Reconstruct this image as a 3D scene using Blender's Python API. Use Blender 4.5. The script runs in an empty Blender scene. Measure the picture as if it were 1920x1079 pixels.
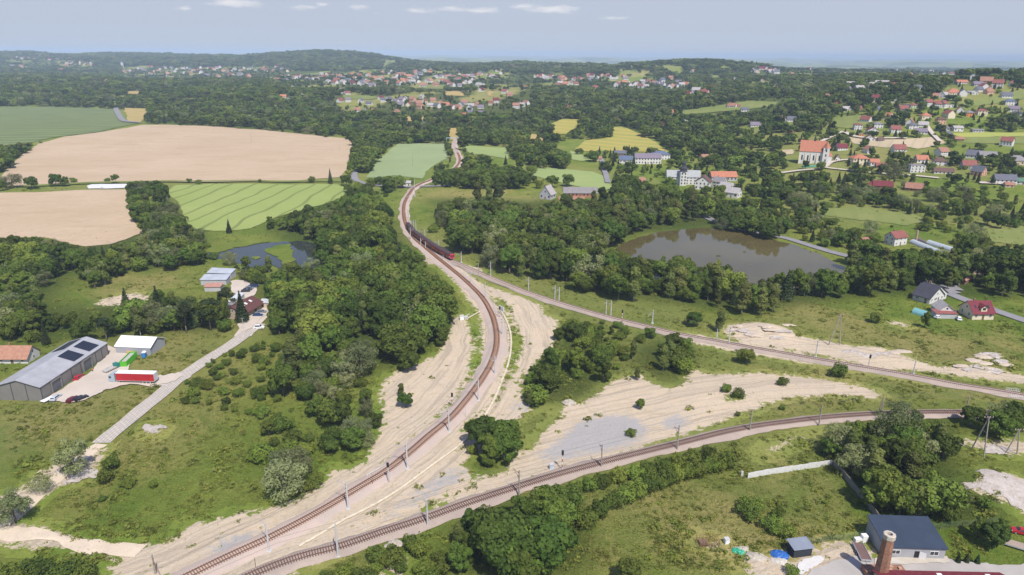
import bpy, bmesh, math, random
import numpy as np
from mathutils import Vector, Matrix
from mathutils.geometry import delaunay_2d_cdt
R = math.radians
SC = bpy.context.scene
COL = SC.collection
rnd = random.Random(7)
RS = np.random.RandomState(11)

# ------------------------------------------------------------------ camera
F = 1280.0; CX, CY = 960.0, 539.5; CAMH = 110.0
PITCH = math.atan((CY - 100.5) / F); ROLL = R(0.45)
cam = bpy.data.cameras.new('camera'); camo = bpy.data.objects.new('camera', cam); COL.objects.link(camo)
cam.sensor_width = 36.0; cam.lens = 36.0 * F / 1920.0
cam.clip_start = 1.0; cam.clip_end = 60000.0
CM = Matrix.Translation((0, 0, CAMH)) @ Matrix.Rotation(math.pi/2 - PITCH, 4, 'X') @ Matrix.Rotation(ROLL, 4, 'Z')
camo.matrix_world = CM
SC.camera = camo
CR = np.array(CM.to_3x3())
# ------------------------------------------------------------------ sun, sky, exposure
SUN_EL, SUN_AZ = 55.0, 24.0          # the sun stands behind the camera, SUN_AZ degrees to its right
sd = Vector((math.sin(R(SUN_AZ))*math.cos(R(SUN_EL)), -math.cos(R(SUN_AZ))*math.cos(R(SUN_EL)), math.sin(R(SUN_EL))))
sun = bpy.data.lights.new('sun', 'SUN'); suno = bpy.data.objects.new('sun', sun); COL.objects.link(suno)
sun.energy = 4.7; sun.angle = R(0.53); sun.color = (1.0, 0.945, 0.86)
suno.rotation_euler = sd.to_track_quat('Z', 'Y').to_euler()
suno.location = (60, -60, 400)
W = bpy.data.worlds.new('World'); SC.world = W; W.use_nodes = True
wt = W.node_tree; wn = wt.nodes; wl = wt.links
bg = wn['Background']
sky = wn.new('ShaderNodeTexSky'); sky.sky_type = 'NISHITA'; sky.sun_disc = False
sky.sun_elevation = R(SUN_EL); sky.sun_rotation = R(180 - SUN_AZ)
sky.altitude = 300; sky.air_density = 1.0; sky.dust_density = 1.6; sky.ozone_density = 2.5
bg.inputs['Strength'].default_value = 0.125
# thin summer clouds low over the horizon, laid out by compass direction
tc = wn.new('ShaderNodeTexCoord'); sep = wn.new('ShaderNodeSeparateXYZ'); wl.new(tc.outputs['Generated'], sep.inputs[0])
def wmath(op, a, b=None, c=None):
    n = wn.new('ShaderNodeMath'); n.operation = op
    for i, v in enumerate((a, b, c)):
        if v is None: continue
        if isinstance(v, (int, float)): n.inputs[i].default_value = v
        else: wl.new(v, n.inputs[i])
    return n.outputs[0]
az = wmath('ARCTAN2', sep.outputs['X'], sep.outputs['Y'])
el = wmath('ARCSINE', sep.outputs['Z'])
cv = wn.new('ShaderNodeCombineXYZ'); wl.new(wmath('MULTIPLY', az, 26), cv.inputs[0]); wl.new(wmath('MULTIPLY', el, 110), cv.inputs[1])
nz = wn.new('ShaderNodeTexNoise'); nz.inputs['Scale'].default_value = 1.9; nz.inputs['Detail'].default_value = 7; nz.inputs['Roughness'].default_value = .62
wl.new(cv.outputs[0], nz.inputs['Vector'])
tot = None
def skydir(px, py):
    d = CR @ np.array([(px-CX)/F, (CY-py)/F, -1.0]); d /= np.linalg.norm(d); return math.atan2(d[0], d[1]), math.asin(d[2])
for (px, py, wd, ht, st) in ((440, 6, 42, 8, 1.15), (568, 14, 26, 5, .9), (603, 8, 14, 5, .95), (673, 13, 20, 5, .9), (347, 16, 16, 5, .8), (705, 26, 12, 3, .5), (785, 20, 34, 6, .85), (850, 17, 40, 6, .85), (905, 20, 38, 7, .95), (985, 13, 30, 6, 1.0), (1040, 18, 55, 8, 1.1), (1150, 34, 34, 5, .6), (610, 32, 30, 3, .45), (1290, 40, 60, 4, .35)):
    a0, e0 = skydir(px, py); sa, se = wd/F*.9, ht/F*.85
    da = wmath('DIVIDE', wmath('SUBTRACT', az, a0), sa); de = wmath('DIVIDE', wmath('SUBTRACT', el, e0), se)
    g = wmath('MULTIPLY', wmath('EXPONENT', wmath('MULTIPLY', wmath('ADD', wmath('MULTIPLY', da, da), wmath('MULTIPLY', de, de)), -1.0)), st)
    tot = g if tot is None else wmath('MAXIMUM', tot, g)
cl = wmath('MULTIPLY_ADD', tot, 1.0, wmath('MULTIPLY_ADD', nz.outputs['Fac'], 1.7, -1.05))
cm = wn.new('ShaderNodeMapRange'); wl.new(cl, cm.inputs['Value']); cm.inputs['From Min'].default_value = .12; cm.inputs['From Max'].default_value = .95
cm.inputs['To Max'].default_value = .95
mixc = wn.new('ShaderNodeMix'); mixc.data_type = 'RGBA'
wl.new(cm.outputs[0], mixc.inputs[0])
hs = wn.new('ShaderNodeMix'); hs.data_type = 'RGBA'; hs.blend_type = 'MULTIPLY'; hs.inputs[0].default_value = 1.0
wl.new(sky.outputs[0], hs.inputs[6]); hs.inputs[7].default_value = (0.97, 0.925, 1.11, 1)
lowf = wn.new('ShaderNodeMapRange'); wl.new(el, lowf.inputs['Value']); lowf.inputs['From Min'].default_value = R(6); lowf.inputs['From Max'].default_value = R(24); lowf.inputs['To Min'].default_value = 1.0; lowf.inputs['To Max'].default_value = 0.0
lowm = wn.new('ShaderNodeMix'); lowm.data_type = 'RGBA'; wl.new(lowf.outputs[0], lowm.inputs[0]); wl.new(hs.outputs[2], lowm.inputs[6]); lowm.inputs[7].default_value = (3.75, 4.22, 5.08, 1)
wl.new(lowm.outputs[2], mixc.inputs[6]); mixc.inputs[7].default_value = (6.0, 6.0, 6.3, 1)
wl.new(mixc.outputs[2], bg.inputs['Color'])
vs = SC.view_settings; vs.view_transform = 'Standard'; vs.look = 'None'; vs.exposure = 0.12; vs.gamma = 1.0; vs.use_curve_mapping = False
cy = SC.cycles
cy.max_bounces = 5; cy.diffuse_bounces = 2; cy.glossy_bounces = 2; cy.transmission_bounces = 2; cy.transparent_max_bounces = 4; cy.volume_bounces = 0
cy.use_denoising = True; cy.caustics_reflective = False; cy.caustics_refractive = False; cy.sample_clamp_indirect = 4.0

# ------------------------------------------------------------------ projection helpers
def ray(px, py):
    px = np.asarray(px, float); py = np.asarray(py, float)
    d = np.stack([(px-CX)/F, (CY-py)/F, -np.ones_like(px)], -1) @ CR.T
    return d
def project(P):
    P = np.asarray(P, float); q = (P - np.array([0, 0, CAMH])) @ CR
    z = np.minimum(q[..., 2], -1e-3)
    return CX + F*q[..., 0]/-z, CY - F*q[..., 1]/-z
def cp(px, py, Y):                      # control point: this pixel, at this distance ahead
    d = ray(px, py); t = Y/d[1]
    return (d[0]*t/Y, math.log(Y), CAMH + d[2]*t)
# ------------------------------------------------------------------ terrain
ctl = []
for px, Ys in ((-700, 0), (-200, 0), (0, 0), (300, 0), (600, 0), (960, 0), (1300, 0), (1600, 0), (1920, 0), (2600, 0)):
    for Y in (60, 120, 220, 350, 500):
        ctl.append(((px-CX)/F, math.log(Y), 0.0))
for px in (-700, 0, 250, 500, 750):
    ctl += [((px-CX)/F, math.log(750), 0), ((px-CX)/F, math.log(1050), 2)]
ctl += [((1000-CX)/F, math.log(750), 0), ((1000-CX)/F, math.log(1050), 3), ((1250-CX)/F, math.log(700), 2)]
for a in ((0,200,1500),(250,202,1480),(0,170,1900),(250,170,1900),(500,180,1500),(650,195,1420),(0,148,2700),(120,150,2600),(300,148,2900),(500,150,2500),
          (0,126,4200),(200,128,4200),(400,128,4000),(600,128,3600),(-200,110,5600),
          (0,101,6000),(60,100,6000),(110,107,6000),(180,104,6000),(250,103,6000),(300,104,6000),(390,110,6000),
          (450,109,4900),(520,104,4800),(570,99,4800),(610,98,4800),(660,101.5,4800),(700,106,4800),(740,115,4800),(790,122,4800),
          (800,188,1450),(900,195,1400),(800,165,1900),(800,148,2400),(900,140,2700),(800,134,3100),
          (760,124,3700),(850,125,3700),(950,122.5,3700),(1050,124.5,3700),(1150,127.5,3700),
          (1060,190,1400),(1060,160,2000),(1060,145,2500),(1200,215,1150),(1200,185,1500),(1200,155,2100),
          (1190,126.5,2800),(1250,120.5,2800),(1300,117,2800),(1370,119,2800),(1430,127,2800),(1480,133.5,2800),(1310,145,2300),(1310,175,1500),
          (1500,308,700),(1400,300,740),(1400,235,1000),(1400,203,1150),(1600,250,830),(1500,200,1150),(1480,168,1500),(1480,145,2100),
          (1700,205,940),(1780,180,1020),(1850,160,1090),(1920,152,1120),(1700,170,1080),(1600,170,1250),(1920,225,900),(2100,150,1120),(2300,170,1000),
          (1920,290,700),(1920,350,560),(1700,330,620),
          (1600,143,2200),(1750,146,2300),(1920,146,2300),(1550,135,3000),(1650,137,3000),(1750,139,3000),(1900,141,3000),(2200,143,3000)):
    ctl.append(cp(*a))
for px in (-600, -200, 100, 400, 700): ctl.append(((px-CX)/F, math.log(7600), 20)); ctl.append(((px-CX)/F, math.log(9500), -25))
for px in (900, 1100, 1300, 1500, 1700, 1950, 2400): ctl.append(((px-CX)/F, math.log(5200), 5)); ctl.append(((px-CX)/F, math.log(7500), -20))
for px in (-900, -200, 400, 960, 1500, 2000, 2800):
    for Y in (12000, 18000, 34000): ctl.append(((px-CX)/F, math.log(Y), -25))
ctl = np.array(ctl)
KV = 1.0
def tk(r2): return 0.5*r2*np.log(r2 + 1e-9)
cu, cvv, cz = ctl[:, 0], ctl[:, 1]*KV, ctl[:, 2]
n = len(cu)
K = tk((cu[:, None]-cu)**2 + (cvv[:, None]-cvv)**2) + np.eye(n)*2e-5
Pm = np.stack([np.ones(n), cu, cvv], 1)
A = np.block([[K, Pm], [Pm.T, np.zeros((3, 3))]])
sol = np.linalg.lstsq(A, np.concatenate([cz, np.zeros(3)]), rcond=None)[0]
DU = 0.01; U0, U1 = -1.5, 1.5; V0, V1 = math.log(60), math.log(32000)
NU = int(round((U1-U0)/DU))+1; NV = int(round((V1-V0)/DU))+1
gu = U0 + DU*np.arange(NU); gv = V0 + DU*np.arange(NV)
UU, VV = np.meshgrid(gu, gv); YY = np.exp(VV); XX = UU*YY
H = np.full(UU.shape, sol[n]) + sol[n+1]*UU + sol[n+2]*VV*KV
for i in range(n):
    H += sol[i]*tk((UU-cu[i])**2 + (VV*KV-cvv[i])**2)
def sm(a, b, x): t = np.clip((x-a)/(b-a), 0, 1); return t*t*(3-2*t)
def fsin(x, y, L, seed, oct=4):
    r = np.random.RandomState(seed); s = 0; amp = 1.0
    for o in range(oct):
        for k in range(4):
            a = r.rand()*math.pi*2; ph = r.rand()*6.28; l = L/(2**o)*(.7+.6*r.rand())
            s = s + amp*np.sin((x*math.cos(a)+y*math.sin(a))*6.283/l + ph)*.4
        amp *= .55
    return s
H = H*sm(430, 640, YY)
H += 0.22*fsin(XX, YY, 70, 3, 2)*(1-sm(1200, 2000, YY)) + fsin(XX, YY, 700, 5, 3)*sm(1500, 3500, YY)*5 + fsin(XX, YY*.5, 2600, 8, 3)*sm(7500, 12000, YY)*42
# spoil heaps and cut banks
def bump(cxp, cyp, rad, hgt):
    global H
    d = ray(cxp, cyp); t = -CAMH/d[2]; x, y = d[0]*t, d[1]*t
    H += hgt*np.exp(-((XX-x)**2+(YY-y)**2)/rad**2)
for b in ((1410,618,7,1.8),(1445,622,6,2.2),(1480,628,5,1.2),(1830,688,8,1.8),(1855,668,6,1.2),(1880,912,9,1.6),(1640,655,5,1.),(1700,668,6,1.),(270,800,4,.6),(290,812,4,.7),(630,690,20,.6),(1840,905,5,1.)): bump(*b)
def hf(x, y):
    x = np.asarray(x, float); y = np.maximum(np.asarray(y, float), 60.5)
    fu = np.clip((x/y-U0)/DU, 0, NU-1.001); fv = np.clip((np.log(y)-V0)/DU, 0, NV-1.001)
    i = fu.astype(int); j = fv.astype(int); a = fu-i; b = fv-j
    return (H[j, i]*(1-a)+H[j, i+1]*a)*(1-b) + (H[j+1, i]*(1-a)+H[j+1, i+1]*a)*b
TT = np.exp(np.linspace(math.log(90), math.log(45000), 1500))
def G(px, py, lift=0.0):
    """where the line of sight through a pixel of the photograph meets the ground"""
    px = np.atleast_1d(np.asarray(px, float)); py = np.atleast_1d(np.asarray(py, float))
    d = ray(px, py); d = d/np.linalg.norm(d, axis=-1, keepdims=True)
    out = np.zeros((len(px), 3))
    for s in range(0, len(px), 400):
        dd = d[s:s+400]
        P = dd[:, None, :]*TT[None, :, None] + np.array([0, 0, CAMH])
        g = P[..., 2] - hf(P[..., 0], P[..., 1]) - lift
        hit = g < 0
        k = np.where(hit.any(1), hit.argmax(1), len(TT)-1); k = np.maximum(k, 1)
        ar = np.arange(len(dd)); g0 = g[ar, k-1]; g1 = g[ar, k]
        f = np.clip(g0/(g0-g1+1e-9), 0, 1)
        t = TT[k-1] + (TT[k]-TT[k-1])*f
        out[s:s+400] = dd*t[:, None] + np.array([0, 0, CAMH])
    return out
def g1(px, py): return G(px, py)[0]
def inpoly(poly, x, y):
    poly = np.asarray(poly, float); ins = np.zeros(np.shape(x), bool)
    m = (x >= poly[:, 0].min()) & (x <= poly[:, 0].max()) & (y >= poly[:, 1].min()) & (y <= poly[:, 1].max())
    if not m.any(): return ins
    xs = x[m]; ys = y[m]; r = np.zeros(xs.shape, bool); j = len(poly)-1
    for i in range(len(poly)):
        xi, yi = poly[i]; xj, yj = poly[j]
        if yi != yj:
            r ^= ((yi > ys) != (yj > ys)) & (xs < (xj-xi)*(ys-yi)/(yj-yi)+xi)
        j = i
    ins[m] = r
    return ins

# ------------------------------------------------------------------ materials
def mat(name, rough=0.85, spec=0.3, metal=0.0):
    m = bpy.data.materials.new(name); m.use_nodes = True
    b = m.node_tree.nodes['Principled BSDF']
    b.inputs['Roughness'].default_value = rough; b.inputs['Specular IOR Level'].default_value = spec; b.inputs['Metallic'].default_value = metal
    return m
class NT:
    def __init__(s, m): s.m = m; s.t = m.node_tree; s.n = s.t.nodes; s.l = s.t.links; s.b = s.n['Principled BSDF']; s._c = None
    def put(s, v, sock):
        if hasattr(v, 'is_linked') or hasattr(v, 'links'): s.l.new(v, sock)
        else: sock.default_value = v
    def co(s):
        if s._c is None: s._c = s.n.new('ShaderNodeTexCoord').outputs['Object']
        return s._c
    def mapped(s, scale=(1, 1, 1), rz=0.0, vec=None):
        mp = s.n.new('ShaderNodeMapping'); s.l.new(vec or s.co(), mp.inputs[0]); mp.inputs['Scale'].default_value = scale; mp.inputs['Rotation'].default_value = (0, 0, rz)
        return mp.outputs[0]
    def noise(s, scale, det=4, rough=.55, vec=None, dist=0.0):
        q = s.n.new('ShaderNodeTexNoise'); s.l.new(vec or s.co(), q.inputs['Vector']); q.inputs['Scale'].default_value = scale; q.inputs['Detail'].default_value = det
        q.inputs['Roughness'].default_value = rough; q.inputs['Distortion'].default_value = dist
        return q.outputs['Fac']
    def wave(s, scale, dist, vec=None, det=2):
        q = s.n.new('ShaderNodeTexWave'); s.l.new(vec or s.co(), q.inputs['Vector']); q.inputs['Scale'].default_value = scale; q.inputs['Distortion'].default_value = dist; q.inputs['Detail'].default_value = det; q.inputs['Detail Scale'].default_value = 1.0
        return q.outputs['Fac']
    def voro(s, scale, vec=None):
        q = s.n.new('ShaderNodeTexVoronoi'); s.l.new(vec or s.co(), q.inputs['Vector']); q.inputs['Scale'].default_value = scale
        return q
    def rng(s, v, a, b, c=0.0, d=1.0):
        q = s.n.new('ShaderNodeMapRange'); s.put(v, q.inputs['Value']); q.inputs['From Min'].default_value = a; q.inputs['From Max'].default_value = b
        q.inputs['To Min'].default_value = c; q.inputs['To Max'].default_value = d
        return q.outputs[0]
    def math(s, op, a, b=0.0):
        q = s.n.new('ShaderNodeMath'); q.operation = op; s.put(a, q.inputs[0]); s.put(b, q.inputs[1]); return q.outputs[0]
    def mix(s, f, a, b, mode='MIX'):
        q = s.n.new('ShaderNodeMix'); q.data_type = 'RGBA'; q.blend_type = mode; s.put(f, q.inputs[0])
        for v, i in ((a, 6), (b, 7)):
            if isinstance(v, tuple): q.inputs[i].default_value = (*v[:3], 1)
            else: s.l.new(v, q.inputs[i])
        return q.outputs[2]
    def attr(s, name):
        q = s.n.new('ShaderNodeAttribute'); q.attribute_name = name; return q.outputs['Fac']
    def rand(s):
        return s.n.new('ShaderNodeObjectInfo').outputs['Random']
    def base(s, c):
        if isinstance(c, tuple): s.b.inputs['Base Color'].default_value = (*c[:3], 1)
        else: s.l.new(c, s.b.inputs['Base Color'])
    def bump(s, h, strength=.5, dist=.2):
        q = s.n.new('ShaderNodeBump'); s.l.new(h, q.inputs['Height']); q.inputs['Strength'].default_value = strength; q.inputs['Distance'].default_value = dist
        s.l.new(q.outputs[0], s.b.inputs['Normal'])
def k(c, f): return tuple(x*f for x in c)
_pm = {}
def paint(name, c, rough=.6, var=.12, scale=.7, spec=.3, metal=0.0):
    """a plain coloured surface with the unevenness of weather on it"""
    if name in _pm: return _pm[name]
    m = mat(name, rough, spec, metal); t = NT(m)
    f = t.rng(t.noise(scale, 5, .6), .3, .7)
    t.base(t.mix(f, k(c, 1-var), k(c, 1+var)))
    _pm[name] = m; return m
def grass_color(t):
    """meadow: mown, lush and dry ground mixed in patches"""
    n1 = t.noise(.012, 5, .6); n2 = t.noise(.055, 7, .66, dist=.5); n3 = t.noise(.4, 6, .72); n4 = t.noise(2.0, 4, .75)
    c = t.mix(t.rng(n2, .4, .62), (.125, .205, .024), (.225, .275, .046))
    c = t.mix(t.rng(n1, .42, .6, 0, .65), c, (.28, .285, .065))
    dry = t.math('ADD', t.attr('dry'), t.rng(n2, .3, .75, -.4, .4))
    c = t.mix(t.rng(dry, .2, .95, 0, .92), c, (.37, .31, .11))
    c = t.mix(t.rng(n3, .5, .74, 0, .6), c, (.115, .175, .018))
    c = t.mix(t.rng(n4, .48, .66, 0, .65), c, (.105, .13, .022)); c = t.mix(t.rng(n4, .3, .42, .5, 0), c, (.29, .29, .095))
    c = t.mix(t.rng(n3, .22, .38, .5, 0), c, (.30, .275, .11))
    c = t.mix(t.rng(t.noise(.02, 6, .7, dist=1.0), .58, .70, 0, .7), c, (.10, .165, .02))
    c = t.mix(t.rng(t.noise(.0045, 2, .5), .5, .52, 0, .25), c, (.33, .29, .12))
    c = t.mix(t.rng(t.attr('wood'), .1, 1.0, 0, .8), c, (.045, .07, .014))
    return c, n3, n4
def m_grass():
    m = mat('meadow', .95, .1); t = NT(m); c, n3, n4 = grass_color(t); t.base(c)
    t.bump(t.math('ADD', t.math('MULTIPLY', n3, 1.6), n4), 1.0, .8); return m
GRASS = m_grass()
def m_earth():
    m = mat('bare_earth', .95, .15); t = NT(m)
    g, a3, a4 = grass_color(t)
    n1 = t.noise(.05, 6, .65, dist=.6); n2 = t.noise(.5, 6, .7); n3 = t.noise(3, 5, .75)
    cmb = t.n.new('ShaderNodeCombineXYZ'); sx_ = t.n.new('ShaderNodeSeparateXYZ'); t.l.new(t.co(), sx_.inputs[0])
    t.l.new(t.math('ADD', t.attr('dtrack'), t.math('MULTIPLY', t.noise(.05, 3), 6.0)), cmb.inputs[0]); t.l.new(t.math('MULTIPLY', sx_.outputs['Y'], .035), cmb.inputs[1])
    tr = t.noise(.75, 5, .6, cmb.outputs[0])
    d = t.mix(t.rng(n1, .35, .65), (.62, .49, .335), (.53, .435, .32))
    d = t.mix(t.rng(n2, .35, .68, 0, .85), d, (.62, .53, .40))
    d = t.mix(t.rng(n3, .5, .75, 0, .5), d, (.33, .27, .19))
    d = t.mix(t.rng(tr, .48, .62, 0, .7), d, (.37, .31, .235))
    d = t.mix(t.rng(t.noise(.16, 7, .7, dist=1.1), .56, .66, 0, .45), d, (.41, .335, .235))
    d = t.mix(t.rng(t.noise(.9, 5, .75), .60, .68, 0, .65), d, (.16, .18, .07))
    d = t.mix(t.rng(t.math('ADD', t.attr('grey'), t.rng(n2, .3, .7, -.3, .3)), .35, .75, 0, .9), d, (.385, .375, .365))
    mm = t.math('ADD', t.attr('m'), t.math('MULTIPLY', t.rng(t.noise(.35, 7, .72, dist=.6), .25, .75, -.6, .6), t.rng(t.attr('m'), .03, .4)))
    t.base(t.mix(t.rng(mm, .43, .55), g, d))
    t.bump(t.math('ADD', t.math('MULTIPLY', n2, 1.5), n3), .9, .35); return m
EARTH = m_earth()
def m_speckle(name, c1, c2, c3, s1=.3, s2=4, bd=.12, rough=.95):
    m = mat(name, rough, .15); t = NT(m)
    c = t.mix(t.rng(t.noise(s1, 5, .6), .35, .65), c1, c2); n = t.noise(s2, 5, .75)
    c = t.mix(t.rng(n, .5, .75, 0, .55), c, c3); t.base(c); t.bump(n, .8, bd); return m
BALLAST = m_speckle('ballast', (.50, .40, .335), (.43, .36, .31), (.27, .205, .17), .12, 4)
GRAVEL = m_speckle('yard_gravel', (.56, .49, .41), (.48, .42, .355), (.35, .3, .25), .09, 3)
ASPH = m_speckle('asphalt', (.27, .26, .27), (.22, .215, .225), (.16, .16, .17), .2, 6, .03)
RUBBLE = m_speckle('rubble', (.56, .51, .46), (.44, .385, .33), (.2, .165, .14), .5, 1.2, .6)
def m_slabs():
    m = mat('concrete_slabs', .9, .2); t = NT(m)
    b = t.n.new('ShaderNodeTexBrick'); t.l.new(t.n.new('ShaderNodeTexCoord').outputs['UV'], b.inputs['Vector'])
    b.inputs['Scale'].default_value = 1.0; b.inputs['Brick Width'].default_value = 1.5; b.inputs['Row Height'].default_value = 1.0; b.inputs['Mortar Size'].default_value = .09
    b.inputs['Color1'].default_value = (.53, .475, .41, 1); b.inputs['Color2'].default_value = (.45, .41, .365, 1); b.inputs['Mortar'].default_value = (.26, .235, .19, 1)
    c = t.mix(t.rng(t.noise(.5, 5, .7), .45, .75, 0, .5), b.outputs['Color'], (.36, .33, .29)); t.base(c); return m
SLABS = m_slabs()
def m_wheat():
    m = mat('ripe_grain', .95, .1); t = NT(m)
    n1 = t.noise(.012, 5, .6); n2 = t.noise(.05, 7, .7, t.mapped((.25, 1.5, 1), -.05), .5); n3 = t.noise(.35, 5, .75, t.mapped((.5, 1.2, 1), .3))
    c = t.mix(t.rng(n1, .35, .65), (.45, .34, .225), (.50, .385, .265))
    c = t.mix(t.rng(n2, .52, .70, 0, .6), c, (.36, .26, .155)); c = t.mix(t.rng(n3, .45, .75, 0, .6), c, (.37, .29, .18)); c = t.mix(t.rng(t.noise(.09, 6, .75, t.mapped((.3, 1, 1), R(-50))), .55, .7, 0, .35), c, (.55, .45, .33))
    w = t.wave(.03, 2.5, t.mapped((1, 1, 1), R(38)), 2); c = t.mix(t.rng(w, .9, 1, 0, .16), c, (.36, .27, .17))
    t.base(c); t.bump(n3, .5, .3); return m
WHEAT = m_wheat()
def m_crop(name, c1, c2, line, ws, rz, la=.85, lw=.6, dist=.8):
    m = mat(name, .95, .1); t = NT(m)
    n1 = t.noise(.02, 5, .6); n3 = t.noise(.4, 5, .75)
    c = t.mix(t.rng(n1, .35, .65), c1, c2); c = t.mix(t.rng(n3, .45, .8, 0, .35), c, k(c1, .7))
    if ws:
        w = t.wave(ws, dist, t.mapped((1, 1, 1), rz), 1)
        c = t.mix(t.rng(w, la, la+(1-la)*.6, 0, lw), c, line)
    t.base(c); t.bump(n3, .5, .3); return m
def m_water(name, col, rough=.06, murk=None):
    m = mat(name, rough, .5); t = NT(m); t.b.inputs['IOR'].default_value = 1.33
    c = t.mix(t.rng(t.noise(.03, 4, .5), .4, .6), col, k(col, .8)); t.base(c)
    t.bump(t.noise(.9, 4, .6, t.mapped((1, .5, 1))), .10, .08); return m
def m_leaf(name, c1, c2, c3, trans=.25):
    m = mat(name, .75, .2); t = NT(m)
    r = t.rand(); c = t.mix(r, c1, c2)
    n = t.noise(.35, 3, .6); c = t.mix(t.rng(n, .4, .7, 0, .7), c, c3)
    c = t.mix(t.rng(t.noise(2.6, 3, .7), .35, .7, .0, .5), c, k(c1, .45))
    g = t.n.new('ShaderNodeHueSaturation'); t.l.new(c, g.inputs['Color'])
    r2 = t.math('FRACT', t.math('MULTIPLY', r, 7.31)); t.l.new(t.rng(r2, 0, 1, .62, 1.38), g.inputs['Value'])
    r3 = t.math('FRACT', t.math('MULTIPLY', r, 13.7)); t.l.new(t.rng(r3, 0, 1, .478, .512), g.inputs['Hue'])
    c = g.outputs[0]; t.base(c)
    tr = t.n.new('ShaderNodeBsdfTranslucent'); t.l.new(c, tr.inputs['Color'])
    mx = t.n.new('ShaderNodeMixShader'); mx.inputs[0].default_value = trans
    t.l.new(t.b.outputs[0], mx.inputs[1]); t.l.new(tr.outputs[0], mx.inputs[2]); t.l.new(mx.outputs[0], t.n['Material Output'].inputs['Surface'])
    return m
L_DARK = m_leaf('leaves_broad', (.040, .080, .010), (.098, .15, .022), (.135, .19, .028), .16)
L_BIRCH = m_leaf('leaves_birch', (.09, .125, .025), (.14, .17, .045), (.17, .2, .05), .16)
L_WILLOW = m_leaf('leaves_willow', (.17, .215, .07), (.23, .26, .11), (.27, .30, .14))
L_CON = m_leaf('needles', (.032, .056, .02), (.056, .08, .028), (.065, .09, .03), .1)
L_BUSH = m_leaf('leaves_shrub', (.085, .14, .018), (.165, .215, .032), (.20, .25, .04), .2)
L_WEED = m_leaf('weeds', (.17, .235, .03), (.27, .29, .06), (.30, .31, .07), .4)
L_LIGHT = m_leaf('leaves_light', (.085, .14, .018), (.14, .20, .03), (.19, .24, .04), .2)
BARK = paint('bark', (.16, .13, .10), .9, .3, 2)
BARKW = paint('birch_bark', (.42, .40, .36), .9, .35, 2)
CONC = paint('concrete', (.50, .48, .45), .9, .15, .8)
STEEL = paint('galvanised_steel', (.50, .52, .53), .45, .1, 1, .5, .3)
RUST = paint('rusty_steel', (.20, .095, .055), .8, .3, 3)
WHITE = paint('white_plaster', (.74, .73, .70), .9, .06, .4)
DARKG = paint('dark_glass', (.035, .04, .05), .15, .1, 1, .6)
BLACK = paint('black_rubber', (.025, .025, .027), .8, .1)
WOOD = paint('old_wood', (.17, .11, .07), .9, .25, 2)
WPAINT = paint('white_paint', (.78, .78, .77), .5, .05)
def roofm(name, c, ws=0.0):
    if name in _pm: return _pm[name]
    m = mat(name, .75, .25); t = NT(m)
    c0 = t.mix(t.rng(t.noise(.8, 5, .65), .35, .65), k(c, .82), k(c, 1.15))
    w = t.wave(1.3, .1, t.mapped((0, 1, 0) if not ws else (1, 0, 0)), 0)
    t.base(t.mix(t.rng(w, .8, 1, 0, .35), c0, k(c, .5))); _pm[name] = m; return m

# ------------------------------------------------------------------ object helpers
def tag(o, label=None, cat=None, group=None, kind=None):
    if label: o['label'] = label
    if cat: o['category'] = cat
    if group: o['group'] = group
    if kind: o['kind'] = kind
    return o
def link(name, me, parent=None):
    o = bpy.data.objects.new(name, me); COL.objects.link(o); o.parent = parent; return o
def empty(name, label, cat, loc=(0, 0, 0), rz=0.0, group=None, kind=None):
    o = bpy.data.objects.new(name, None); COL.objects.link(o); o.location = loc; o.rotation_euler = (0, 0, rz); o.empty_display_size = .5
    return tag(o, label, cat, group, kind)
def npmesh(name, V, Q, mats, smooth=False, attrs=None, mi=None):
    """V: n x 3, Q: list of arrays of faces (m x k)"""
    me = bpy.data.meshes.new(name); V = np.asarray(V, np.float32)
    Qs = [np.asarray(q, np.int32) for q in Q if len(q)]
    nl = sum(q.size for q in Qs); nf = sum(len(q) for q in Qs)
    me.vertices.add(len(V)); me.vertices.foreach_set('co', V.ravel())
    me.loops.add(nl); me.loops.foreach_set('vertex_index', np.concatenate([q.ravel() for q in Qs]))
    me.polygons.add(nf)
    tot = np.concatenate([np.full(len(q), q.shape[1], np.int32) for q in Qs]); st = np.concatenate([[0], np.cumsum(tot)[:-1]]).astype(np.int32)
    me.polygons.foreach_set('loop_start', st); me.polygons.foreach_set('loop_total', tot)
    if mi is not None: me.polygons.foreach_set('material_index', np.asarray(mi, np.int32))
    for m in (mats if isinstance(mats, (list, tuple)) else [mats]): me.materials.append(m)
    me.update(calc_edges=True); me.validate()
    if smooth: me.polygons.foreach_set('use_smooth', np.ones(len(me.polygons), bool))
    for an, (ty, arr) in (attrs or {}).items():
        at = me.attributes.new(an, ty, 'POINT')
        at.data.foreach_set('value' if ty in ('FLOAT', 'INT') else 'vector', np.asarray(arr, np.int32 if ty == 'INT' else np.float32).ravel())
    return me
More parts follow.
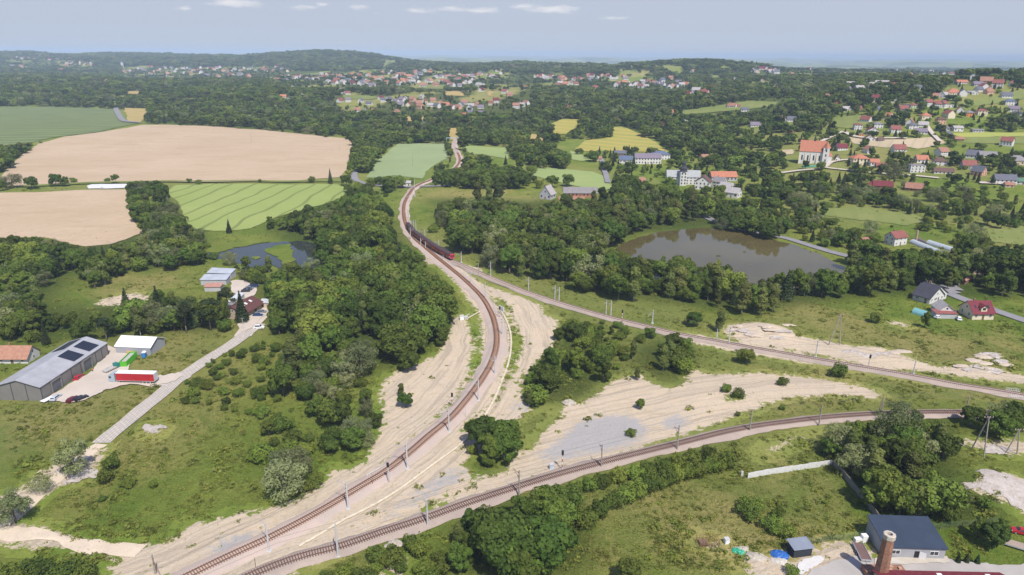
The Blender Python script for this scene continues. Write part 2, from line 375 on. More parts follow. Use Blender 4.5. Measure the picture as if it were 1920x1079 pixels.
class MB:
    def __init__(s): s.v = []; s.f = []; s.m = []
    def face(s, pts, m=0):
        b = len(s.v); s.v += [tuple(p) for p in pts]; s.f.append(tuple(range(b, b+len(pts)))); s.m.append(m)
    def hexa(s, p, m=0):           # 8 corners: bottom 4 then top 4, counter-clockwise from above
        b = len(s.v); s.v += [tuple(q) for q in p]
        for f in ((3, 2, 1, 0), (4, 5, 6, 7), (0, 1, 5, 4), (1, 2, 6, 5), (2, 3, 7, 6), (3, 0, 4, 7)):
            s.f.append(tuple(b+i for i in f)); s.m.append(m)
    def box(s, x0, x1, y0, y1, z0, z1, m=0):
        s.hexa([(x0, y0, z0), (x1, y0, z0), (x1, y1, z0), (x0, y1, z0), (x0, y0, z1), (x1, y0, z1), (x1, y1, z1), (x0, y1, z1)], m)
    def prism(s, poly, axis, a0, a1, m=0):       # polygon in the plane across the axis, extruded
        def P(u, v, w): return (w, u, v) if axis == 'x' else ((u, w, v) if axis == 'y' else (u, v, w))
        n_ = len(poly); b = len(s.v)
        s.v += [P(u, v, a0) for u, v in poly] + [P(u, v, a1) for u, v in poly]
        s.f.append(tuple(b+i for i in range(n_))); s.f.append(tuple(b+n_+i for i in reversed(range(n_)))); s.m += [m, m]
        for i in range(n_):
            j = (i+1) % n_; s.f.append((b+i, b+n_+i, b+n_+j, b+j)); s.m.append(m)
    def tube(s, p0, p1, r0, r1=None, n_=6, m=0):
        r1 = r0 if r1 is None else r1; p0 = Vector(p0); p1 = Vector(p1); d = (p1-p0).normalized()
        a = d.orthogonal().normalized(); c = d.cross(a); b = len(s.v)
        for p, r in ((p0, r0), (p1, r1)):
            for i in range(n_):
                an = 6.28318*i/n_; s.v.append(tuple(p + a*math.cos(an)*r + c*math.sin(an)*r))
        for i in range(n_):
            j = (i+1) % n_; s.f.append((b+i, b+j, b+n_+j, b+n_+i)); s.m.append(m)
        s.f.append(tuple(b+i for i in reversed(range(n_)))); s.f.append(tuple(b+n_+i for i in range(n_))); s.m += [m, m]
    def lathe(s, prof, n_=12, m=0, c=(0, 0)):
        b = len(s.v)
        for r, z in prof:
            for i in range(n_): s.v.append((c[0]+r*math.cos(6.28318*i/n_), c[1]+r*math.sin(6.28318*i/n_), z))
        for q in range(len(prof)-1):
            for i in range(n_):
                j = (i+1) % n_; s.f.append((b+q*n_+i, b+q*n_+j, b+(q+1)*n_+j, b+(q+1)*n_+i)); s.m.append(m)
        s.f.append(tuple(b+(len(prof)-1)*n_+i for i in range(n_))); s.m.append(m)
    def mesh(s, name, mats):
        me = bpy.data.meshes.new(name); me.from_pydata(s.v, [], s.f)
        for m in (mats if isinstance(mats, (list, tuple)) else [mats]): me.materials.append(m)
        me.polygons.foreach_set('material_index', s.m); 
        bm = bmesh.new(); bm.from_mesh(me); bmesh.ops.recalc_face_normals(bm, faces=bm.faces); bm.to_mesh(me); bm.free()
        me.update(); return me
    def obj(s, name, mats, parent=None): return link(name, s.mesh(name, mats), parent)
# ------------------------------------------------------------------ ground sheet
def uv_of(P): P = np.asarray(P); return np.stack([P[:, 0]/P[:, 1], np.log(P[:, 1])], 1)
def gmask(polys, blur):
    M = np.zeros(UU.shape, np.float32)
    for p in polys:
        w = 1.0
        if isinstance(p, dict): w = p['w']; p = p['p']
        q = uv_of(G([a[0] for a in p], [a[1] for a in p]))
        M = np.where(inpoly(q, UU, VV), np.maximum(M, w) if w > 0 else 0, M)
    for _ in range(2):
        for ax in (0, 1):
            M = sum(np.roll(M, s, ax) for s in range(-blur, blur+1))/(2*blur+1)
    return M
DRY = [[(775,356),(900,352),(1010,362),(1000,378),(860,372),(820,380),(775,385)],
       {'w':.8,'p':[(60,640),(430,628),(470,600),(330,715),(285,700),(180,690)]}, {'w':.7,'p':[(0,735),(290,722),(290,740),(200,830),(80,880),(0,900)]},
       {'w':.55,'p':[(200,830),(340,715),(520,640),(560,660),(420,820),(330,900),(200,960),(80,990)]},
       {'w':.9,'p':[(1440,560),(1560,570),(1640,590),(1700,640),(1600,640),(1480,600)]}, {'w':.9,'p':[(1560,600),(1920,630),(1920,700),(1780,690),(1640,650)]},
       {'w':.8,'p':[(1110,930),(1320,880),(1390,900),(1400,1079),(1100,1079)]}, {'w':.9,'p':[(1330,900),(1540,835),(1560,850),(1400,890)]},
       {'w':.6,'p':[(1400,900),(1560,880),(1640,985),(1480,1010),(1390,960)]}, {'w':1.0,'p':[(1300,980),(1640,1010),(1640,1060),(1300,1079)]},
       {'w':.8,'p':[(1290,690),(1660,735),(1500,770),(1430,770)]}, {'w':.5,'p':[(1300,640),(1920,745),(1920,770),(1640,760)]},
       {'w':.8,'p':[(1820,430),(1920,420),(1920,470),(1840,480)]}, {'w':.6,'p':[(1560,250),(1760,250),(1780,330),(1560,330)]},
       {'w':.5,'p':[(1720,130),(1920,140),(1920,230),(1760,200)]}, {'w':.9,'p':[(150,520),(350,500),(400,520),(250,560),(150,570)]},
       {'w':.7,'p':[(600,140),(1000,150),(1000,215),(620,215)]}, {'w':.7,'p':[(1200,150),(1300,160),(1280,180),(1180,170)]},
       {'w':.7,'p':[(380,1075),(640,1000),(820,990),(700,1079)]}]
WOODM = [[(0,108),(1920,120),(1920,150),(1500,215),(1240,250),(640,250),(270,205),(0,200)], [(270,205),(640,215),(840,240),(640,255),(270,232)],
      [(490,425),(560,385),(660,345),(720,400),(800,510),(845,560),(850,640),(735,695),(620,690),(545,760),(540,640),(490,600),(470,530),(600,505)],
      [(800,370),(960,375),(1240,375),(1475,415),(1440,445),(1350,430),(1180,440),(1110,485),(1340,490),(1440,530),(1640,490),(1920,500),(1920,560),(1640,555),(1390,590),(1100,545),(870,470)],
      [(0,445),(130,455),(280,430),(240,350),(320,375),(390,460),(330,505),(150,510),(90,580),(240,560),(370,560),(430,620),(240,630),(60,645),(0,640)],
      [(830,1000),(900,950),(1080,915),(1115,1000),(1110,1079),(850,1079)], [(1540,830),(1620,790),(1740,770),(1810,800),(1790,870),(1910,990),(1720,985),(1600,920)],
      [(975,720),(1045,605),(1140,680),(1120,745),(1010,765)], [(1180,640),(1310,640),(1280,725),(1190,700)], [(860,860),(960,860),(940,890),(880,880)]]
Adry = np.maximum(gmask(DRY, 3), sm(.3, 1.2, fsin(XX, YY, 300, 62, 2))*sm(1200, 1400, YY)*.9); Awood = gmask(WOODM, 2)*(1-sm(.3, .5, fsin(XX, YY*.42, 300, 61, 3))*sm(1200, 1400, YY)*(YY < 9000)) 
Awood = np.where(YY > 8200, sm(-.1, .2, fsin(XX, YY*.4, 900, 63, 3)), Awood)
# water bodies sit in shallow hollows
POND = [(1120,512),(1140,482),(1166,458),(1195,446),(1240,436),(1290,431),(1340,429),(1400,437),(1450,450),(1500,465),(1550,485),(1585,503),(1602,513),(1575,518),(1560,530),(1500,545),(1440,540),(1400,534),(1350,528),(1250,530)]
POND2 = [(376,480),(395,474),(430,468),(465,461),(500,457),(530,454),(570,454),(600,460),(606,480),(604,500),(570,512),(545,512),(526,506),(505,498),(495,508),(460,500),(430,488),(400,486)]
idx = np.arange(NU*NV).reshape(NV, NU)
quads = np.stack([idx[:-1, :-1], idx[:-1, 1:], idx[1:, 1:], idx[1:, :-1]], -1).reshape(-1, 4)
V = np.stack([XX, YY, H], -1).reshape(-1, 3)
# behind and below the camera the sheet runs on flat
nearx = gu*60; rows = [-400, -150, -40, 20]
Vx = []
for yr in rows:
    xs = gu*(60 if yr > 0 else 60+abs(yr)*1.2); Vx.append(np.stack([xs, np.full(NU, yr), np.zeros(NU)], -1))
V = np.concatenate([V]+Vx); b0 = NU*NV
ex = []
seq = [b0 + r*NU for r in range(4)] + [0]
for a, b in zip(seq[:-1], seq[1:]):
    i = np.arange(NU-1); ex.append(np.stack([a+i, a+i+1, b+i+1, b+i], -1))
quads = np.concatenate([quads]+ex)
z4 = np.zeros(4*NU)
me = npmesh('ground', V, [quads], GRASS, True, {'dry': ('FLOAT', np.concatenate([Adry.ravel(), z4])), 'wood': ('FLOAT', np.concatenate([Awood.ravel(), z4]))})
ground = tag(link('ground', me), kind='structure')

def patch(name, px, material, off=1.0, rough=.004, seg=.012, kind='structure', seed=0, world=None, flat=None):
    """an area of other ground, traced from its outline, draped over the terrain"""
    q = uv_of(world if world is not None else G([a[0] for a in px], [a[1] for a in px]))
    r = np.random.RandomState(seed+len(px)); out = []
    for i in range(len(q)):
        a, b = q[i], q[(i+1) % len(q)]; L = np.linalg.norm(b-a); m = max(1, int(L/seg)); nrm = np.array([-(b-a)[1], (b-a)[0]])/(L+1e-9)
        ph = r.rand(3)*6.28
        for kx in range(m):
            t = kx/m; w = sum(math.sin(t*L/seg*fq+ph[j])*am for j, (fq, am) in enumerate(((.45, .6), (1.1, .35), (2.3, .25))))
            out.append(a+(b-a)*t + nrm*rough*(w + r.randn()*.25)*(0 if kx == 0 else 1))
    out = np.array(out)
    m = inpoly(out, UU, VV); ins = np.stack([UU[m], VV[m]], 1) if flat is None else np.zeros((0, 2))
    pts = [Vector(p) for p in out] + [Vector(p) for p in ins]
    vv, ee, ff, *_ = delaunay_2d_cdt(pts, [], [list(range(len(out)))], 1, 1e-6)
    vv = np.array([tuple(p) for p in vv]); Y = np.exp(vv[:, 1]); X = vv[:, 0]*Y
    z = (hf(X, Y) + off*(.04+.0005*Y)) if flat is None else np.full(len(X), flat)
    me = npmesh(name, np.stack([X, Y, z], 1), [np.array([f for f in ff if len(f) == 3])], material, True)
    at = me.attributes.new('dry', 'FLOAT', 'POINT')
    return tag(link(name, me), kind=kind)
Ba, Bb = G([395, 490], [395, 352]); BAR = math.pi/2 - math.atan2(Bb[1]-Ba[1], Bb[0]-Ba[0])
CROP = m_crop('green_barley', (.285,.34,.105), (.25,.315,.09), (.15,.185,.055), .0185, BAR, .93, .8, 2.6)
PALE = m_crop('pale_green_rye', (.25,.315,.15), (.285,.35,.17), (.17,.21,.09), .05, R(84), .86, .5, .6)
STRIP = m_crop('ribbed_pale_field', (.30,.36,.13), (.26,.33,.12), (.2,.25,.09), .05, R(-82), .7, .5, .5)
SAGE = m_crop('blue_green_wheat', (.115,.15,.062), (.15,.185,.07), (.22,.27,.11), .012, R(80), .55, .6, 2)
GOLD = m_crop('golden_hayfield', (.36,.32,.075), (.28,.30,.075), (.42,.33,.09), .012, R(-50), .5, .8, 1.2)
AMBER = m_crop('yellow_stubble', (.43,.32,.13), (.37,.29,.10), (.3,.24,.1), 0, 0)
YEL = m_crop('rape_flowers', (.35,.36,.08), (.31,.34,.085), (.3,.3,.1), 0, 0)
PASTURE = m_crop('pasture', (.17,.21,.055), (.22,.235,.075), (.15,.19,.05), .02, .4, .7, .3)
SOIL = m_crop('bare_field_soil', (.50,.40,.27), (.42,.35,.22), (.3,.25,.15), .03, .6, .8, .3)
FIELDS = [
 ('wheat_field', [(2,332),(28,303),(70,272),(120,257),(180,250),(230,242),(268,235),(320,235),(400,238),(500,245),(600,256),(666,262),(656,285),(652,310),(642,333),(560,339),(400,342),(300,341),(200,342),(120,344),(60,347),(10,352)], WHEAT),
 ('wheat_field', [(-60,366),(80,361),(160,357),(238,356),(241,380),(246,410),(258,428),(272,436),(235,450),(205,459),(160,463),(130,458),(90,447),(40,446),(-60,455)], WHEAT),
 ('barley_field', [(311,362),(330,348),(400,346),(500,346),(600,346),(634,347),(655,352),(640,372),(605,385),(565,395),(525,406),(500,416),(470,429),(440,433),(400,434),(365,430),(350,418),(343,397),(335,380)], CROP),
 ('young_wheat_field', [(-80,200),(100,201),(212,205),(236,222),(262,232),(180,249),(100,259),(60,268),(-80,285)], SAGE),
 ('stubble_field', [(233,203),(282,205),(266,230),(240,228)], AMBER),
 ('rye_field', [(686,334),(710,300),(747,270),(836,270),(840,298),(806,316),(792,336),(740,330),(700,334)], PALE),
 ('rye_field', [(872,274),(955,278),(952,299),(905,290),(880,290)], STRIP),
 ('rye_field', [(998,315),(1050,317),(1112,323),(1140,334),(1148,358),(1090,352),(1030,338),(1000,330)], STRIP),
 ('rye_field', [(1068,284),(1085,287),(1108,301),(1090,303),(1072,300)], STRIP),
 ('hay_field', [(1076,285),(1096,264),(1150,258),(1142,240),(1170,238),(1200,252),(1236,272),(1252,287),(1180,285),(1130,284)], GOLD),
 ('hay_field', [(1033,233),(1055,224),(1086,225),(1084,237),(1062,252),(1036,252)], GOLD),
 ('stubble_field', [(838,240),(864,241),(861,263),(843,263)], AMBER), ('stubble_field', [(986,251),(1036,256),(1036,265),(990,263)], AMBER),
 ('pasture', [(1272,210),(1340,200),(1400,190),(1460,192),(1450,200),(1400,206),(1330,212),(1285,216)], PASTURE),
 ('pasture', [(1562,222),(1624,216),(1628,236),(1590,242),(1566,238)], PASTURE),
 ('pasture', [(1780,258),(1920,256),(1990,256),(1990,272),(1920,271),(1810,269)], PASTURE), ('rapeseed_field', [(1775,252),(1850,249),(1990,248),(1990,255),(1920,256),(1800,258)], YEL),
 ('ploughed_field', [(1586,257),(1680,262),(1760,257),(1772,270),(1720,280),(1700,276),(1660,278),(1600,270)], SOIL),
 ('ploughed_field', [(1466,282),(1486,281),(1486,290),(1468,291)], SOIL),
 ('pasture', [(1548,392),(1600,388),(1690,398),(1740,412),(1700,424),(1600,412),(1545,405)], PASTURE),
 ('pasture', [(1850,432),(1920,425),(1990,425),(1990,465),(1920,462),(1860,455)], PASTURE), ('pasture', [(1790,196),(1920,168),(1990,166),(1990,184),(1920,186),(1830,200)], PASTURE),
 ('pasture', [(1690,205),(1722,196),(1724,206),(1700,213)], PASTURE),
 ('ploughed_field', [(640,178),(690,180),(720,184),(690,188),(645,186)], PASTURE), ('stubble_field', [(834,172),(868,171),(870,181),(838,180)], AMBER), ('stubble_field', [(752,219),(795,220),(794,228),(755,228)], AMBER),
 ('pasture', [(786,159),(838,160),(836,168),(790,167)], PASTURE), ('stubble_field', [(915,172),(925,172),(926,181),(916,181)], AMBER),
 ('pasture', [(714,127),(722,115),(748,113),(744,117),(728,121),(722,132),(716,136)], PASTURE), ('pasture', [(796,137),(808,126),(816,134),(806,138)], PASTURE),
 ('pasture', [(1770,123),(1825,124),(1822,128),(1775,128)], PASTURE), ('pasture', [(1560,128),(1600,127),(1640,130),(1600,133)], PASTURE), ('pasture', [(1815,138),(1880,131),(1900,134),(1850,141)], PASTURE),
 ('pasture', [(1330,142),(1350,142),(1352,148),(1334,149)], PASTURE), ('stubble_field', [(235,172),(262,171),(270,178),(240,177)], AMBER), ('ploughed_field', [(1000,142),(1020,140),(1036,146),(1010,149)], SOIL),
 ('pasture', [(1380,250),(1430,240),(1425,252),(1390,256)], PASTURE), ('pasture', [(1130,124),(1186,123),(1186,128),(1140,128)], PASTURE),
]
for i, (nm, p, m_) in enumerate(FIELDS): patch(nm, p, m_, 1.0+.04*(i % 5), .0016 if i < 12 else .003, seed=i)

WATER1 = m_water('pond_water', (.105, .086, .034), .035); WATER2 = m_water('dark_pond_water', (.035, .042, .04), .04)
patch('water', POND, WATER1, flat=.45, rough=.003, seg=.006); patch('water', POND2, WATER2, flat=.42, rough=.003, seg=.006)
REED = m_speckle('reeds', (.19,.22,.06), (.12,.17,.04), (.3,.28,.12), .2, 2, .5)
for i, p in enumerate(([(498,468),(520,462),(545,460),(548,476),(555,490),(545,500),(533,502),(525,490),(512,482),(500,476)], [(395,462),(425,458),(470,452),(505,450),(500,457),(465,462),(435,468),(400,476),(385,474)],
                       [(470,484),(486,483),(480,491)], [(388,468),(397,465),(400,472),(390,474)])):
    patch('reed_bed', p, GRASS, .1, .004, .006, kind='stuff', seed=i+5, flat=.62+.01*i)
def catmull(P, step):
    P = np.asarray(P, float); out = []
    Q = np.concatenate([[2*P[0]-P[1]], P, [2*P[-1]-P[-2]]])
    for i in range(1, len(Q)-2):
        a, b, c, d = Q[i-1:i+3]; L = np.linalg.norm(c-b); m = max(2, int(L/1.0))
        t = np.arange(m)/m; t = t[:, None]
        out.append(.5*((2*b)+(-a+c)*t+(2*a-5*b+4*c-d)*t**2+(-a+3*b-3*c+d)*t**3))
    out.append(P[-1:]); o = np.concatenate(out)
    for _ in range(6): o[1:-1] = (o[:-2]+o[1:-1]*2+o[2:])/4
    s = np.concatenate([[0], np.cumsum(np.linalg.norm(np.diff(o, axis=0), axis=1))]); m = int(s[-1]/step); ss = np.linspace(0, s[-1], m+1)
    return np.stack([np.interp(ss, s, o[:, 0]), np.interp(ss, s, o[:, 1])], 1), ss
TA = [(856,262),(852,275),(862,300),(852,318),(815,336),(780,352),(767,367),(760,380),(757,393),(758,412),(764,430),(775,447),(790,461),(815,482),(847,508),(873,530),(903,560),(921,590),(930,620),(931,650),(923,680),(907,710),(888,737),(873,756),(847,786),(807,819),(773,849),(727,886),(673,919),(620,952),(567,982),(500,1016),(434,1046),(370,1077),(340,1092),(250,1130)]
TB = [(764,430),(778,447),(797,461),(822,478),(848,492),(900,515),(960,540),(1040,568),(1120,592),(1200,612),(1260,627),(1310,637),(1400,654),(1480,668),(1600,689),(1700,706),(1800,725),(1870,736),(1920,745),(2050,768)]
TC = [(250,1190),(400,1120),(483,1079),(567,1048),(634,1031),(720,1002),(800,976),(880,947),(960,921),(1040,896),(1127,872),(1207,852),(1273,836),(1347,817),(1413,804),(1480,795),(1547,787),(1613,782),(1680,779),(1763,777),(1850,778),(1960,781),(2100,786)]
# ------------------------------------------------------------------ bare earth of the building site
EARTHP = [
 [(-30,984),(60,988),(130,1008),(200,1022),(270,1025),(330,1015),(345,985),(400,980),(430,965),(470,962),(500,955),(540,945),(600,915),(625,878),(660,886),(690,860),(715,805),(720,770),(712,735),(730,705),(770,690),(820,665),(845,625),(850,592),(865,588),(880,610),(886,650),(880,680),(870,715),(850,745),(800,795),(740,850),(690,895),(640,935),(560,975),(480,1030),(420,1085),(180,1085),(235,1050),(200,1042),(100,1030),(-30,1018)],
 [(420,1085),(540,1000),(640,940),(700,895),(760,845),(840,770),(880,700),(905,640),(900,590),(850,525),(800,480),(830,480),(900,530),(960,575),(955,700),(900,800),(850,850),(880,840),(868,800),(930,745),(965,700),(985,640),(960,590),(930,560),(905,535),(940,545),(985,560),(1018,577),(1015,590),(1045,598),(1040,640),(1005,680),(975,715),(975,745),(1000,765),(960,790),(960,870),(880,880),(850,900),(780,950),(640,1010),(520,1085)],
 [(470,1085),(640,985),(760,915),(860,850),(880,860),(885,880),(905,897),(950,890),(960,868),(1000,830),(1020,790),(1040,765),(1100,755),(1150,715),(1200,700),(1290,690),(1330,705),(1420,700),(1500,706),(1600,722),(1660,738),(1640,745),(1560,742),(1480,745),(1430,760),(1380,785),(1330,800),(1260,820),(1180,850),(1060,880),(1000,895),(900,935),(800,965),(700,1000),(600,1050),(540,1085)],
 [(1355,625),(1360,612),(1420,605),(1470,612),(1490,630),(1560,640),(1590,650),(1640,650),(1690,666),(1700,672),(1760,690),(1800,685),(1850,695),(1960,705),(1960,722),(1850,712),(1720,695),(1640,690),(1560,670),(1480,655),(1400,645)],
 [(1795,908),(1850,905),(1825,885),(1850,880),(1960,912),(1960,985),(1890,945),(1850,930)], [(1745,822),(1800,824),(1960,826),(1960,850),(1880,856),(1840,840),(1760,830)],
 [(1400,1040),(1440,1048),(1490,1060),(1500,1048),(1545,1022),(1630,1015),(1640,1045),(1600,1085),(1400,1085)], [(1300,1000),(1380,1030),(1380,1040),(1310,1020)],
 [(-30,940),(40,920),(60,900),(100,872),(108,880),(100,905),(60,925),(50,945),(30,965),(-30,985)], [(95,870),(110,868),(200,830),(190,860),(150,900),(90,920),(60,950),(60,930)],
 [(1260,625),(1300,628),(1500,665),(1560,680),(1760,712),(1740,716),(1560,688),(1400,664),(1300,645)], [(1655,598),(1700,608),(1708,615),(1680,612)],
 [(848,500),(860,495),(905,505),(900,512),(870,508)], [(200,560),(250,548),(290,560),(230,572),(170,575)], [(270,798),(300,795),(312,806),(295,815),(268,812)],
 [(780,1040),(745,1085),(700,1085),(740,1040)], [(1440,838),(1540,805),(1545,812),(1460,845),(1400,868)], [(795,468),(800,470),(810,500),(790,495)],
]
SLOPEGRASS = [[(700,905),(760,850),(830,785),(850,760),(868,720),(885,680),(890,640),(880,600),(890,600),(905,640),(905,680),(890,710),(860,755),(790,825),(735,862)], [(1195,690),(1285,688),(1290,725),(1250,730),(1215,718)],
  [(400,965),(410,967),(404,972)], [(865,870),(880,850),(930,850),(960,870),(930,892),(900,897),(870,885)], [(1030,800),(1050,790),(1060,770),(1010,765),(960,790),(970,860),(1000,838)],
  [(975,715),(1000,690),(985,770)], [(918,560),(930,560),(960,600),(958,610),(940,590)], [(955,660),(968,640),(966,690),(940,750),(925,775),(935,740)],
  [(780,945),(840,930),(900,900),(900,908),(840,940),(780,960)], [(1195,845),(1260,828),(1400,775),(1400,782),(1260,838),(1195,855)], [(1350,745),(1385,730),(1400,745),(1370,760)], [(1330,795),(1430,762),(1480,748),(1480,760)],
  [(870,560),(880,565),(890,640),(880,620)]]
GREYP = [[(1085,790),(1150,778),(1190,780),(1215,800),(1200,830),(1120,850),(1050,860),(1010,870),(990,862),(1060,820)], [(390,1020),(440,1005),(500,1000),(520,1015),(420,1050),(380,1050)], [(960,760),(1000,745),(995,765),(955,785)], [(1410,612),(1440,612),(1440,622),(1400,625)],
  [(860,500),(905,505),(900,512)], [(1810,680),(1850,690),(1845,700),(1805,695)], [(700,980),(860,870),(880,890),(760,960),(640,1020)], [(1240,790),(1290,770),(1290,800),(1240,815)]]
x0, x1, y0, y1, ds = -260, 330, 96, 470, 1.3
ex_, ey_ = np.meshgrid(np.arange(x0, x1, ds), np.arange(y0, y1, ds))
def emask(P, blur=2, rep=2):
    M = np.zeros(ex_.shape, np.float32)
    for p in P: M[inpoly(G([a[0] for a in p], [a[1] for a in p])[:, :2], ex_, ey_)] = 1
    return M
def bl(M, n_):
    for ax in (0, 1): M = sum(np.roll(M, s, ax) for s in range(-n_, n_+1))/(2*n_+1)
    return M
ME = emask(EARTHP); ME[emask(SLOPEGRASS) > 0] = 0; ME = bl(bl(ME, 2), 1); MG = bl(emask(GREYP), 3)
vi = -np.ones(ME.shape, int); ok = ME > .01; vi[ok] = np.arange(ok.sum())
q4 = np.stack([vi[:-1, :-1], vi[:-1, 1:], vi[1:, 1:], vi[1:, :-1]], -1).reshape(-1, 4); q4 = q4[(q4 >= 0).all(1)]
zz = hf(ex_, ey_) + .05 + .10*(fsin(ex_, ey_, 9, 4, 3)*.5+.75)*ME
def gsample(A, x, y):
    fu = np.clip(((x/y-U0)/DU).round().astype(int), 0, NU-1); fv = np.clip(((np.log(y)-V0)/DU).round().astype(int), 0, NV-1); return A[fv, fu]
dtr = np.full(ok.sum(), 999.0)
for T_ in (TA, TC):
    Ct = catmull(G([p[0] for p in T_], [p[1] for p in T_])[:, :2], 2.5)[0]
    for a_ in range(0, len(dtr), 4000): b_ = slice(a_, a_+4000); dtr[b_] = np.minimum(dtr[b_], np.hypot(ex_[ok][b_, None]-Ct[:, 0], ey_[ok][b_, None]-Ct[:, 1]).min(1))
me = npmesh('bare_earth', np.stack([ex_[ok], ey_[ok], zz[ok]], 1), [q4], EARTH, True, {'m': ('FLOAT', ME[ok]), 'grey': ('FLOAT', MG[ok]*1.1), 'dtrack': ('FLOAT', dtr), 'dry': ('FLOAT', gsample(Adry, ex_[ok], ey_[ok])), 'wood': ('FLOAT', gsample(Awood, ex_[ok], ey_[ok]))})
tag(link('bare_earth', me), kind='structure')
patch('rubble_ground', [(1800,908),(1850,906),(1828,886),(1850,882),(1960,915),(1960,980),(1890,940),(1850,925)], RUBBLE, 2.2, .006, .006)
patch('rubble_ground', [(1845,838),(1862,834),(1890,842),(1895,850),(1868,851),(1848,852)], RUBBLE, 2.6, .006, .004)
patch('rubble_ground', [(268,802),(300,797),(312,806),(296,812),(272,810)], RUBBLE, 2.6, .006, .004)
patch('rubble_ground', [(118,905),(150,888),(178,880),(182,896),(150,905),(125,912)], RUBBLE, 2.6, .006, .004)
# ------------------------------------------------------------------ yards and roads
patch('yard', [(88,753),(125,757),(160,752),(200,732),(245,722),(290,727),(330,716),(345,706),(335,700),(300,708),(288,702),(240,697),(245,668),(262,662),(215,655),(203,650),(205,665),(170,700),(90,748)], GRAVEL, 3.2, .002, .006)
patch('yard', [(435,550),(432,530),(445,527),(470,530),(480,540),(480,552),(470,560),(500,575),(505,590),(490,598),(480,612),(455,625),(445,610),(460,600),(455,570),(450,555)], GRAVEL, 3.0, .002, .006)
patch('yard', [(1600,1045),(1640,1050),(1780,1050),(1830,1060),(1990,1062),(1990,1100),(1500,1100),(1520,1070)], m_speckle('worn_asphalt', (.43,.40,.365), (.36,.335,.31), (.26,.24,.22), .15, 4, .03), 3.4, .003, .006)
patch('concrete_apron', [(1640,1050),(1700,1046),(1775,1046),(1781,1058),(1640,1062)], m_speckle('apron', (.55,.51,.45), (.45,.40,.32), (.36,.32,.26), .2, 3, .03), 4.6, .002, .006)
patch('spread_gravel', [(1495,1065),(1510,1050),(1530,1045),(1543,1048),(1540,1058),(1515,1074),(1500,1080)], m_speckle('white_gravel', (.66,.65,.62), (.6,.58,.55), (.3,.3,.3), 1, 3, .2), 4.0, .003, .004)
patch('gravel_square', [(1374,300),(1380,293),(1395,291),(1407,295),(1404,302),(1398,304),(1385,301)], SOIL, 2, .001)
patch('sheeting', [(163,350),(172,347),(246,346),(243,353),(200,355),(166,355)], m_speckle('white_sheeting', (.66,.66,.66), (.6,.61,.62), (.4,.4,.4), .3, 2, .1), 1.6, .002)
def frame(C):
    T = np.gradient(C, axis=0); T /= np.linalg.norm(T, axis=1)[:, None]+1e-9; return T, np.stack([-T[:, 1], T[:, 0]], 1)
def ribbon(name, pts, prof, material, step=2.0, off=.1, kind='structure', world=False, wig=0.0, rel=0.0):
    """pts: pixels of the centre line; prof: (offset to the left, height) across it"""
    C = np.asarray(pts) if world else catmull(G([p[0] for p in pts], [p[1] for p in pts])[:, :2], step)[0]
    T, N = frame(C); s = np.concatenate([[0], np.cumsum(np.linalg.norm(np.diff(C, axis=0), axis=1))])
    rows_ = []; base = hf(C[:, 0], C[:, 1]); Vv = []; np_ = len(prof); r = np.random.RandomState(3)
    for j, (o, h) in enumerate(prof):
        ed = (j in (0, np_-1)) * wig; q = C + N*(o + ed*np.convolve(r.randn(len(C)+4), np.ones(5)/2.2, 'valid')[:len(C)])[:, None]
        zb = base if h is not None and rel else hf(q[:, 0], q[:, 1])
        Vv.append(np.stack([q[:, 0], q[:, 1], zb + off*(1+.004*q[:, 1]) + (h or 0)], 1))
    Vv = np.stack(Vv, 1); nn = len(C); id_ = np.arange(nn*np_).reshape(nn, np_)
    q = np.stack([id_[:-1, :-1], id_[1:, :-1], id_[1:, 1:], id_[:-1, 1:]], -1).reshape(-1, 4)[:, ::-1]
    me = npmesh(name, Vv.reshape(-1, 3), [q], material, False)
    uvl = me.uv_layers.new(name='UVMap'); off_ = np.array([o for o, _ in prof]); U = np.stack(np.broadcast_arrays(s[:, None]/1.0, off_[None]), -1).reshape(-1, 2)
    li = np.empty(len(me.loops), np.int32); me.loops.foreach_get('vertex_index', li); uvl.data.foreach_set('uv', U[li].astype(np.float32).ravel())
    o = link(name, me); return tag(o, kind=kind), C
def flatp(w): return [(-w/2, 0), (0, .02), (w/2, 0)]
ribbon('road', [(488,608),(478,614),(455,632),(430,650),(400,668),(360,695),(330,715),(300,742),(270,765),(235,795),(205,818),(190,832)], [(-2.7, 0), (-1.3, 0), (0, 0), (1.3, 0), (2.7, 0)], SLABS, 3, .16, wig=.05)
ribbon('road', [(455,632),(470,612),(486,596),(490,584)], flatp(7), GRAVEL, 2, .15)
ribbon('road', [(345,704),(325,716),(300,716),(285,712)], flatp(7), GRAVEL, 2, .14)
DIRTM = m_speckle('dirt_track', (.62,.52,.39), (.55,.46,.35), (.38,.32,.23), .25, 2, .1)
ribbon('dirt_path', [(190,834),(165,852),(140,872),(105,898),(72,925),(48,955),(10,985),(-40,998)], [(-2.0, -.03), (-.8, .02), (0, .03), (.8, .02), (2.0, -.03)], DIRTM, 2, .13, wig=.5)
ribbon('dirt_path', [(-60,998),(20,1001),(90,1008),(160,1020),(225,1031),(262,1037)], [(-1.9, -.06), (-1.0, .02), (0, -.02), (1.0, .02), (1.9, -.06)], DIRTM, 2, .17, wig=.9)
ribbon('road', [(1290,402),(1318,406),(1340,416),(1370,430),(1400,434),(1440,441),(1478,449),(1520,462),(1560,474),(1600,484),(1640,494),(1690,510),(1740,534),(1765,545),(1800,560),(1850,578),(1920,602),(1990,626)], flatp(6), ASPH, 3, .18)
ribbon('road', [(1790,552),(1780,548),(1765,541),(1800,542)], flatp(8), ASPH, 2, .22)
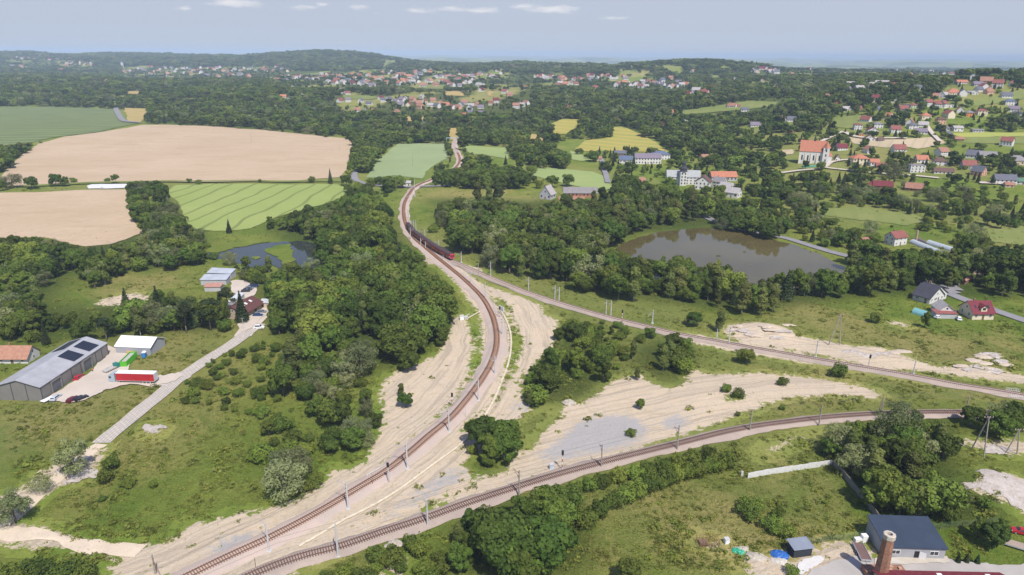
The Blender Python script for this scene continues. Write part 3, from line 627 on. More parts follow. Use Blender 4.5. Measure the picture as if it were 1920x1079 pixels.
ribbon('road', [(690,300),(680,318),(668,322),(664,332),(672,342),(700,348),(760,352),(790,351),(840,350)], flatp(6), ASPH, 3, .25)
ribbon('road', [(217,204),(220,212),(226,222),(234,229),(262,232)], flatp(9), ASPH, 6, .35); 
ribbon('road', [(1440,330),(1500,322),(1540,318),(1560,306),(1590,302),(1640,306)], flatp(5), GRAVEL, 4, .4)
ribbon('road', [(1545,316),(1570,319),(1600,322),(1660,328),(1720,332),(1760,336)], flatp(4.5), GRAVEL, 4, .35)
ribbon('road', [(1540,268),(1562,258),(1580,250),(1600,258),(1640,262),(1700,262)], flatp(5), GRAVEL, 4, .5); ribbon('road', [(1735,234),(1742,246),(1752,258),(1762,268)], flatp(5), GRAVEL, 4, .5)
ribbon('road', [(1836,345),(1870,346),(1900,348)], flatp(6), GRAVEL, 4, .4); ribbon('road', [(1128,300),(1130,312),(1136,330),(1140,345)], flatp(5), ASPH, 4, .35)
ribbon('dirt_path', [(40,352),(100,349),(160,346),(260,344),(400,343),(520,343),(640,342)], flatp(5), PASTURE, 5, .5)

# ------------------------------------------------------------------ railway
BEDH = .55
def gline(T): return catmull(G([p[0] for p in T], [p[1] for p in T])[:, :2], .62)
SLEEP = MB(); SLEEP.hexa([(-1.3,-.13,0),(1.3,-.13,0),(1.3,.13,0),(-1.3,.13,0),(-1.3,-.11,.16),(1.3,-.11,.16),(1.3,.11,.16),(-1.3,.11,.16)])
BALLAST2 = m_speckle('red_ballast', (.40, .325, .27), (.33, .275, .235), (.18, .14, .115), .15, 3)
def track(pts, i, label, sleeper_mat, sag):
    C, ss = gline(pts); T, N = frame(C); z = hf(C[:, 0], C[:, 1])
    for _ in range(30): z[1:-1] = (z[:-2]+z[1:-1]*2+z[2:])/4
    w = 2.3
    qs = (3.9, 2.7) if i == 0 else (2.95, 2.3)
    Cb = C[::3]; o, _ = ribbon('track_ballast', Cb, [(-q, -.12) if q == qs[0] else (-q, .3) for q in qs] + [(-1.5, BEDH), (0, BEDH+.02), (1.5, BEDH)] + [(q, .3) if q == qs[1] else (q, -.12) for q in qs[::-1]], BALLAST if i == 0 else BALLAST2, off=.14+.012*i, world=True, wig=.35)
    top = hf(C[:, 0], C[:, 1]) + (.14+.012*i)*(1+.004*C[:, 1]) + BEDH
    root = empty('railway_track', label, 'railway track', tuple(C[len(C)//2])+(0,))
    ox, oy = C[len(C)//2]
    for sgn in (-1, 1):
        prof = [(-.055, .10), (-.055, .30), (.055, .30), (.055, .10)]
        Vv = np.stack([np.stack([C[:, 0]+N[:, 0]*(sgn*.76+a)-ox, C[:, 1]+N[:, 1]*(sgn*.76+a)-oy, top+b], 1) for a, b in prof], 1)
        nn = len(C); id_ = np.arange(nn*4).reshape(nn, 4); q = np.stack([id_[:-1, :-1], id_[1:, :-1], id_[1:, 1:], id_[:-1, 1:]], -1).reshape(-1, 4)[:, ::-1]
        link('rail', npmesh('rail', Vv.reshape(-1, 3), [q], RAILM), root)
    sme = SLEEP.mesh('sleeper', [sleeper_mat]); d = C[:, 1] + 0*C[:, 0]
    px, py = project(np.stack([C[:, 0], C[:, 1], top], 1)); vis = (px > -5) & (px < 1925) & (py < 1085)
    order = sorted([j for j in range(0, len(C)) if vis[j]], key=lambda j: C[j, 1]); near = order[:100]; rest = [j for j in order[100:] if C[j, 1] < 800]
    sv = np.array(SLEEP.v); sf = np.array(SLEEP.f); Vs = []; Fs = []; b = 0
    rr = random.Random(i)
    for j in order:
        a = math.atan2(N[j, 1], N[j, 0]) + rr.uniform(-.02, .02)
        if j in near:
            s = link('sleeper', sme, root); s.location = (C[j, 0]-ox, C[j, 1]-oy, top[j]-.03); s.rotation_euler = (0, 0, a)
        elif C[j, 1] < 800:
            ca, sa = math.cos(a), math.sin(a); Vs.append(np.stack([sv[:, 0]*ca-sv[:, 1]*sa+C[j, 0]-ox, sv[:, 0]*sa+sv[:, 1]*ca+C[j, 1]-oy, sv[:, 2]+top[j]-.03], 1)); Fs.append(sf+b); b += 8
    if Vs: tag(link('sleeper', npmesh('sleeper', np.concatenate(Vs), [np.concatenate(Fs)], sleeper_mat), root), kind='stuff')
    return C, top
RAILM = paint('rail_steel', (.12, .065, .05), .6, .2, 1, .4, .2)
SL1 = paint('rust_stained_sleepers', (.24, .125, .07), .9, .3, 3); SL2 = paint('pale_concrete_sleepers', (.50, .40, .34), .9, .3, 2); SL3 = paint('tarred_sleepers', (.13, .07, .055), .9, .3, 3)
CA, ZA = track(TA, 0, 'long curving railway track sweeping from the bottom left past the wooded hill', SL1, 0)
CB, ZB = track(TB, 1, 'straight railway track carrying the red train and running off to the right', SL2, 0)
CC, ZC = track(TC, 2, 'lower railway track passing above the row of pollarded bushes', SL3, 0)
# concrete drain beside the curve
ribbon('drainage_channel', [(560,1026),(600,1004),(640,979),(700,949),(760,912),(827,862),(867,832),(900,795),(927,750),(940,718),(952,687),(958,655),(957,625),(948,600),(940,585)], [(-.36, .0), (-.34, .16), (-.2, .16), (0, .06), (.2, .16), (.34, .16), (.36, .0)], paint('new_concrete', (.58,.51,.38), .9, .2, 1), 2, .2)
ribbon('drainage_channel', [(700,888),(716,878),(735,868),(722,874)][:3], [(-.3,.0),(-.28,.18),(.28,.18),(.3,0)], paint('new_concrete', (.58,.51,.38)), 2, .2)
ribbon('drainage_channel', [(874,601),(885,594),(900,586)], [(-.3,.0),(-.28,.18),(.28,.18),(.3,0)], paint('new_concrete', (.58,.51,.38)), 2, .2)
# ------------------------------------------------------------------ trees: prototypes
def leafcloud(r, lobes, n_, size, inner=.22, jit=.55, squash=1.0):
    """many small leaf-clump faces spread over and through a set of lobes"""
    lobes = np.array(lobes, float); w = (lobes[:, 3]*lobes[:, 4]) ; w /= w.sum()
    li = r.choice(len(lobes), n_, p=w); L = lobes[li]
    d = r.randn(n_, 3); d /= np.linalg.norm(d, axis=1)[:, None]
    d[:, 2] = np.where((d[:, 2] < -.35) & (r.rand(n_) < .6), -d[:, 2], d[:, 2])
    rad = np.where(r.rand(n_) < inner, .35+.5*r.rand(n_), .86+.22*r.rand(n_))
    P = L[:, :3] + d*rad[:, None]*np.stack([L[:, 3], L[:, 3], L[:, 4]], 1)
    N = d + r.randn(n_, 3)*jit; N /= np.linalg.norm(N, axis=1)[:, None]
    a = np.cross(N, r.randn(n_, 3)); a /= np.linalg.norm(a, axis=1)[:, None]; b = np.cross(N, a)
    s = size*(.55+.9*r.rand(n_)); V = []
    for j in range(4):
        an = j*1.5708 + r.uniform(-.4, .4, n_); q = s*(.6+.6*r.rand(n_))
        V.append(P + a*(np.cos(an)*q)[:, None] + b*(np.sin(an)*q)[:, None]*squash)
    V = np.stack(V, 1).reshape(-1, 3)
    return V, np.arange(n_*4).reshape(-1, 4)
def limbs(r, h, tops, r0, base_h=.28, n_=6):
    mb = MB(); lean = r.uniform(-.25, .25, 2); zt = h*.62
    pts = [(0, 0, -.4), (lean[0]*.3, lean[1]*.3, h*base_h), (lean[0], lean[1], zt)]
    mb.tube(pts[0], pts[1], r0, r0*.75, n_); mb.tube(pts[1], pts[2], r0*.75, r0*.3, n_)
    for t in tops:
        f = r.uniform(.0, .6); s = [pts[1][i]*(1-f)+pts[2][i]*f for i in range(3)]
        mb.tube(s, (t[0]*.8, t[1]*.8, t[2]), r0*.38, r0*.1, 4)
    return np.array(mb.v), [np.array([f for f in mb.f if len(f) == 4]), np.array([f for f in mb.f if len(f) == 6])] if any(len(f) == 6 for f in mb.f) else [np.array([f for f in mb.f if len(f) == 4])]
def proto(kind, seed, n_, leaf_mat, size, lobes, trunk_r, h, bark=None, inner=.16, squash=1.0, jit=.42, base=.28):
    r = np.random.RandomState(seed)
    Vc, Qc = leafcloud(r, lobes, n_, size, inner, jit, squash)
    out = {'h': h, 'crown': npmesh('crown', Vc, [Qc], leaf_mat)}
    if trunk_r:
        Vt, Qt = limbs(r, h, [l[:3] for l in lobes[:6]], trunk_r, base)
        out['trunk'] = npmesh('trunk', Vt, Qt, bark or BARK)
        Q = [Qc] + [q+len(Vc) for q in Qt]; mi = [0]*len(Qc) + [1]*sum(len(q) for q in Qt)
        out['all'] = npmesh('tree_all', np.concatenate([Vc, Vt]), Q, [leaf_mat, bark or BARK], mi=mi)
    else: out['all'] = out['crown']
    return out
def broad_lobes(r, h, w, n_=9, low=.3):
    n_ += 8; L = [(0, 0, h*.60, w*.27, h*.26)]
    for i in range(n_):
        a = i*2.4 + r.uniform(-.4, .4); z = h*r.uniform(low, .84); e = math.sqrt(max(.08, 1-((z/h-.55)/.48)**2))
        rr_ = w*.5*e*r.uniform(.5, .78); s = w*r.uniform(.11, .21)
        L.append((math.cos(a)*rr_*1.08, math.sin(a)*rr_*1.08, z, s, s*r.uniform(.75, 1.1)))
    L.append((r.uniform(-.1, .1)*w, r.uniform(-.1, .1)*w, h*r.uniform(.84, .93), w*.16, h*.12)); return L
def tall_lobes(r, h, w, n_=9):
    return [(r.uniform(-.16, .16)*w, r.uniform(-.16, .16)*w, h*(.28+.66*i/(n_-1)), w*.5*(1-.7*abs(i/(n_-1)-.42)**1.2)*r.uniform(.7, 1), h*.10) for i in range(n_)]
def cone_lobes(h, w, n_=11):
    return [(0, 0, h*(.12+.86*i/(n_-1)), w*.5*(1-i/(n_-1))*.98+.12, h*.055) for i in range(n_)]
def pine_lobes(r, h, w):
    L = [(0, 0, h*.88, w*.26, h*.09)]
    for i in range(9):
        a = i*2.4; rr_ = w*.5*r.uniform(.3, .75); L.append((math.cos(a)*rr_, math.sin(a)*rr_, h*r.uniform(.5, .86), w*.2, h*.055))
    return L
def bush_lobes(r, h, w, n_=6):
    L = [(0, 0, h*.45, w*.34, h*.45)]
    for i in range(n_):
        a = i*2.4+r.uniform(-.5, .5); rr_ = w*r.uniform(.16, .36); s = w*r.uniform(.13, .24); L.append((math.cos(a)*rr_, math.sin(a)*rr_, h*r.uniform(.3, .72), s, h*r.uniform(.2, .32)))
    return L
NP = np.random.RandomState
PR = {'leafy': [], 'birch': [], 'willow': [], 'conifer': [], 'pine': [], 'shrub': [], 'saltbush': []}
def mk(ns, div):
    P = {}
    P['leafy'] = [proto('leafy', 10+i, int(4200/ns), L_DARK, .34*div, broad_lobes(NP(20+i), h, w, 10+i % 3), .28, h) for i, (h, w) in enumerate(((10, 9.5), (10, 8), (10, 7.2), (10, 8.8)))] + [proto('leafy', 15+i, int(3800/ns), (L_DARK, L_LIGHT, L_LIGHT)[i], (.34, .30, .36)[i]*div, broad_lobes(NP(120+i), 10, w, (6, 12, 9)[i], (.2, .3, .42)[i]), .26, 10, inner=.1) for i, w in enumerate((5.6, 6.6, 10.5))]
    P['birch'] = [proto('birch', 30+i, int(2600/ns), L_BIRCH, .28*div, tall_lobes(NP(40+i), 10, w), .16, 10, BARKW, .3) for i, w in enumerate((4.6, 3.8))]
    P['willow'] = [proto('willow', 50+i, int(3600/ns), L_WILLOW, .30*div, broad_lobes(NP(60+i), 10, w, 12, .2), .3, 10, None, .2, .5) for i, w in enumerate((11, 9.5))]
    P['conifer'] = [proto('conifer', 70+i, int(2600/ns), L_CON, .26*div, cone_lobes(10, w), .15, 10, None, .3, .6, .8) for i, w in enumerate((4.4, 3.6))]
    P['pine'] = [proto('pine', 80, int(2200/ns), L_CON, .28*div, pine_lobes(NP(81), 10, 6), .2, 10, None, .3, .6, .8)]
    return P
PN = mk(1, 1.0); PF = mk(5, 2.1)
PN['shrub'] = [proto('shrub', 90+i, 1300, L_BUSH, .27, bush_lobes(NP(95+i), 5, w, 8), 0, 5) for i, w in enumerate((6.6, 5.6, 7.4))]
PN['saltbush'] = [proto('saltbush', 97, 1500, L_WILLOW, .25, bush_lobes(NP(98), 5, 7.2), 0, 5, squash=.4)]
PF['shrub'] = [proto('shrub', 190+i, 260, L_BUSH, .55, bush_lobes(NP(195+i), 5, w), 0, 5) for i, w in enumerate((6.6, 5.6))]
PF['saltbush'] = PN['saltbush']
KINDS_ = ['leafy', 'birch', 'willow', 'conifer', 'pine', 'shrub', 'saltbush']
# ------------------------------------------------------------------ where the trees stand: canopy areas traced on the photograph
SW, SH = 960, 560
gx, gy = np.meshgrid((np.arange(SW)+.5)*2, (np.arange(SH)+.5)*2)
ZONE = np.zeros((SH, SW), np.uint8)
Z = {}   # id: (phrase, {kind: share}, (hmin, hmax), spacing)
def zone(i, phrase, mixd, hr, sp, polys):
    Z[i] = (phrase, mixd, hr, sp)
    for p in polys: ZONE[inpoly(p, gx, gy)] = i
def clear(polys):
    for p in polys: ZONE[inpoly(p, gx, gy)] = 0
zone(1, 'in the far woods', {'leafy':.66,'birch':.14,'conifer':.08,'pine':.05,'willow':.07}, (7, 15), 13, [[(-9,60),(1929,60),(1929,160),(1929,262),(1500,250),(1240,262),(1040,262),(845,262),(640,262),(262,232),(230,205),(-9,200)]])
zone(2, 'between the fields beyond the railway', {'leafy':.8,'birch':.1,'shrub':.1}, (8, 15), 9, [[(640,262),(700,255),(840,262),(842,272),(745,270),(720,285),(700,312),(690,325),(660,315),(645,320),(645,290),(655,262)],
   [(865,250),(1035,255),(1180,252),(1180,262),(1060,262),(1035,275),(1072,290),(1070,322),(1040,320),(1000,312),(958,300),(955,275),(870,270),(862,262)],
   [(790,312),(830,305),(860,312),(960,312),(1005,325),(1008,345),(980,356),(850,354),(815,350),(795,342)], [(835,275),(846,275),(852,300),(840,312),(832,300)], [(868,275),(880,290),(905,295),(915,312),(870,312)],
   [(690,330),(720,320),(750,328),(762,312),(780,310),(782,345),(760,350),(720,375),(720,350),(690,345)], [(600,378),(650,345),(700,350),(720,380),(740,400),(620,400)], [(905,290),(918,285),(920,308),(905,308)],
   [(640,315),(660,318),(662,335),(640,335)]])
zone(3, 'on the village hillside', {'leafy':.62,'conifer':.1,'birch':.13,'shrub':.15}, (7, 14), 10.5, [[(1040,235),(1240,235),(1500,225),(1929,240),(1929,352),(1700,352),(1480,352),(1480,380),(1310,385),(1130,385),(1140,350),(1150,330),(1130,310),(1100,300),(1075,285),(1250,290),(1240,270),(1200,250),(1170,238),(1140,240),(1100,262),(1070,262),(1060,250),(1084,240)]])
zone(4, 'in the wood behind the brown pond', {'leafy':.56,'birch':.34,'willow':.06,'conifer':.04}, (7.5, 17), 7.4, [[(812,392),(835,368),(870,378),(960,378),(1010,388),(1050,378),(1120,380),(1200,372),(1240,378),(1310,382),(1350,400),(1420,405),(1475,415),(1475,450),(1440,445),(1400,442),(1350,434),(1345,412),(1300,415),(1250,420),(1185,440),(1165,458),(1120,470),(1110,482),(1160,478),(1240,485),(1290,488),(1330,500),(1345,488),(1385,488),(1400,520),(1440,530),(1470,500),(1530,498),(1570,510),(1600,490),(1640,492),(1700,495),(1750,480),(1780,500),(1830,510),(1929,500),(1929,560),(1880,560),(1862,545),(1830,530),(1800,540),(1760,545),(1700,545),(1640,558),(1560,560),(1480,560),(1440,590),(1390,592),(1330,572),(1260,562),(1180,566),(1100,552),(1000,525),(920,505),(870,478),(820,452),(800,432),(812,415)]])
zone(5, 'in the shrubby slope below the village', {'leafy':.22,'shrub':.42,'willow':.24,'birch':.06,'conifer':.06}, (5, 11), 8.6, [[(1480,352),(1929,352),(1929,500),(1830,505),(1780,500),(1750,490),(1640,490),(1600,480),(1560,470),(1500,455),(1475,440),(1475,415),(1420,405),(1480,390)]])
zone(6, 'in the wood between the small pond and the curving track', {'leafy':.80,'birch':.13,'willow':.03,'conifer':.04}, (7.5, 16.5), 6.9, [[(490,425),(520,405),(560,385),(620,378),(625,360),(660,350),(700,372),(730,405),(745,440),(770,470),(795,480),(800,510),(840,530),(850,570),(845,610),(850,640),(830,665),(790,690),(735,698),(715,690),(700,650),(660,640),(640,660),(600,690),(570,720),(545,760),(520,740),(530,690),(560,650),(530,630),(495,615),(500,570),(470,530),(500,510),(540,510),(600,505),(612,465),(600,455),(560,450),(540,430)]])
zone(7, 'in the woods left of the yard', {'leafy':.52,'birch':.14,'willow':.12,'conifer':.06,'pine':.04,'shrub':.12}, (8, 13), 7.2, [[(-9,445),(60,440),(130,458),(160,470),(240,452),(280,430),(240,400),(235,350),(260,335),(310,345),(318,375),(350,410),(380,432),(395,460),(380,500),(330,505),(270,510),(180,542),(150,515),(100,522),(80,560),(90,590),(200,585),(240,565),(290,550),(330,548),(370,560),(430,590),(445,620),(380,630),(300,628),(240,632),(170,642),(60,648),(-9,645)], [(-9,235),(40,240),(60,238),(150,218),(182,240),(120,262),(60,285),(10,320),(-9,328)], [(400,500),(470,490),(490,520),(480,545),(450,520),(420,515)]])
zone(8, 'between the curving track and the straight one', {'leafy':.6,'birch':.22,'shrub':.18}, (6, 11.5), 8.2, [[(975,725),(985,685),(1030,640),(1045,605),(1080,592),(1110,615),(1100,650),(1140,680),(1142,722),(1115,745),(1060,742),(1010,768),(980,762)], [(1180,650),(1200,618),(1240,615),(1312,640),(1315,680),(1285,728),(1235,722),(1190,718)]])
zone(9, 'in the clump on the pale earth between the tracks', {'leafy':1}, (7.5, 10), 6.5, [[(870,800),(900,778),(940,790),(962,820),(962,865),(945,885),(905,885),(880,850)], [(950,800),(990,765),(1015,775),(1000,825),(965,835)]])
zone(10, 'in the wood at the bottom of the picture', {'leafy':.95,'birch':.05}, (10.5, 15), 6.8, [[(835,1000),(850,960),(900,950),(960,935),(1010,915),(1080,915),(1112,950),(1118,1000),(1112,1119),(850,1119),(820,1060)]])
zone(11, 'in the thicket beside the walled meadow', {'leafy':.6,'willow':.25,'birch':.15}, (8, 12), 6.8, [[(1540,840),(1560,800),(1620,790),(1700,788),(1745,790),(1760,840),(1775,850),(1745,880),(1790,880),(1830,930),(1900,945),(1912,990),(1860,1012),(1800,1000),(1720,988),(1655,975),(1605,920),(1575,870)], [(1815,755),(1880,750),(1929,745),(1929,800),(1900,825),(1830,815),(1800,790)]])
zone(12, 'on the rough slope below the slab road', {'leafy':.3,'shrub':.45,'willow':.25}, (4.5, 9.5), 6.2, [[(490,795),(520,770),(560,790),(600,760),(640,740),(700,720),(715,790),(690,860),(640,880),(600,905),(560,945),(490,940),(500,890),(440,890),(450,850),(500,830)], [(620,680),(660,640),(715,690),(690,730),(640,740),(600,760),(540,760),(570,720)]])
zone(13, 'in the bushes beside the slab road', {'shrub':.92,'leafy':.08}, (2.0, 4.2), 6.0, [[(340,715),(400,670),(460,640),(520,640),(560,660),(530,740),(490,790),(400,760),(330,760)], [(380,560),(480,550),(500,600),(470,625)], [(1140,590),(1180,610),(1180,690),(1120,640)], [(1090,592),(1135,600),(1180,645),(1180,715),(1145,715),(1140,680),(1105,650)]])
zone(14, 'in the bushes at the bottom left', {'shrub':1.0}, (2.5, 5), 5.0, [[(-9,1040),(100,1055),(190,1048),(232,1050),(190,1085),(-9,1119)], [(600,1060),(700,1010),(790,1000),(830,1040),(840,1119),(600,1119)], [(1395,935),(1480,940),(1530,975),(1440,990),(1390,960)], [(1340,780),(1480,758),(1500,780),(1350,800)], [(1700,770),(1800,790),(1790,830),(1740,825)]])
zone(15, 'along the pond bank', {'leafy':.7,'birch':.3}, (8, 12), 6.5, [[(1340,410),(1350,385),(1440,395),(1480,400),(1478,445),(1440,450),(1400,440),(1350,430)]])
for nm, p, m_ in FIELDS: clear([p])
clear([[(540,143),(870,143),(870,164),(540,164)],[(225,126),(545,126),(545,147),(225,147)],[(12,107),(180,116),(180,128),(12,116)],[(995,142),(1190,142),(1295,154),(1295,168),(1150,168),(995,155)],[(1405,130),(1480,124),(1700,124),(1700,136),(1405,142)],[(1700,134),(1910,134),(1910,143),(1700,143)]])
clear([POND2, [(1180,470),(1200,450),(1340,432),(1400,440),(1550,490),(1590,510),(1560,515),(1400,515),(1340,480),(1240,470)],
 [(590,140),(640,136),(900,140),(900,148),(620,150)], [(770,165),(790,155),(850,158),(830,170)], [(1120,285),(1300,285),(1320,300),(1240,335),(1150,330),(1120,300)], [(1085,340),(1130,348),(1130,378),(1060,370)],
 [(1500,250),(1760,250),(1780,280),(1560,285),(1500,270)], [(1470,270),(1545,265),(1560,320),(1480,320)], [(1590,290),(1670,290),(1680,330),(1590,320)], [(1700,295),(1929,285),(1929,345),(1830,350),(1690,325)], [(1250,310),(1395,320),(1400,380),(1350,375),(1240,345)],
 [(1700,190),(1860,190),(1870,230),(1700,235)], [(1520,285),(1580,280),(1600,300),(1560,318)], [(410,515),(500,540),(505,600),(470,620),(440,560)],
 [(1650,428),(1780,438),(1800,475),(1650,468)], [(1480,444),(1640,488),(1610,495),(1480,456)], [(960,355),(1000,355),(1000,372),(800,372),(790,356)],
 [(620,180),(1000,170),(1000,212),(640,208)], [(500,135),(900,135),(1200,150),(1200,160),(800,160),(500,148)], [(1320,200),(1480,180),(1480,205),(1320,215)], [(1780,150),(1929,165),(1929,200),(1850,200),(1770,170)],
 [(1745,540),(1929,590),(1929,610),(1740,555)], [(1540,300),(1660,305),(1670,330),(1560,325)], [(845,440),(870,480),(800,440)]])
SPARSE = {}   # inside these the trees stand scattered
for px0, py0, px1, py1, f in ((620,178,1000,212,.30), (590,133,1200,162,.35), (1700,188,1870,236,.62), (1500,248,1780,286,.5), (1690,290,1929,348,.55), (1120,285,1320,335,.4), (1240,310,1400,380,.30), (1590,290,1680,330,.4), (1320,178,1480,215,.3), (1770,150,1929,200,.35), (520,141,880,164,.5), (225,124,545,148,.5), (10,106,180,130,.5), (995,140,1295,170,.5), (1405,124,1700,142,.5), (1700,133,1910,145,.5)):
    SPARSE[(px0, py0, px1, py1)] = f
def zat(px, py):
    i = np.clip((px/2).astype(int), 0, SW-1); j = np.clip((py/2).astype(int), 0, SH-1); return ZONE[j, i]
BLOCK = []        # footprints kept free of trees: (x, y, radius)
HOUSEPX = []
def scatter(Y0, Y1, cell):
    r = NP(int(Y0)); pts = []
    ys = np.arange(Y0, Y1, cell); X = []; Yl = []
    for y in ys:
        xs = np.arange(-.80*y-20, .80*y+20, cell); X.append(xs+r.uniform(-.42, .42, len(xs))*cell); Yl.append(np.full(len(xs), y)+r.uniform(-.42, .42, len(xs))*cell)
    return np.concatenate(X), np.concatenate(Yl)
def tracks_clear(x, y, w):
    m = np.ones(len(x), bool)
    for C in (CA[::5], CB[::5], CC[::5]):
        for s in range(0, len(C), 200):
            c = C[s:s+200]; bx = (x > c[:, 0].min()-w) & (x < c[:, 0].max()+w) & (y > c[:, 1].min()-w) & (y < c[:, 1].max()+w)
            if bx.any():
                d = np.hypot(x[bx][:, None]-c[:, 0], y[bx][:, None]-c[:, 1]).min(1); m[np.where(bx)[0][d < w]] = False
    return m
T = {k_: [] for k_ in KINDS_}      # kind -> rows (x, y, z, height, zone)
def place(Y0, Y1, cell, hs=1.0, near=True):
    x, y = scatter(Y0, Y1, cell); z = hf(x, y); r = NP(int(Y0)+1); n_ = len(x)
    bx, by = project(np.stack([x, y, z+.5], 1)); bz = zat(bx, by); inf = (bx > -60) & (bx < 1980) & (by < 1150)
    u = r.rand(n_); uh = r.rand(n_); us = r.rand(n_); done = np.zeros(n_, bool)
    okt = tracks_clear(x, y, 7.5) if Y0 < 1500 else np.ones(n_, bool)
    for B in BLOCK: okt &= np.hypot(x-B[0], y-B[1]) > B[2]
    if Y0 > 390: okt &= ~((bz == 3) & (bx > 1380) & (by < 345) & (fsin(x, y, 85, 71, 2) > .18)) & ~((bz == 5) & (fsin(x, y, 60, 72, 2) > .45))
    if Y0 > 1300: okt &= (fsin(x, y*.42, 300, 61, 3) < .42) | (r.rand(n_) < .16) | (by < 124)
    for zi, (ph, md, hr, sp) in Z.items():
        m0 = (bz == zi) & inf & okt
        if near:
            m0 &= us < (cell/sp)**2*1.05 if sp > cell else True
        for att in (1.0, .6, .35):
            c = m0 & ~done
            if not c.any(): continue
            h = (hr[0]+(hr[1]-hr[0])*uh)*att*hs
            if near or True:
                tx, ty = project(np.stack([x, y, z+h*.78], 1)); tz = zat(tx, ty)
                okk = c & ((tz > 0) | (ty < 135)) & ((tz == zi) | (tz > 0))
                if Y0 < 700:
                    wpx = h*.30/np.hypot(x, y)*F; l = zat(tx-wpx, ty); rgt = zat(tx+wpx, ty); okk &= (l > 0) & (rgt > 0)
            ks = list(md); cum = np.cumsum([md[q] for q in ks]); ki = np.searchsorted(cum, u*cum[-1]*.9999)
            sel = np.where(okk)[0]
            for q, kn in enumerate(ks):
                s2 = sel[ki[sel] == q]; kn2 = kn if att > .9 else ('shrub' if att < .5 or h.mean() < 5 else kn)
                hh = h[s2]*(.62 if kn2 == 'shrub' and att > .9 and zi not in (13, 14) else 1.0)
                T[kn2].append(np.stack([x[s2], y[s2], z[s2], hh, np.full(len(s2), zi)], 1))
            done[sel] = True
    # scattered trees among houses
    for (a, b, c_, d_), f in SPARSE.items():
        m = (bx > a) & (bx < c_) & (by > b) & (by < d_) & (bz == 0) & okt & (us < f*(.8 if Y0 < 1500 else 1.0)) & ~done
        fld = np.zeros(n_, bool)
        for nm, p, m_ in FIELDS:
            if p[0][1] < 300: fld |= inpoly(p, bx, by)
        s2 = np.where(m & ~fld)[0]; done[s2] = True
        for q, kn in enumerate(('leafy', 'shrub', 'conifer')):
            s3 = s2[(u[s2]*3).astype(int) == q]; T[kn].append(np.stack([x[s3], y[s3], z[s3], (5+5*uh[s3])*hs*(.6 if kn == 'shrub' else 1), np.full(len(s3), 3)], 1))
# ------------------------------------------------------------------ buildings
def frame3(p0, p1, p2):
    a, b, c = G([p0[0], p1[0], p2[0]], [p0[1], p1[1], p2[1]])
    yaw = math.atan2(b[1]-a[1], b[0]-a[0]); w = math.hypot(b[0]-a[0], b[1]-a[1])
    ax = np.array([math.cos(yaw), math.sin(yaw)]); d = abs(-ax[1]*(c[0]-a[0])+ax[0]*(c[1]-a[1])); return a, yaw, w, d
WMESH = {}
def window_mesh(w, h):
    key = (w, h)
    if key not in WMESH:
        f = MB(); t = .09
        f.box(-w/2, w/2, -.07, .0, -h/2, -h/2+t); f.box(-w/2, w/2, -.07, .0, h/2-t, h/2)
        f.box(-w/2, -w/2+t, -.07, 0, -h/2+t, h/2-t); f.box(w/2-t, w/2, -.07, 0, -h/2+t, h/2-t)
        if w > 1.05: f.box(-.04, .04, -.06, 0, -h/2+t, h/2-t)
        p = MB(); p.box(-w/2+t, w/2-t, -.035, -.005, -h/2+t, h/2-t)
        WMESH[key] = (f.mesh('frame', [WPAINT]), p.mesh('pane', [DARKG]))
    return WMESH[key]
PLAINW = {}
def window(parent, x, y, z, rz, w=1.1, h=1.3, full=False):
    if full:
        fm, pm = window_mesh(w, h); o = link('window', fm, parent); link('pane', pm, o)
    else:
        if (w, h) not in PLAINW:
            m = MB(); m.box(-w/2, w/2, -.05, .02, -h/2, h/2); PLAINW[(w, h)] = m.mesh('window', [DARKG])
        o = link('window', PLAINW[(w, h)], parent)
    o.location = (x, y, z); o.rotation_euler = (0, 0, rz); return o
def gable_walls(w, d, hw, rh, m=0):
    b = MB(); b.prism([(0, -1.2), (d, -1.2), (d, hw), (d/2, hw+rh), (0, hw)], 'x', 0, w); return b
def gable_roof(w, d, hw, rh, ov=.5, t=.18, oe=.45):
    b = MB(); s = rh/(d/2); yo = -ov; zo = hw-ov*s
    b.prism([(yo, zo+.03), (yo, zo+t+.03), (d/2, hw+rh+t+.03), (d/2, hw+rh+.03)], 'x', -oe, w+oe)
    b.prism([(d-yo, zo+.03), (d/2, hw+rh+.03), (d/2, hw+rh+t+.03), (d-yo, zo+t+.03)], 'x', -oe, w+oe); return b
def hip_roof(w, d, hw, rh, ov=.5, r=None):
    b = MB(); r = min(w, d)/2 if r is None else r; x0_, x1_, y0_, y1_ = -ov, w+ov, -ov, d+ov; z = hw
    P = [(x0_, y0_, z), (x1_, y0_, z), (x1_, y1_, z), (x0_, y1_, z)]; Q = [(p[0], p[1], z+.18) for p in P]
    if w >= d: a, c = (x0_+r+ov, d/2, z+rh), (x1_-r-ov, d/2, z+rh); F_ = [[Q[0], Q[1], c, a], [Q[1], Q[2], c], [Q[2], Q[3], a, c], [Q[3], Q[0], a]]
    else: a, c = (w/2, y0_+r+ov, z+rh), (w/2, y1_-r-ov, z+rh); F_ = [[Q[0], Q[1], a], [Q[1], Q[2], c, a], [Q[2], Q[3], c], [Q[3], Q[0], a, c]]
    for f in F_: b.face(f)
    b.face([P[3], P[2], P[1], P[0]])
    for i in range(4): b.face([P[i], P[(i+1) % 4], Q[(i+1) % 4], Q[i]])
    return b
def pc_(hexs): 
    c = [int(hexs[i:i+2], 16)/255 for i in (0, 2, 4)]; return tuple((v/12.92 if v < .04 else ((v+.055)/1.055)**2.4) for v in c)
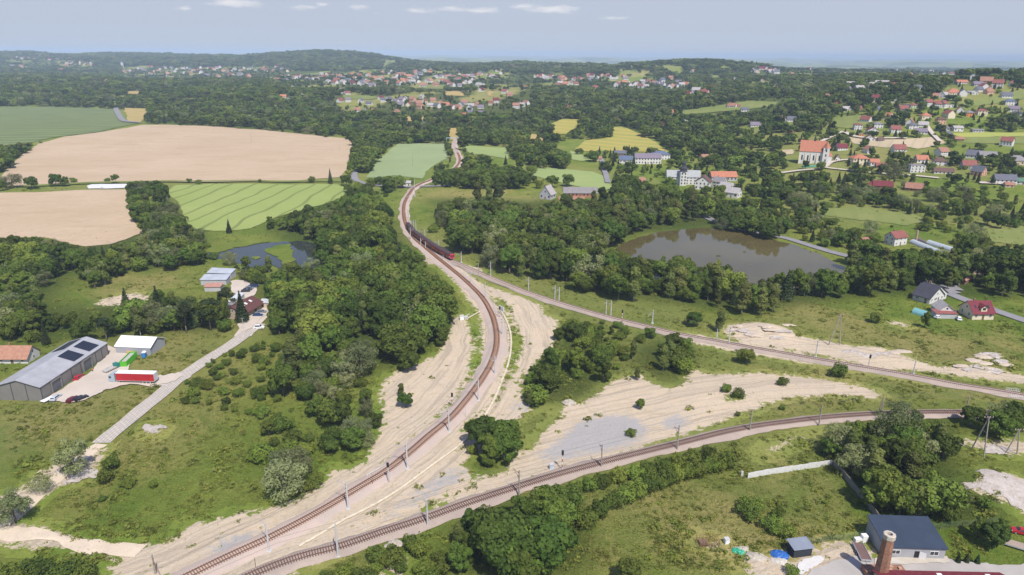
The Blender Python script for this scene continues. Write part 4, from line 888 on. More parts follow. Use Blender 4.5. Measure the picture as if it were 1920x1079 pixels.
WALLC = {'white': (.62,.61,.58), 'cream': (.68,.60,.44), 'tan': (.42,.34,.26), 'grey': (.42,.42,.43), 'orange': (.62,.26,.08), 'beige': (.55,.45,.33), 'salmon': (.6,.36,.25), 'palegreen': (.45,.5,.35), 'wood': (.2,.12,.07), 'blue': (.35,.42,.5), 'brick': (.38,.17,.11)}
ROOFC = {'orange': (.41,.165,.10), 'red': (.235,.085,.07), 'maroon': (.15,.028,.035), 'brown': (.13,.075,.06), 'grey': (.22,.205,.21), 'dark': (.055,.055,.07), 'slate': (.12,.125,.15), 'palegrey': (.36,.34,.33), 'rust': (.31,.16,.11), 'violet': (.19,.16,.2), 'blue': (.10,.13,.2), 'green': (.1,.2,.13), 'white': (.7,.7,.7)}
def wm(c): return paint('plaster_'+c, WALLC[c], .9, .08, .3)
def rm_(c): return roofm('roof_'+c, ROOFC[c])
def building(name, cat, label, o3, hw, rh, wall, roof, kind='gable', storeys=1, full=False, wins=True, chim=1, group=None, ov=.5, pad=1.0, door=True):
    a, yaw, w, d = o3; root = empty(name, label, cat, (a[0], a[1], float(hf(a[0], a[1]))), yaw, group)
    cxr, cyr = a[0]+math.cos(yaw)*w/2-math.sin(yaw)*d/2, a[1]+math.sin(yaw)*w/2+math.cos(yaw)*d/2
    BLOCK.append((cxr, cyr, max(w, d)*.5+pad))
    wmx = wm(wall) if isinstance(wall, str) else wall; rmx = rm_(roof) if isinstance(roof, str) else roof
    if kind == 'gable': gable_walls(w, d, hw, rh).obj('wall', [wmx], root); R_ = gable_roof(w, d, hw, rh, ov).obj('roof', [rmx], root)
    elif kind == 'gabley':
        b = MB(); b.prism([(0, -1.2), (w, -1.2), (w, hw), (w/2, hw+rh), (0, hw)], 'y', 0, d); b.obj('wall', [wmx], root)
        q = gable_roof(d, w, hw, rh, ov); q.v = [(y_, x_, z_) for x_, y_, z_ in q.v]; R_ = q.obj('roof', [rmx], root)
    elif kind == 'hip': b = MB(); b.box(0, w, 0, d, -1.2, hw); b.obj('wall', [wmx], root); R_ = hip_roof(w, d, hw, rh, ov).obj('roof', [rmx], root)
    elif kind == 'flat': b = MB(); b.box(0, w, 0, d, -1.2, hw); b.obj('wall', [wmx], root); b = MB(); b.box(-.15, w+.15, -.15, d+.15, hw+.01, hw+.3); R_ = b.obj('roof', [rmx], root)
    elif kind == 'mono':    # rh: how much the back is higher
        b = MB(); b.prism([(0, -1.2), (d, -1.2), (d, hw+rh), (0, hw)], 'x', 0, w); b.obj('wall', [wmx], root)
        b = MB(); s = rh/d; b.prism([(-ov, hw-ov*s+.03), (d+ov, hw+rh+ov*s+.03), (d+ov, hw+rh+ov*s+.2), (-ov, hw-ov*s+.2)], 'x', -ov, w+ov); R_ = b.obj('roof', [rmx], root)
    for i in range(chim):
        c = MB(); xx = w*(.3+.4*i); c.box(xx-.3, xx+.3, d*.55-.3, d*.55+.3, hw+rh*.5, hw+rh+.9); c.box(xx-.37, xx+.37, d*.55-.37, d*.55+.37, hw+rh+.9, hw+rh+1.05); c.obj('chimney', [paint('chimney_brick', (.30,.16,.11), .9)], R_)
    if wins:
        sh = hw/storeys; ww = 1.1 if sh < 3.4 else 1.3
        for s in range(storeys):
            zc = s*sh + sh*.56
            nx = max(2, int(w/3.0)); ny = max(1, int(d/3.6))
            for i in range(nx):
                if door and s == 0 and i == nx//2: continue
                window(root, w*(i+.5)/nx, -.003, zc, 0, ww, min(1.5, sh*.48), full)
            for i in range(ny):
                window(root, -.003, d*(i+.5)/ny, zc, -math.pi/2, ww, min(1.5, sh*.48), full); window(root, w+.003, d*(i+.5)/ny, zc, math.pi/2, ww, min(1.5, sh*.48), full)
        if kind == 'gable' and rh > 2:
            window(root, -.003, d/2, hw+rh*.32, -math.pi/2, 1.0, 1.1, full); window(root, w+.003, d/2, hw+rh*.32, math.pi/2, 1.0, 1.1, full)
        if kind == 'gabley' and rh > 2: window(root, w/2, -.003, hw+rh*.32, 0, 1.0, 1.1, full)
        if door:
            dd = MB(); xx = w*(nx//2+.5)/nx; dd.box(xx-.5, xx+.5, -.06, .02, -.3, 2.1); dd.obj('door', [WOOD], root)
    return root
def gat(px, py): P = g1(px, py); return P
# grey workshop hall, lower left
o3 = frame3((81, 752), (204, 667), (4, 747)); a, yaw, w, d = o3
CLAD = paint('grey_cladding', (.20,.19,.175), .7, .08, .3); DKTRIM = paint('dark_trim', (.07,.07,.075), .6)
SHEETR = None
def m_sheet(name, c, sc=3.0, ax=(1, 0, 0)):
    m = mat(name, .5, .4); t = NT(m); w_ = t.wave(sc, 0, t.mapped(ax), 0); c0 = t.mix(t.rng(t.noise(.3, 4, .6), .35, .65), k(c, .9), k(c, 1.1))
    t.base(t.mix(t.rng(w_, .75, 1, 0, .4), c0, k(c, .6))); return m
HROOF = m_sheet('grey_sheet_roof', (.36,.365,.385), .35)
hall = building('workshop_hall', 'hall', 'long grey metal workshop hall with solar panels on its roof', o3, 5.0, 2.3, CLAD, HROOF, 'gable', wins=False, chim=0, ov=.25, door=False)
HS = 2.3/(d/2)
def panelset(parent, x0_, x1_, f0, f1, side):
    b = MB(); n_x = max(1, int((x1_-x0_)/1.1)); rows_ = 4
    for i in range(n_x):
        for j in range(rows_):
            xa = x0_+(x1_-x0_)*i/n_x; xb = x0_+(x1_-x0_)*(i+.94)/n_x; fa = f0+(f1-f0)*j/rows_; fb = f0+(f1-f0)*(j+.94)/rows_
            P = []
            for dz in (.30, .38):
                for (xx, ff) in ((xa, fa), (xb, fa), (xb, fb), (xa, fb)):
                    yy = ff*d/2; zz = 5.0+yy*HS
                    if side: yy = d-yy
                    P.append((xx, yy, zz+dz))
            b.hexa(P)
    o = b.obj('solar_array', [paint('solar_panel', (.022,.025,.04), .25, .2, .5, .6)], parent); return o
HR = [c for c in hall.children if c.name.startswith('roof')][0]
panelset(HR, w*.52, w*.68, .12, .88, 0); panelset(HR, w*.76, w*.92, .12, .88, 0); panelset(HR, w*.70, w*.97, .2, .85, 1)
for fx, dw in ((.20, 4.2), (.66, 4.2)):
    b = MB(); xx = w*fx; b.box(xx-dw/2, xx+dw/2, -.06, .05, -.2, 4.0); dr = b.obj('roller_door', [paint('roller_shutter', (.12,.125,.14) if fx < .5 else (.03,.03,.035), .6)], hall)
    b = MB(); b.box(xx-dw/2-.5, xx-dw/2, -.35, .1, -.2, 4.6); b.box(xx+dw/2, xx+dw/2+.5, -.35, .1, -.2, 4.6); b.box(xx-dw/2, xx+dw/2, -.35, .1, 4.05, 4.6); b.obj('frame', [CLAD], dr)
for fx in (0, .13, .28, .42, .56, .80, .9, 1):
    b = MB(); b.box(w*fx-.12, w*fx+.12, -.10, .02, -.3, 4.85); b.obj('corner_trim', [DKTRIM], hall)
for fy in (.33, .66, .99):
    b = MB(); b.box(-.1, .02, d*fy-.1, d*fy+.1, -.3, 5+min(fy, 1-fy)*d*HS-.3); b.obj('corner_trim', [DKTRIM], hall)
# white-roofed storage tent
o3 = frame3((219, 664), (283, 667), (307, 648)); a, yaw, w, d = o3; o3 = (a, yaw, w, max(d, 8))
d = o3[3]
tent = building('storage_tent', 'tent hall', 'storage tent hall with bright white roof and grey walls behind the yard', o3, 3.1, 2.4, paint('grey_tarpaulin', (.33,.345,.37), .7, .05), paint('white_membrane', (.80,.80,.80), .6, .04), 'gable', wins=False, chim=0, ov=.15, door=False)
# old farmhouse
o3 = frame3((-6, 682), (53, 682), (72, 668)); a, yaw, w, d = o3
farm = building('farmhouse', 'house', 'low old farmhouse with sagging red-brown tiled roof at the left edge', (a, yaw, w, max(7, d)), 2.5, 3.1, 'white', roofm('old_tiles', (.36,.19,.125)), 'gable', 1, True, True, 1, ov=.8)
# brown-roofed hall in the trees
o3 = frame3((457, 601), (493, 579), (438, 588)); a, yaw, w, d = o3
bh = building('brown_roofed_hall', 'hall', 'timber-fronted hall with dark red-brown roof at the end of the slab road', (a, yaw, w, max(d, 10)), 3.2, 2.3, 'tan', roofm('roof_dkbrown', (.115,.05,.045)), 'gable', 1, True, True, 1, ov=1.2)
BR = [c for c in bh.children if c.name.startswith('roof')][0]
for fx in (.35, .48, .72):
    b = MB(); yy = 3.0; zz = 3.2+yy*2.3/(max(d, 10)/2)+.3; b.hexa([(w*fx-.5, yy-.6, zz-.3), (w*fx+.5, yy-.6, zz-.3), (w*fx+.5, yy+.6, zz+.2), (w*fx-.5, yy+.6, zz+.2), (w*fx-.5, yy-.6, zz-.1), (w*fx+.5, yy-.6, zz-.1), (w*fx+.5, yy+.6, zz+.4), (w*fx-.5, yy+.6, zz+.4)]); b.obj('skylight', [WPAINT], BR)
def at3(px, py, w, d, yaw): 
    P = g1(px, py); c, s = math.cos(yaw), math.sin(yaw); return (np.array([P[0]-c*w/2+s*0, P[1]-s*w/2, P[2]]), yaw, w, d)
CORR = m_sheet('blue_grey_sheet', (.40,.43,.47), 1.6); CORR2 = m_sheet('pale_sheet', (.52,.54,.56), 1.6)
building('shed', 'shed', 'rear open-sided shed with blue-grey sheet roof by the gravel yard', at3(412, 523, 12.5, 5, R(-6)), 3.0, .9, 'grey', CORR, 'mono', wins=False, chim=0, ov=.3)
building('shed', 'shed', 'middle sheet-roofed shed below the rear open shed', at3(401, 535, 12.5, 6, R(2)), 2.7, .8, 'grey', CORR, 'mono', wins=False, chim=0, ov=.3)
building('shed', 'shed', 'small grey lean-to shed with a rust-red sheet on its roof', at3(399, 547, 7.5, 4, R(4)), 2.3, .5, 'grey', roofm('rust_patched', (.42,.22,.17)), 'mono', wins=False, chim=0, ov=.3)
building('annex', 'annex', 'small pale flat-roofed annex at the right end of the brown-roofed hall', at3(498, 580, 4.6, 4.5, R(5)), 2.9, .2, 'beige', CORR2, 'mono', wins=True, chim=0, ov=.3)
building('lean_to', 'lean-to', 'long white sheet-metal lean-to behind the brown-roofed hall', frame3((441, 577), (459, 561), (434, 572)), 2.4, .3, 'grey', CORR2, 'mono', wins=False, chim=0, ov=.2)
# grey workshop, bottom right
o3 = frame3((1655, 1047), (1769, 1051), (1628, 1022)); a, yaw, w, d = o3; DW = max(d, 9)
WGREY = paint('grey_render', (.34,.345,.36), .85, .06, .3)
NAVY = m_sheet('navy_sheet', (.036,.052,.08), .5); 
ws = building('workshop', 'workshop', 'grey rendered workshop with dark blue ribbed roof beside the brick chimney', (a, yaw, w, DW), 3.3, 1.5, WGREY, NAVY, 'mono', wins=False, chim=0, ov=.35, door=False)
for xx in (w*.19, w*.82):
    window(ws, xx, -.004, 1.9, 0, 2.0, 1.15, True)
b = MB(); b.box(w*.5, w*.5+1.1, -.03, .05, 0, 2.3); dd = b.obj('door', [paint('doorway_shade', (.02,.02,.025), .9)], ws)  # near-black slab paints the shade inside the open doorway
b = MB(); b.hexa([(w*.5+1.1, -.1, 0), (w*.5+2.3, -.75, 0), (w*.5+2.3, -.68, 0), (w*.5+1.1, -.03, 0), (w*.5+1.1, -.1, 2.25), (w*.5+2.3, -.75, 2.25), (w*.5+2.3, -.68, 2.25), (w*.5+1.1, -.03, 2.25)]); b.obj('door_leaf', [WPAINT], dd)
b = MB(); b.tube((.0, -.12, 3.25), (0, -.12, 0), .07, n_=6); b.obj('drainpipe', [WPAINT], ws)
# brick factory chimney and what stands under it
P = g1(1648, 1092)
def m_brick(name, c):
    m = mat(name, .95, .1); t = NT(m); n1 = t.noise(.5, 6, .7); n2 = t.noise(3, 4, .7)
    cc = t.mix(t.rng(n1, .3, .7), k(c, .55), k(c, 1.3)); cc = t.mix(t.rng(n2, .45, .75, 0, .6), cc, (.45,.35,.27)); t.base(cc); t.bump(n2, .6, .1); return m
BRICK = m_brick('weathered_brick', (.27,.13,.085))
ch = empty('brick_chimney', 'tall tapering brick factory chimney with broken pale crown', 'chimney', (P[0], P[1], 0))
b = MB(); ns = 8
b.lathe([(1.6, -.5), (1.4, 4), (1.22, 9), (1.12, 11.6)], 8); b.obj('stack', [BRICK], ch)
b = MB(); b.lathe([(1.16, 11.6), (1.28, 11.9), (1.29, 12.8), (1.15, 12.9), (.65, 12.9), (.6, 12.2), (.1, 12.2)], 8); b.obj('crown', [paint('crumbling_mortar', (.48,.43,.36), .95, .25, 3)], ch)
b = MB(); b.tube((-.3, .1, 12.22), (.35, -.1, 12.22), .35, n_=5); b.obj('flue', [BLACK], ch)
P = g1(1664, 1083); c = MB(); c.box(-5, 4.0, -3, 2.8, -.5, 1.6); bs = c.obj('boiler_house', [BRICK]); bs.location = (P[0], P[1]-.5, 0); tag(bs, 'low broken brick boiler house base at the foot of the chimney', 'ruin')
c = MB(); rq = random.Random(4)
for i in range(26):
    xx, yy = rq.uniform(-4.6, 3.6), rq.uniform(-2.6, 2.4); s_ = rq.uniform(.15, .4); c.box(xx-s_, xx+s_, yy-s_, yy+s_*.6, 1.6, 1.6+s_)
c.obj('rubble_top', [paint('broken_brick', (.45,.28,.19), .95, .3, 3)], bs)
P = g1(1772, 1121); fa = np.array([P[0]-13.5, P[1]-3.5, 0])
mr = building('maroon_roofed_building', 'building', 'long building with maroon sheet roof cut off by the bottom edge', (fa, R(-1.0), 27, 8), 3.2, 1.6, 'beige', roofm('maroon_sheet', (.20,.035,.045), 1), 'gable', 1, True, True, 0)
MR = [c for c in mr.children if c.name.startswith('roof')][0]
for fx in (.42, .80):
    c = MB(); c.box(27*fx-.35, 27*fx+.35, 3.6, 4.4, 4.2, 5.9); c.box(27*fx-.5, 27*fx+.5, 3.4, 4.6, 5.9, 6.05); c.obj('chimney', [WHITE], MR)
# houses by the brown pond and the long meadow
wh = building('white_house', 'house', 'white two-storey house with bright red roof above the pond road', frame3((1676, 462), (1699, 459), (1659, 456)), 5.2, 2.9, 'white', rm_('red'), 'gable', 2, True, True, 1, ov=.6)
P = g1(1717, 453); c = MB(); c.lathe([(.75, -.3), (.55, 7.2)], 8); o = c.obj('chimney', [paint('pale_brick', (.42,.30,.22), .9)]); o.location = P; tag(o, 'slim pale brick greenhouse chimney right of the white house', 'chimney')
GLASSP = paint('polytunnel_film', (.42,.47,.50), .35, .06, .4, .5); CYANF = paint('cyan_greenhouse_film', (.17,.40,.42), .4, .1, .5, .5)
def tunnel(p0, p1, wd, ht, material, label, name='greenhouse'):
    A_, B_ = g1(*p0), g1(*p1); L_ = math.hypot(B_[0]-A_[0], B_[1]-A_[1]); yaw = math.atan2(B_[1]-A_[1], B_[0]-A_[0])
    o = empty(name, label, 'greenhouse', tuple(A_), yaw); c = MB(); pr = [(math.cos(t)*wd/2, math.sin(t)*ht) for t in np.linspace(0, math.pi, 9)]
    c.prism(pr, 'x', 0, L_); c.obj('film', [material], o)
    for i in range(int(L_/2.5)+1):
        c = MB(); xx = i*2.5; q = [(a_*1.02, b_*1.02) for a_, b_ in pr]
        for u_, v_ in zip(q[:-1], q[1:]): c.tube((xx, u_[0], u_[1]), (xx, v_[0], v_[1]), .05, n_=4)
        c.obj('hoop', [STEEL], o)
    c = MB(); c.box(-.06, .0, -.5, .5, 0, ht*.75); c.obj('door', [WPAINT], o)
    BLOCK.append((A_[0], A_[1], 4)); BLOCK.append((B_[0], B_[1], 4)); BLOCK.append(((A_[0]+B_[0])/2, (A_[1]+B_[1])/2, 6)); return o
tunnel((1711, 456), (1763, 477), 4.6, 2.4, GLASSP, 'nearer long pale greenhouse beside the white house')
tunnel((1741, 457), (1787, 471), 4.6, 2.3, GLASSP, 'farther long pale greenhouse running behind the nearer one')
tunnel((1719, 449), (1741, 458), 3.6, 1.2, paint('brown_frame', (.12,.09,.07)), 'dark uncovered greenhouse frame next to the brick chimney', 'cold_frame')
tunnel((1714, 586), (1737, 593), 4.2, 2.2, CYANF, 'short cyan greenhouse in the garden of the dark-roofed house')
dh = building('dark_roofed_house', 'house', 'white house under a large charcoal roof beside the lower road', frame3((1712, 562), (1742, 571), (1730, 548)), 3.0, 4.4, 'white', rm_('dark'), 'gable', 1, True, True, 1, ov=.9)
a, yaw, w_, d_ = frame3((1742, 571), (1769, 562), (1730, 560)); building('house_wing', 'house wing', 'white gabled wing with charcoal roof facing the maroon house', (a, yaw, w_*.95, 8), 2.9, 4.2, 'white', rm_('dark'), 'gabley', 1, True, True, 0, ov=.7)
mh = building('maroon_roofed_house', 'house', 'cream house with maroon roof, dormer and brown gable beside the lower road', frame3((1822, 600), (1862, 600), (1790, 586)), 3.3, 3.9, 'cream', roofm('roof_maroon2', (.16,.03,.04)), 'gable', 1, True, True, 1, ov=.7)
a, yaw, w, d = frame3((1822, 600), (1862, 600), (1790, 586))
RQ = [c for c in mh.children if c.name.startswith('roof')][0]
c = MB(); c.prism([(w*.5-1.3, 3.6), (w*.5+1.3, 3.6), (w*.5+1.3, 5.6), (w*.5, 6.6), (w*.5-1.3, 5.6)], 'y', .3, 3.6); dm = c.obj('dormer', [wm('cream')], RQ); window(dm, w*.5, .29, 4.9, 0, 1.4, 1.1, False)
c = MB(); q = gable_roof(3.6, 2.6, 5.6, 1.0, .3, .12, .2); c.v = [(y_+w*.5-1.3, x_+.1, z_) for x_, y_, z_ in q.v]; c.f = q.f; c.m = q.m; c.obj('dormer_roof', [rm_('maroon')], RQ)
for sx in (w*.2, w*.8): c = MB(); s_ = 3.9/(d/2); c.hexa([(sx-.4, 1.6, 3.3+1.6*s_), (sx+.4, 1.6, 3.3+1.6*s_), (sx+.4, 2.8, 3.3+2.8*s_), (sx-.4, 2.8, 3.3+2.8*s_), (sx-.4, 1.6, 3.62+1.6*s_), (sx+.4, 1.6, 3.62+1.6*s_), (sx+.4, 2.8, 3.62+2.8*s_), (sx-.4, 2.8, 3.62+2.8*s_)]); c.obj('skylight', [DARKG], RQ)
building('garage', 'garage', 'small white gabled outbuilding with grey roof left of the maroon-roofed house', at3(1773, 594, 7, 7, R(-8)), 3.0, 2.6, 'white', rm_('palegrey'), 'gabley', 1, True, True, 0, ov=.4)
building('carport', 'carport', 'low carport with flat maroon roof in front of the white outbuilding', at3(1773, 598, 9, 4, R(-3)), 2.4, .5, 'grey', roofm('porch_red', (.26,.09,.08)), 'mono', 1, wins=False, chim=0, ov=.3)
building('house', 'house', 'house with faded reddish roof half hidden by garden trees, upper one', at3(1840, 516, 13, 9, R(-20)), 3.2, 3.2, 'beige', roofm('faded_red', (.36,.185,.15)), 'hip', 1, False, True, 1)
building('barn', 'barn', 'faded reddish barn roof half hidden by garden trees, lower one', at3(1815, 531, 10, 7, R(40)), 2.6, 3.0, 'wood', roofm('faded_red', (.36,.185,.15)), 'gable', 1, False, False, 0)
building('summer_house', 'shed', 'tiny rust-roofed garden hut left of the white house with the red roof', at3(1626, 457, 6, 4, R(20)), 2.0, 1.4, 'wood', rm_('rust'), 'gable', 1, wins=False, chim=0)
# ------------------------------------------------------------------ the church
a, yaw, w, d = frame3((1496, 307), (1530, 307), (1484, 303)); w = 24; d = 14
cr = empty('church', 'white church with steep orange roof and a corner turret on the village slope', 'church', (a[0], a[1], a[2]), yaw); BLOCK.append((a[0]+10, a[1]+6, 19))
gable_walls(w, d, 13, 10).obj('wall', [wm('white')], cr); Rc = gable_roof(w, d, 13, 10, .4, .25, .2).obj('roof', [rm_('orange')], cr)
for i in range(5):
    c = MB(); xx = w*(i+.0)/4.4; c.hexa([(xx, -1.5, -1), (xx+.9, -1.5, -1), (xx+.9, 0, -1), (xx, 0, -1), (xx, -.4, 11), (xx+.9, -.4, 11), (xx+.9, 0, 11), (xx, 0, 11)]); c.obj('buttress', [wm('cream')], cr)
    if i < 4: window(cr, xx+3.0, -.01, 6.5, 0, 1.4, 5.0)
for yy in (.3, .5, .7): window(cr, -.01, d*yy, 7, -math.pi/2, 1.4, 5.0)
c = MB(); c.box(w-2, w+3.6, -2.4, 3.2, -1, 17); tw = c.obj('turret', [wm('white')], cr)
c = MB(); c.lathe([(4.3, 17), (3.2, 18.5), (.2, 23.5)], 4, c=(w+.8, .4)); c.obj('turret_roof', [rm_('orange')], tw)
for zz in (5, 10, 14.5): window(tw, w+.8, -2.41, zz, 0, 1.2, 2.2)
c = MB(); c.box(w, w+7, 1, 12, -1, 9); an = c.obj('apse', [wm('white')], cr); c = MB(); c.v = []; q = hip_roof(7, 11, 9, 4.5, .3); c.v = [(x_+w, y_+1, z_) for x_, y_, z_ in q.v]; c.f = q.f; c.m = q.m; c.obj('apse_roof', [rm_('orange')], an)
c = MB(); c.lathe([(.9, 22.6), (.9, 25), (1.2, 25.2), (.7, 26.5), (.1, 28.5)], 8, c=(w*.55, d/2)); c.obj('ridge_turret', [rm_('dark')], Rc)
c = MB(); P = g1(1521, 313); c.box(-9, 9, -2, 2, -1, 1.0); o = c.obj('scaffold_netting', [paint('green_netting', (.08,.30,.24), .8, .2, 1)]); o.location = P; o.rotation_euler = (0, 0, R(5)); tag(o, 'green covered stack of building material below the church', 'covered stack'); BLOCK.append((P[0], P[1]-4, 12))
# ------------------------------------------------------------------ the monastery with its towered front
P = g1(1285, 347)
mo = building('monastery', 'monastery', 'long white monastery with pale grey roof behind the onion-topped tower', (np.array([P[0]-16, P[1]+2, P[2]]), R(-3), 29, 10), 7, 5.0, 'white', roofm('zinc_roof', (.33,.345,.34)), 'gable', 3, False, True, 2)
tw = empty('tower', 'white monastery tower with dark onion dome', 'tower', (P[0]-3, P[1]-2, P[2]), R(-3)); c = MB(); c.box(-2.8, 2.8, -2, 3.6, -1, 12); c.obj('wall', [wm('white')], tw)
c = MB(); c.lathe([(3.7, 12), (3.0, 13.2), (3.3, 14.4), (2.9, 15.6), (1.8, 16.4), (1.4, 18.2), (1.9, 19), (1.4, 20.4), (.3, 21.6), (.1, 23)], 8, c=(0, .8)); c.obj('dome', [rm_('dark')], tw)
for zz in (2, 4.8, 7.6, 10.4):
    for xx in (-1.4, 1.4): window(tw, xx, -2.01, zz, 0, 1.1, 1.6)
BLOCK.append((P[0]-3, P[1]-2, 8)); BLOCK.append((P[0]-15, P[1]-9, 8)); BLOCK.append((P[0]+10, P[1]-9, 9)); BLOCK.append((P[0]-16, P[1]+6, 12)); BLOCK.append((P[0]+14, P[1]+6, 12))
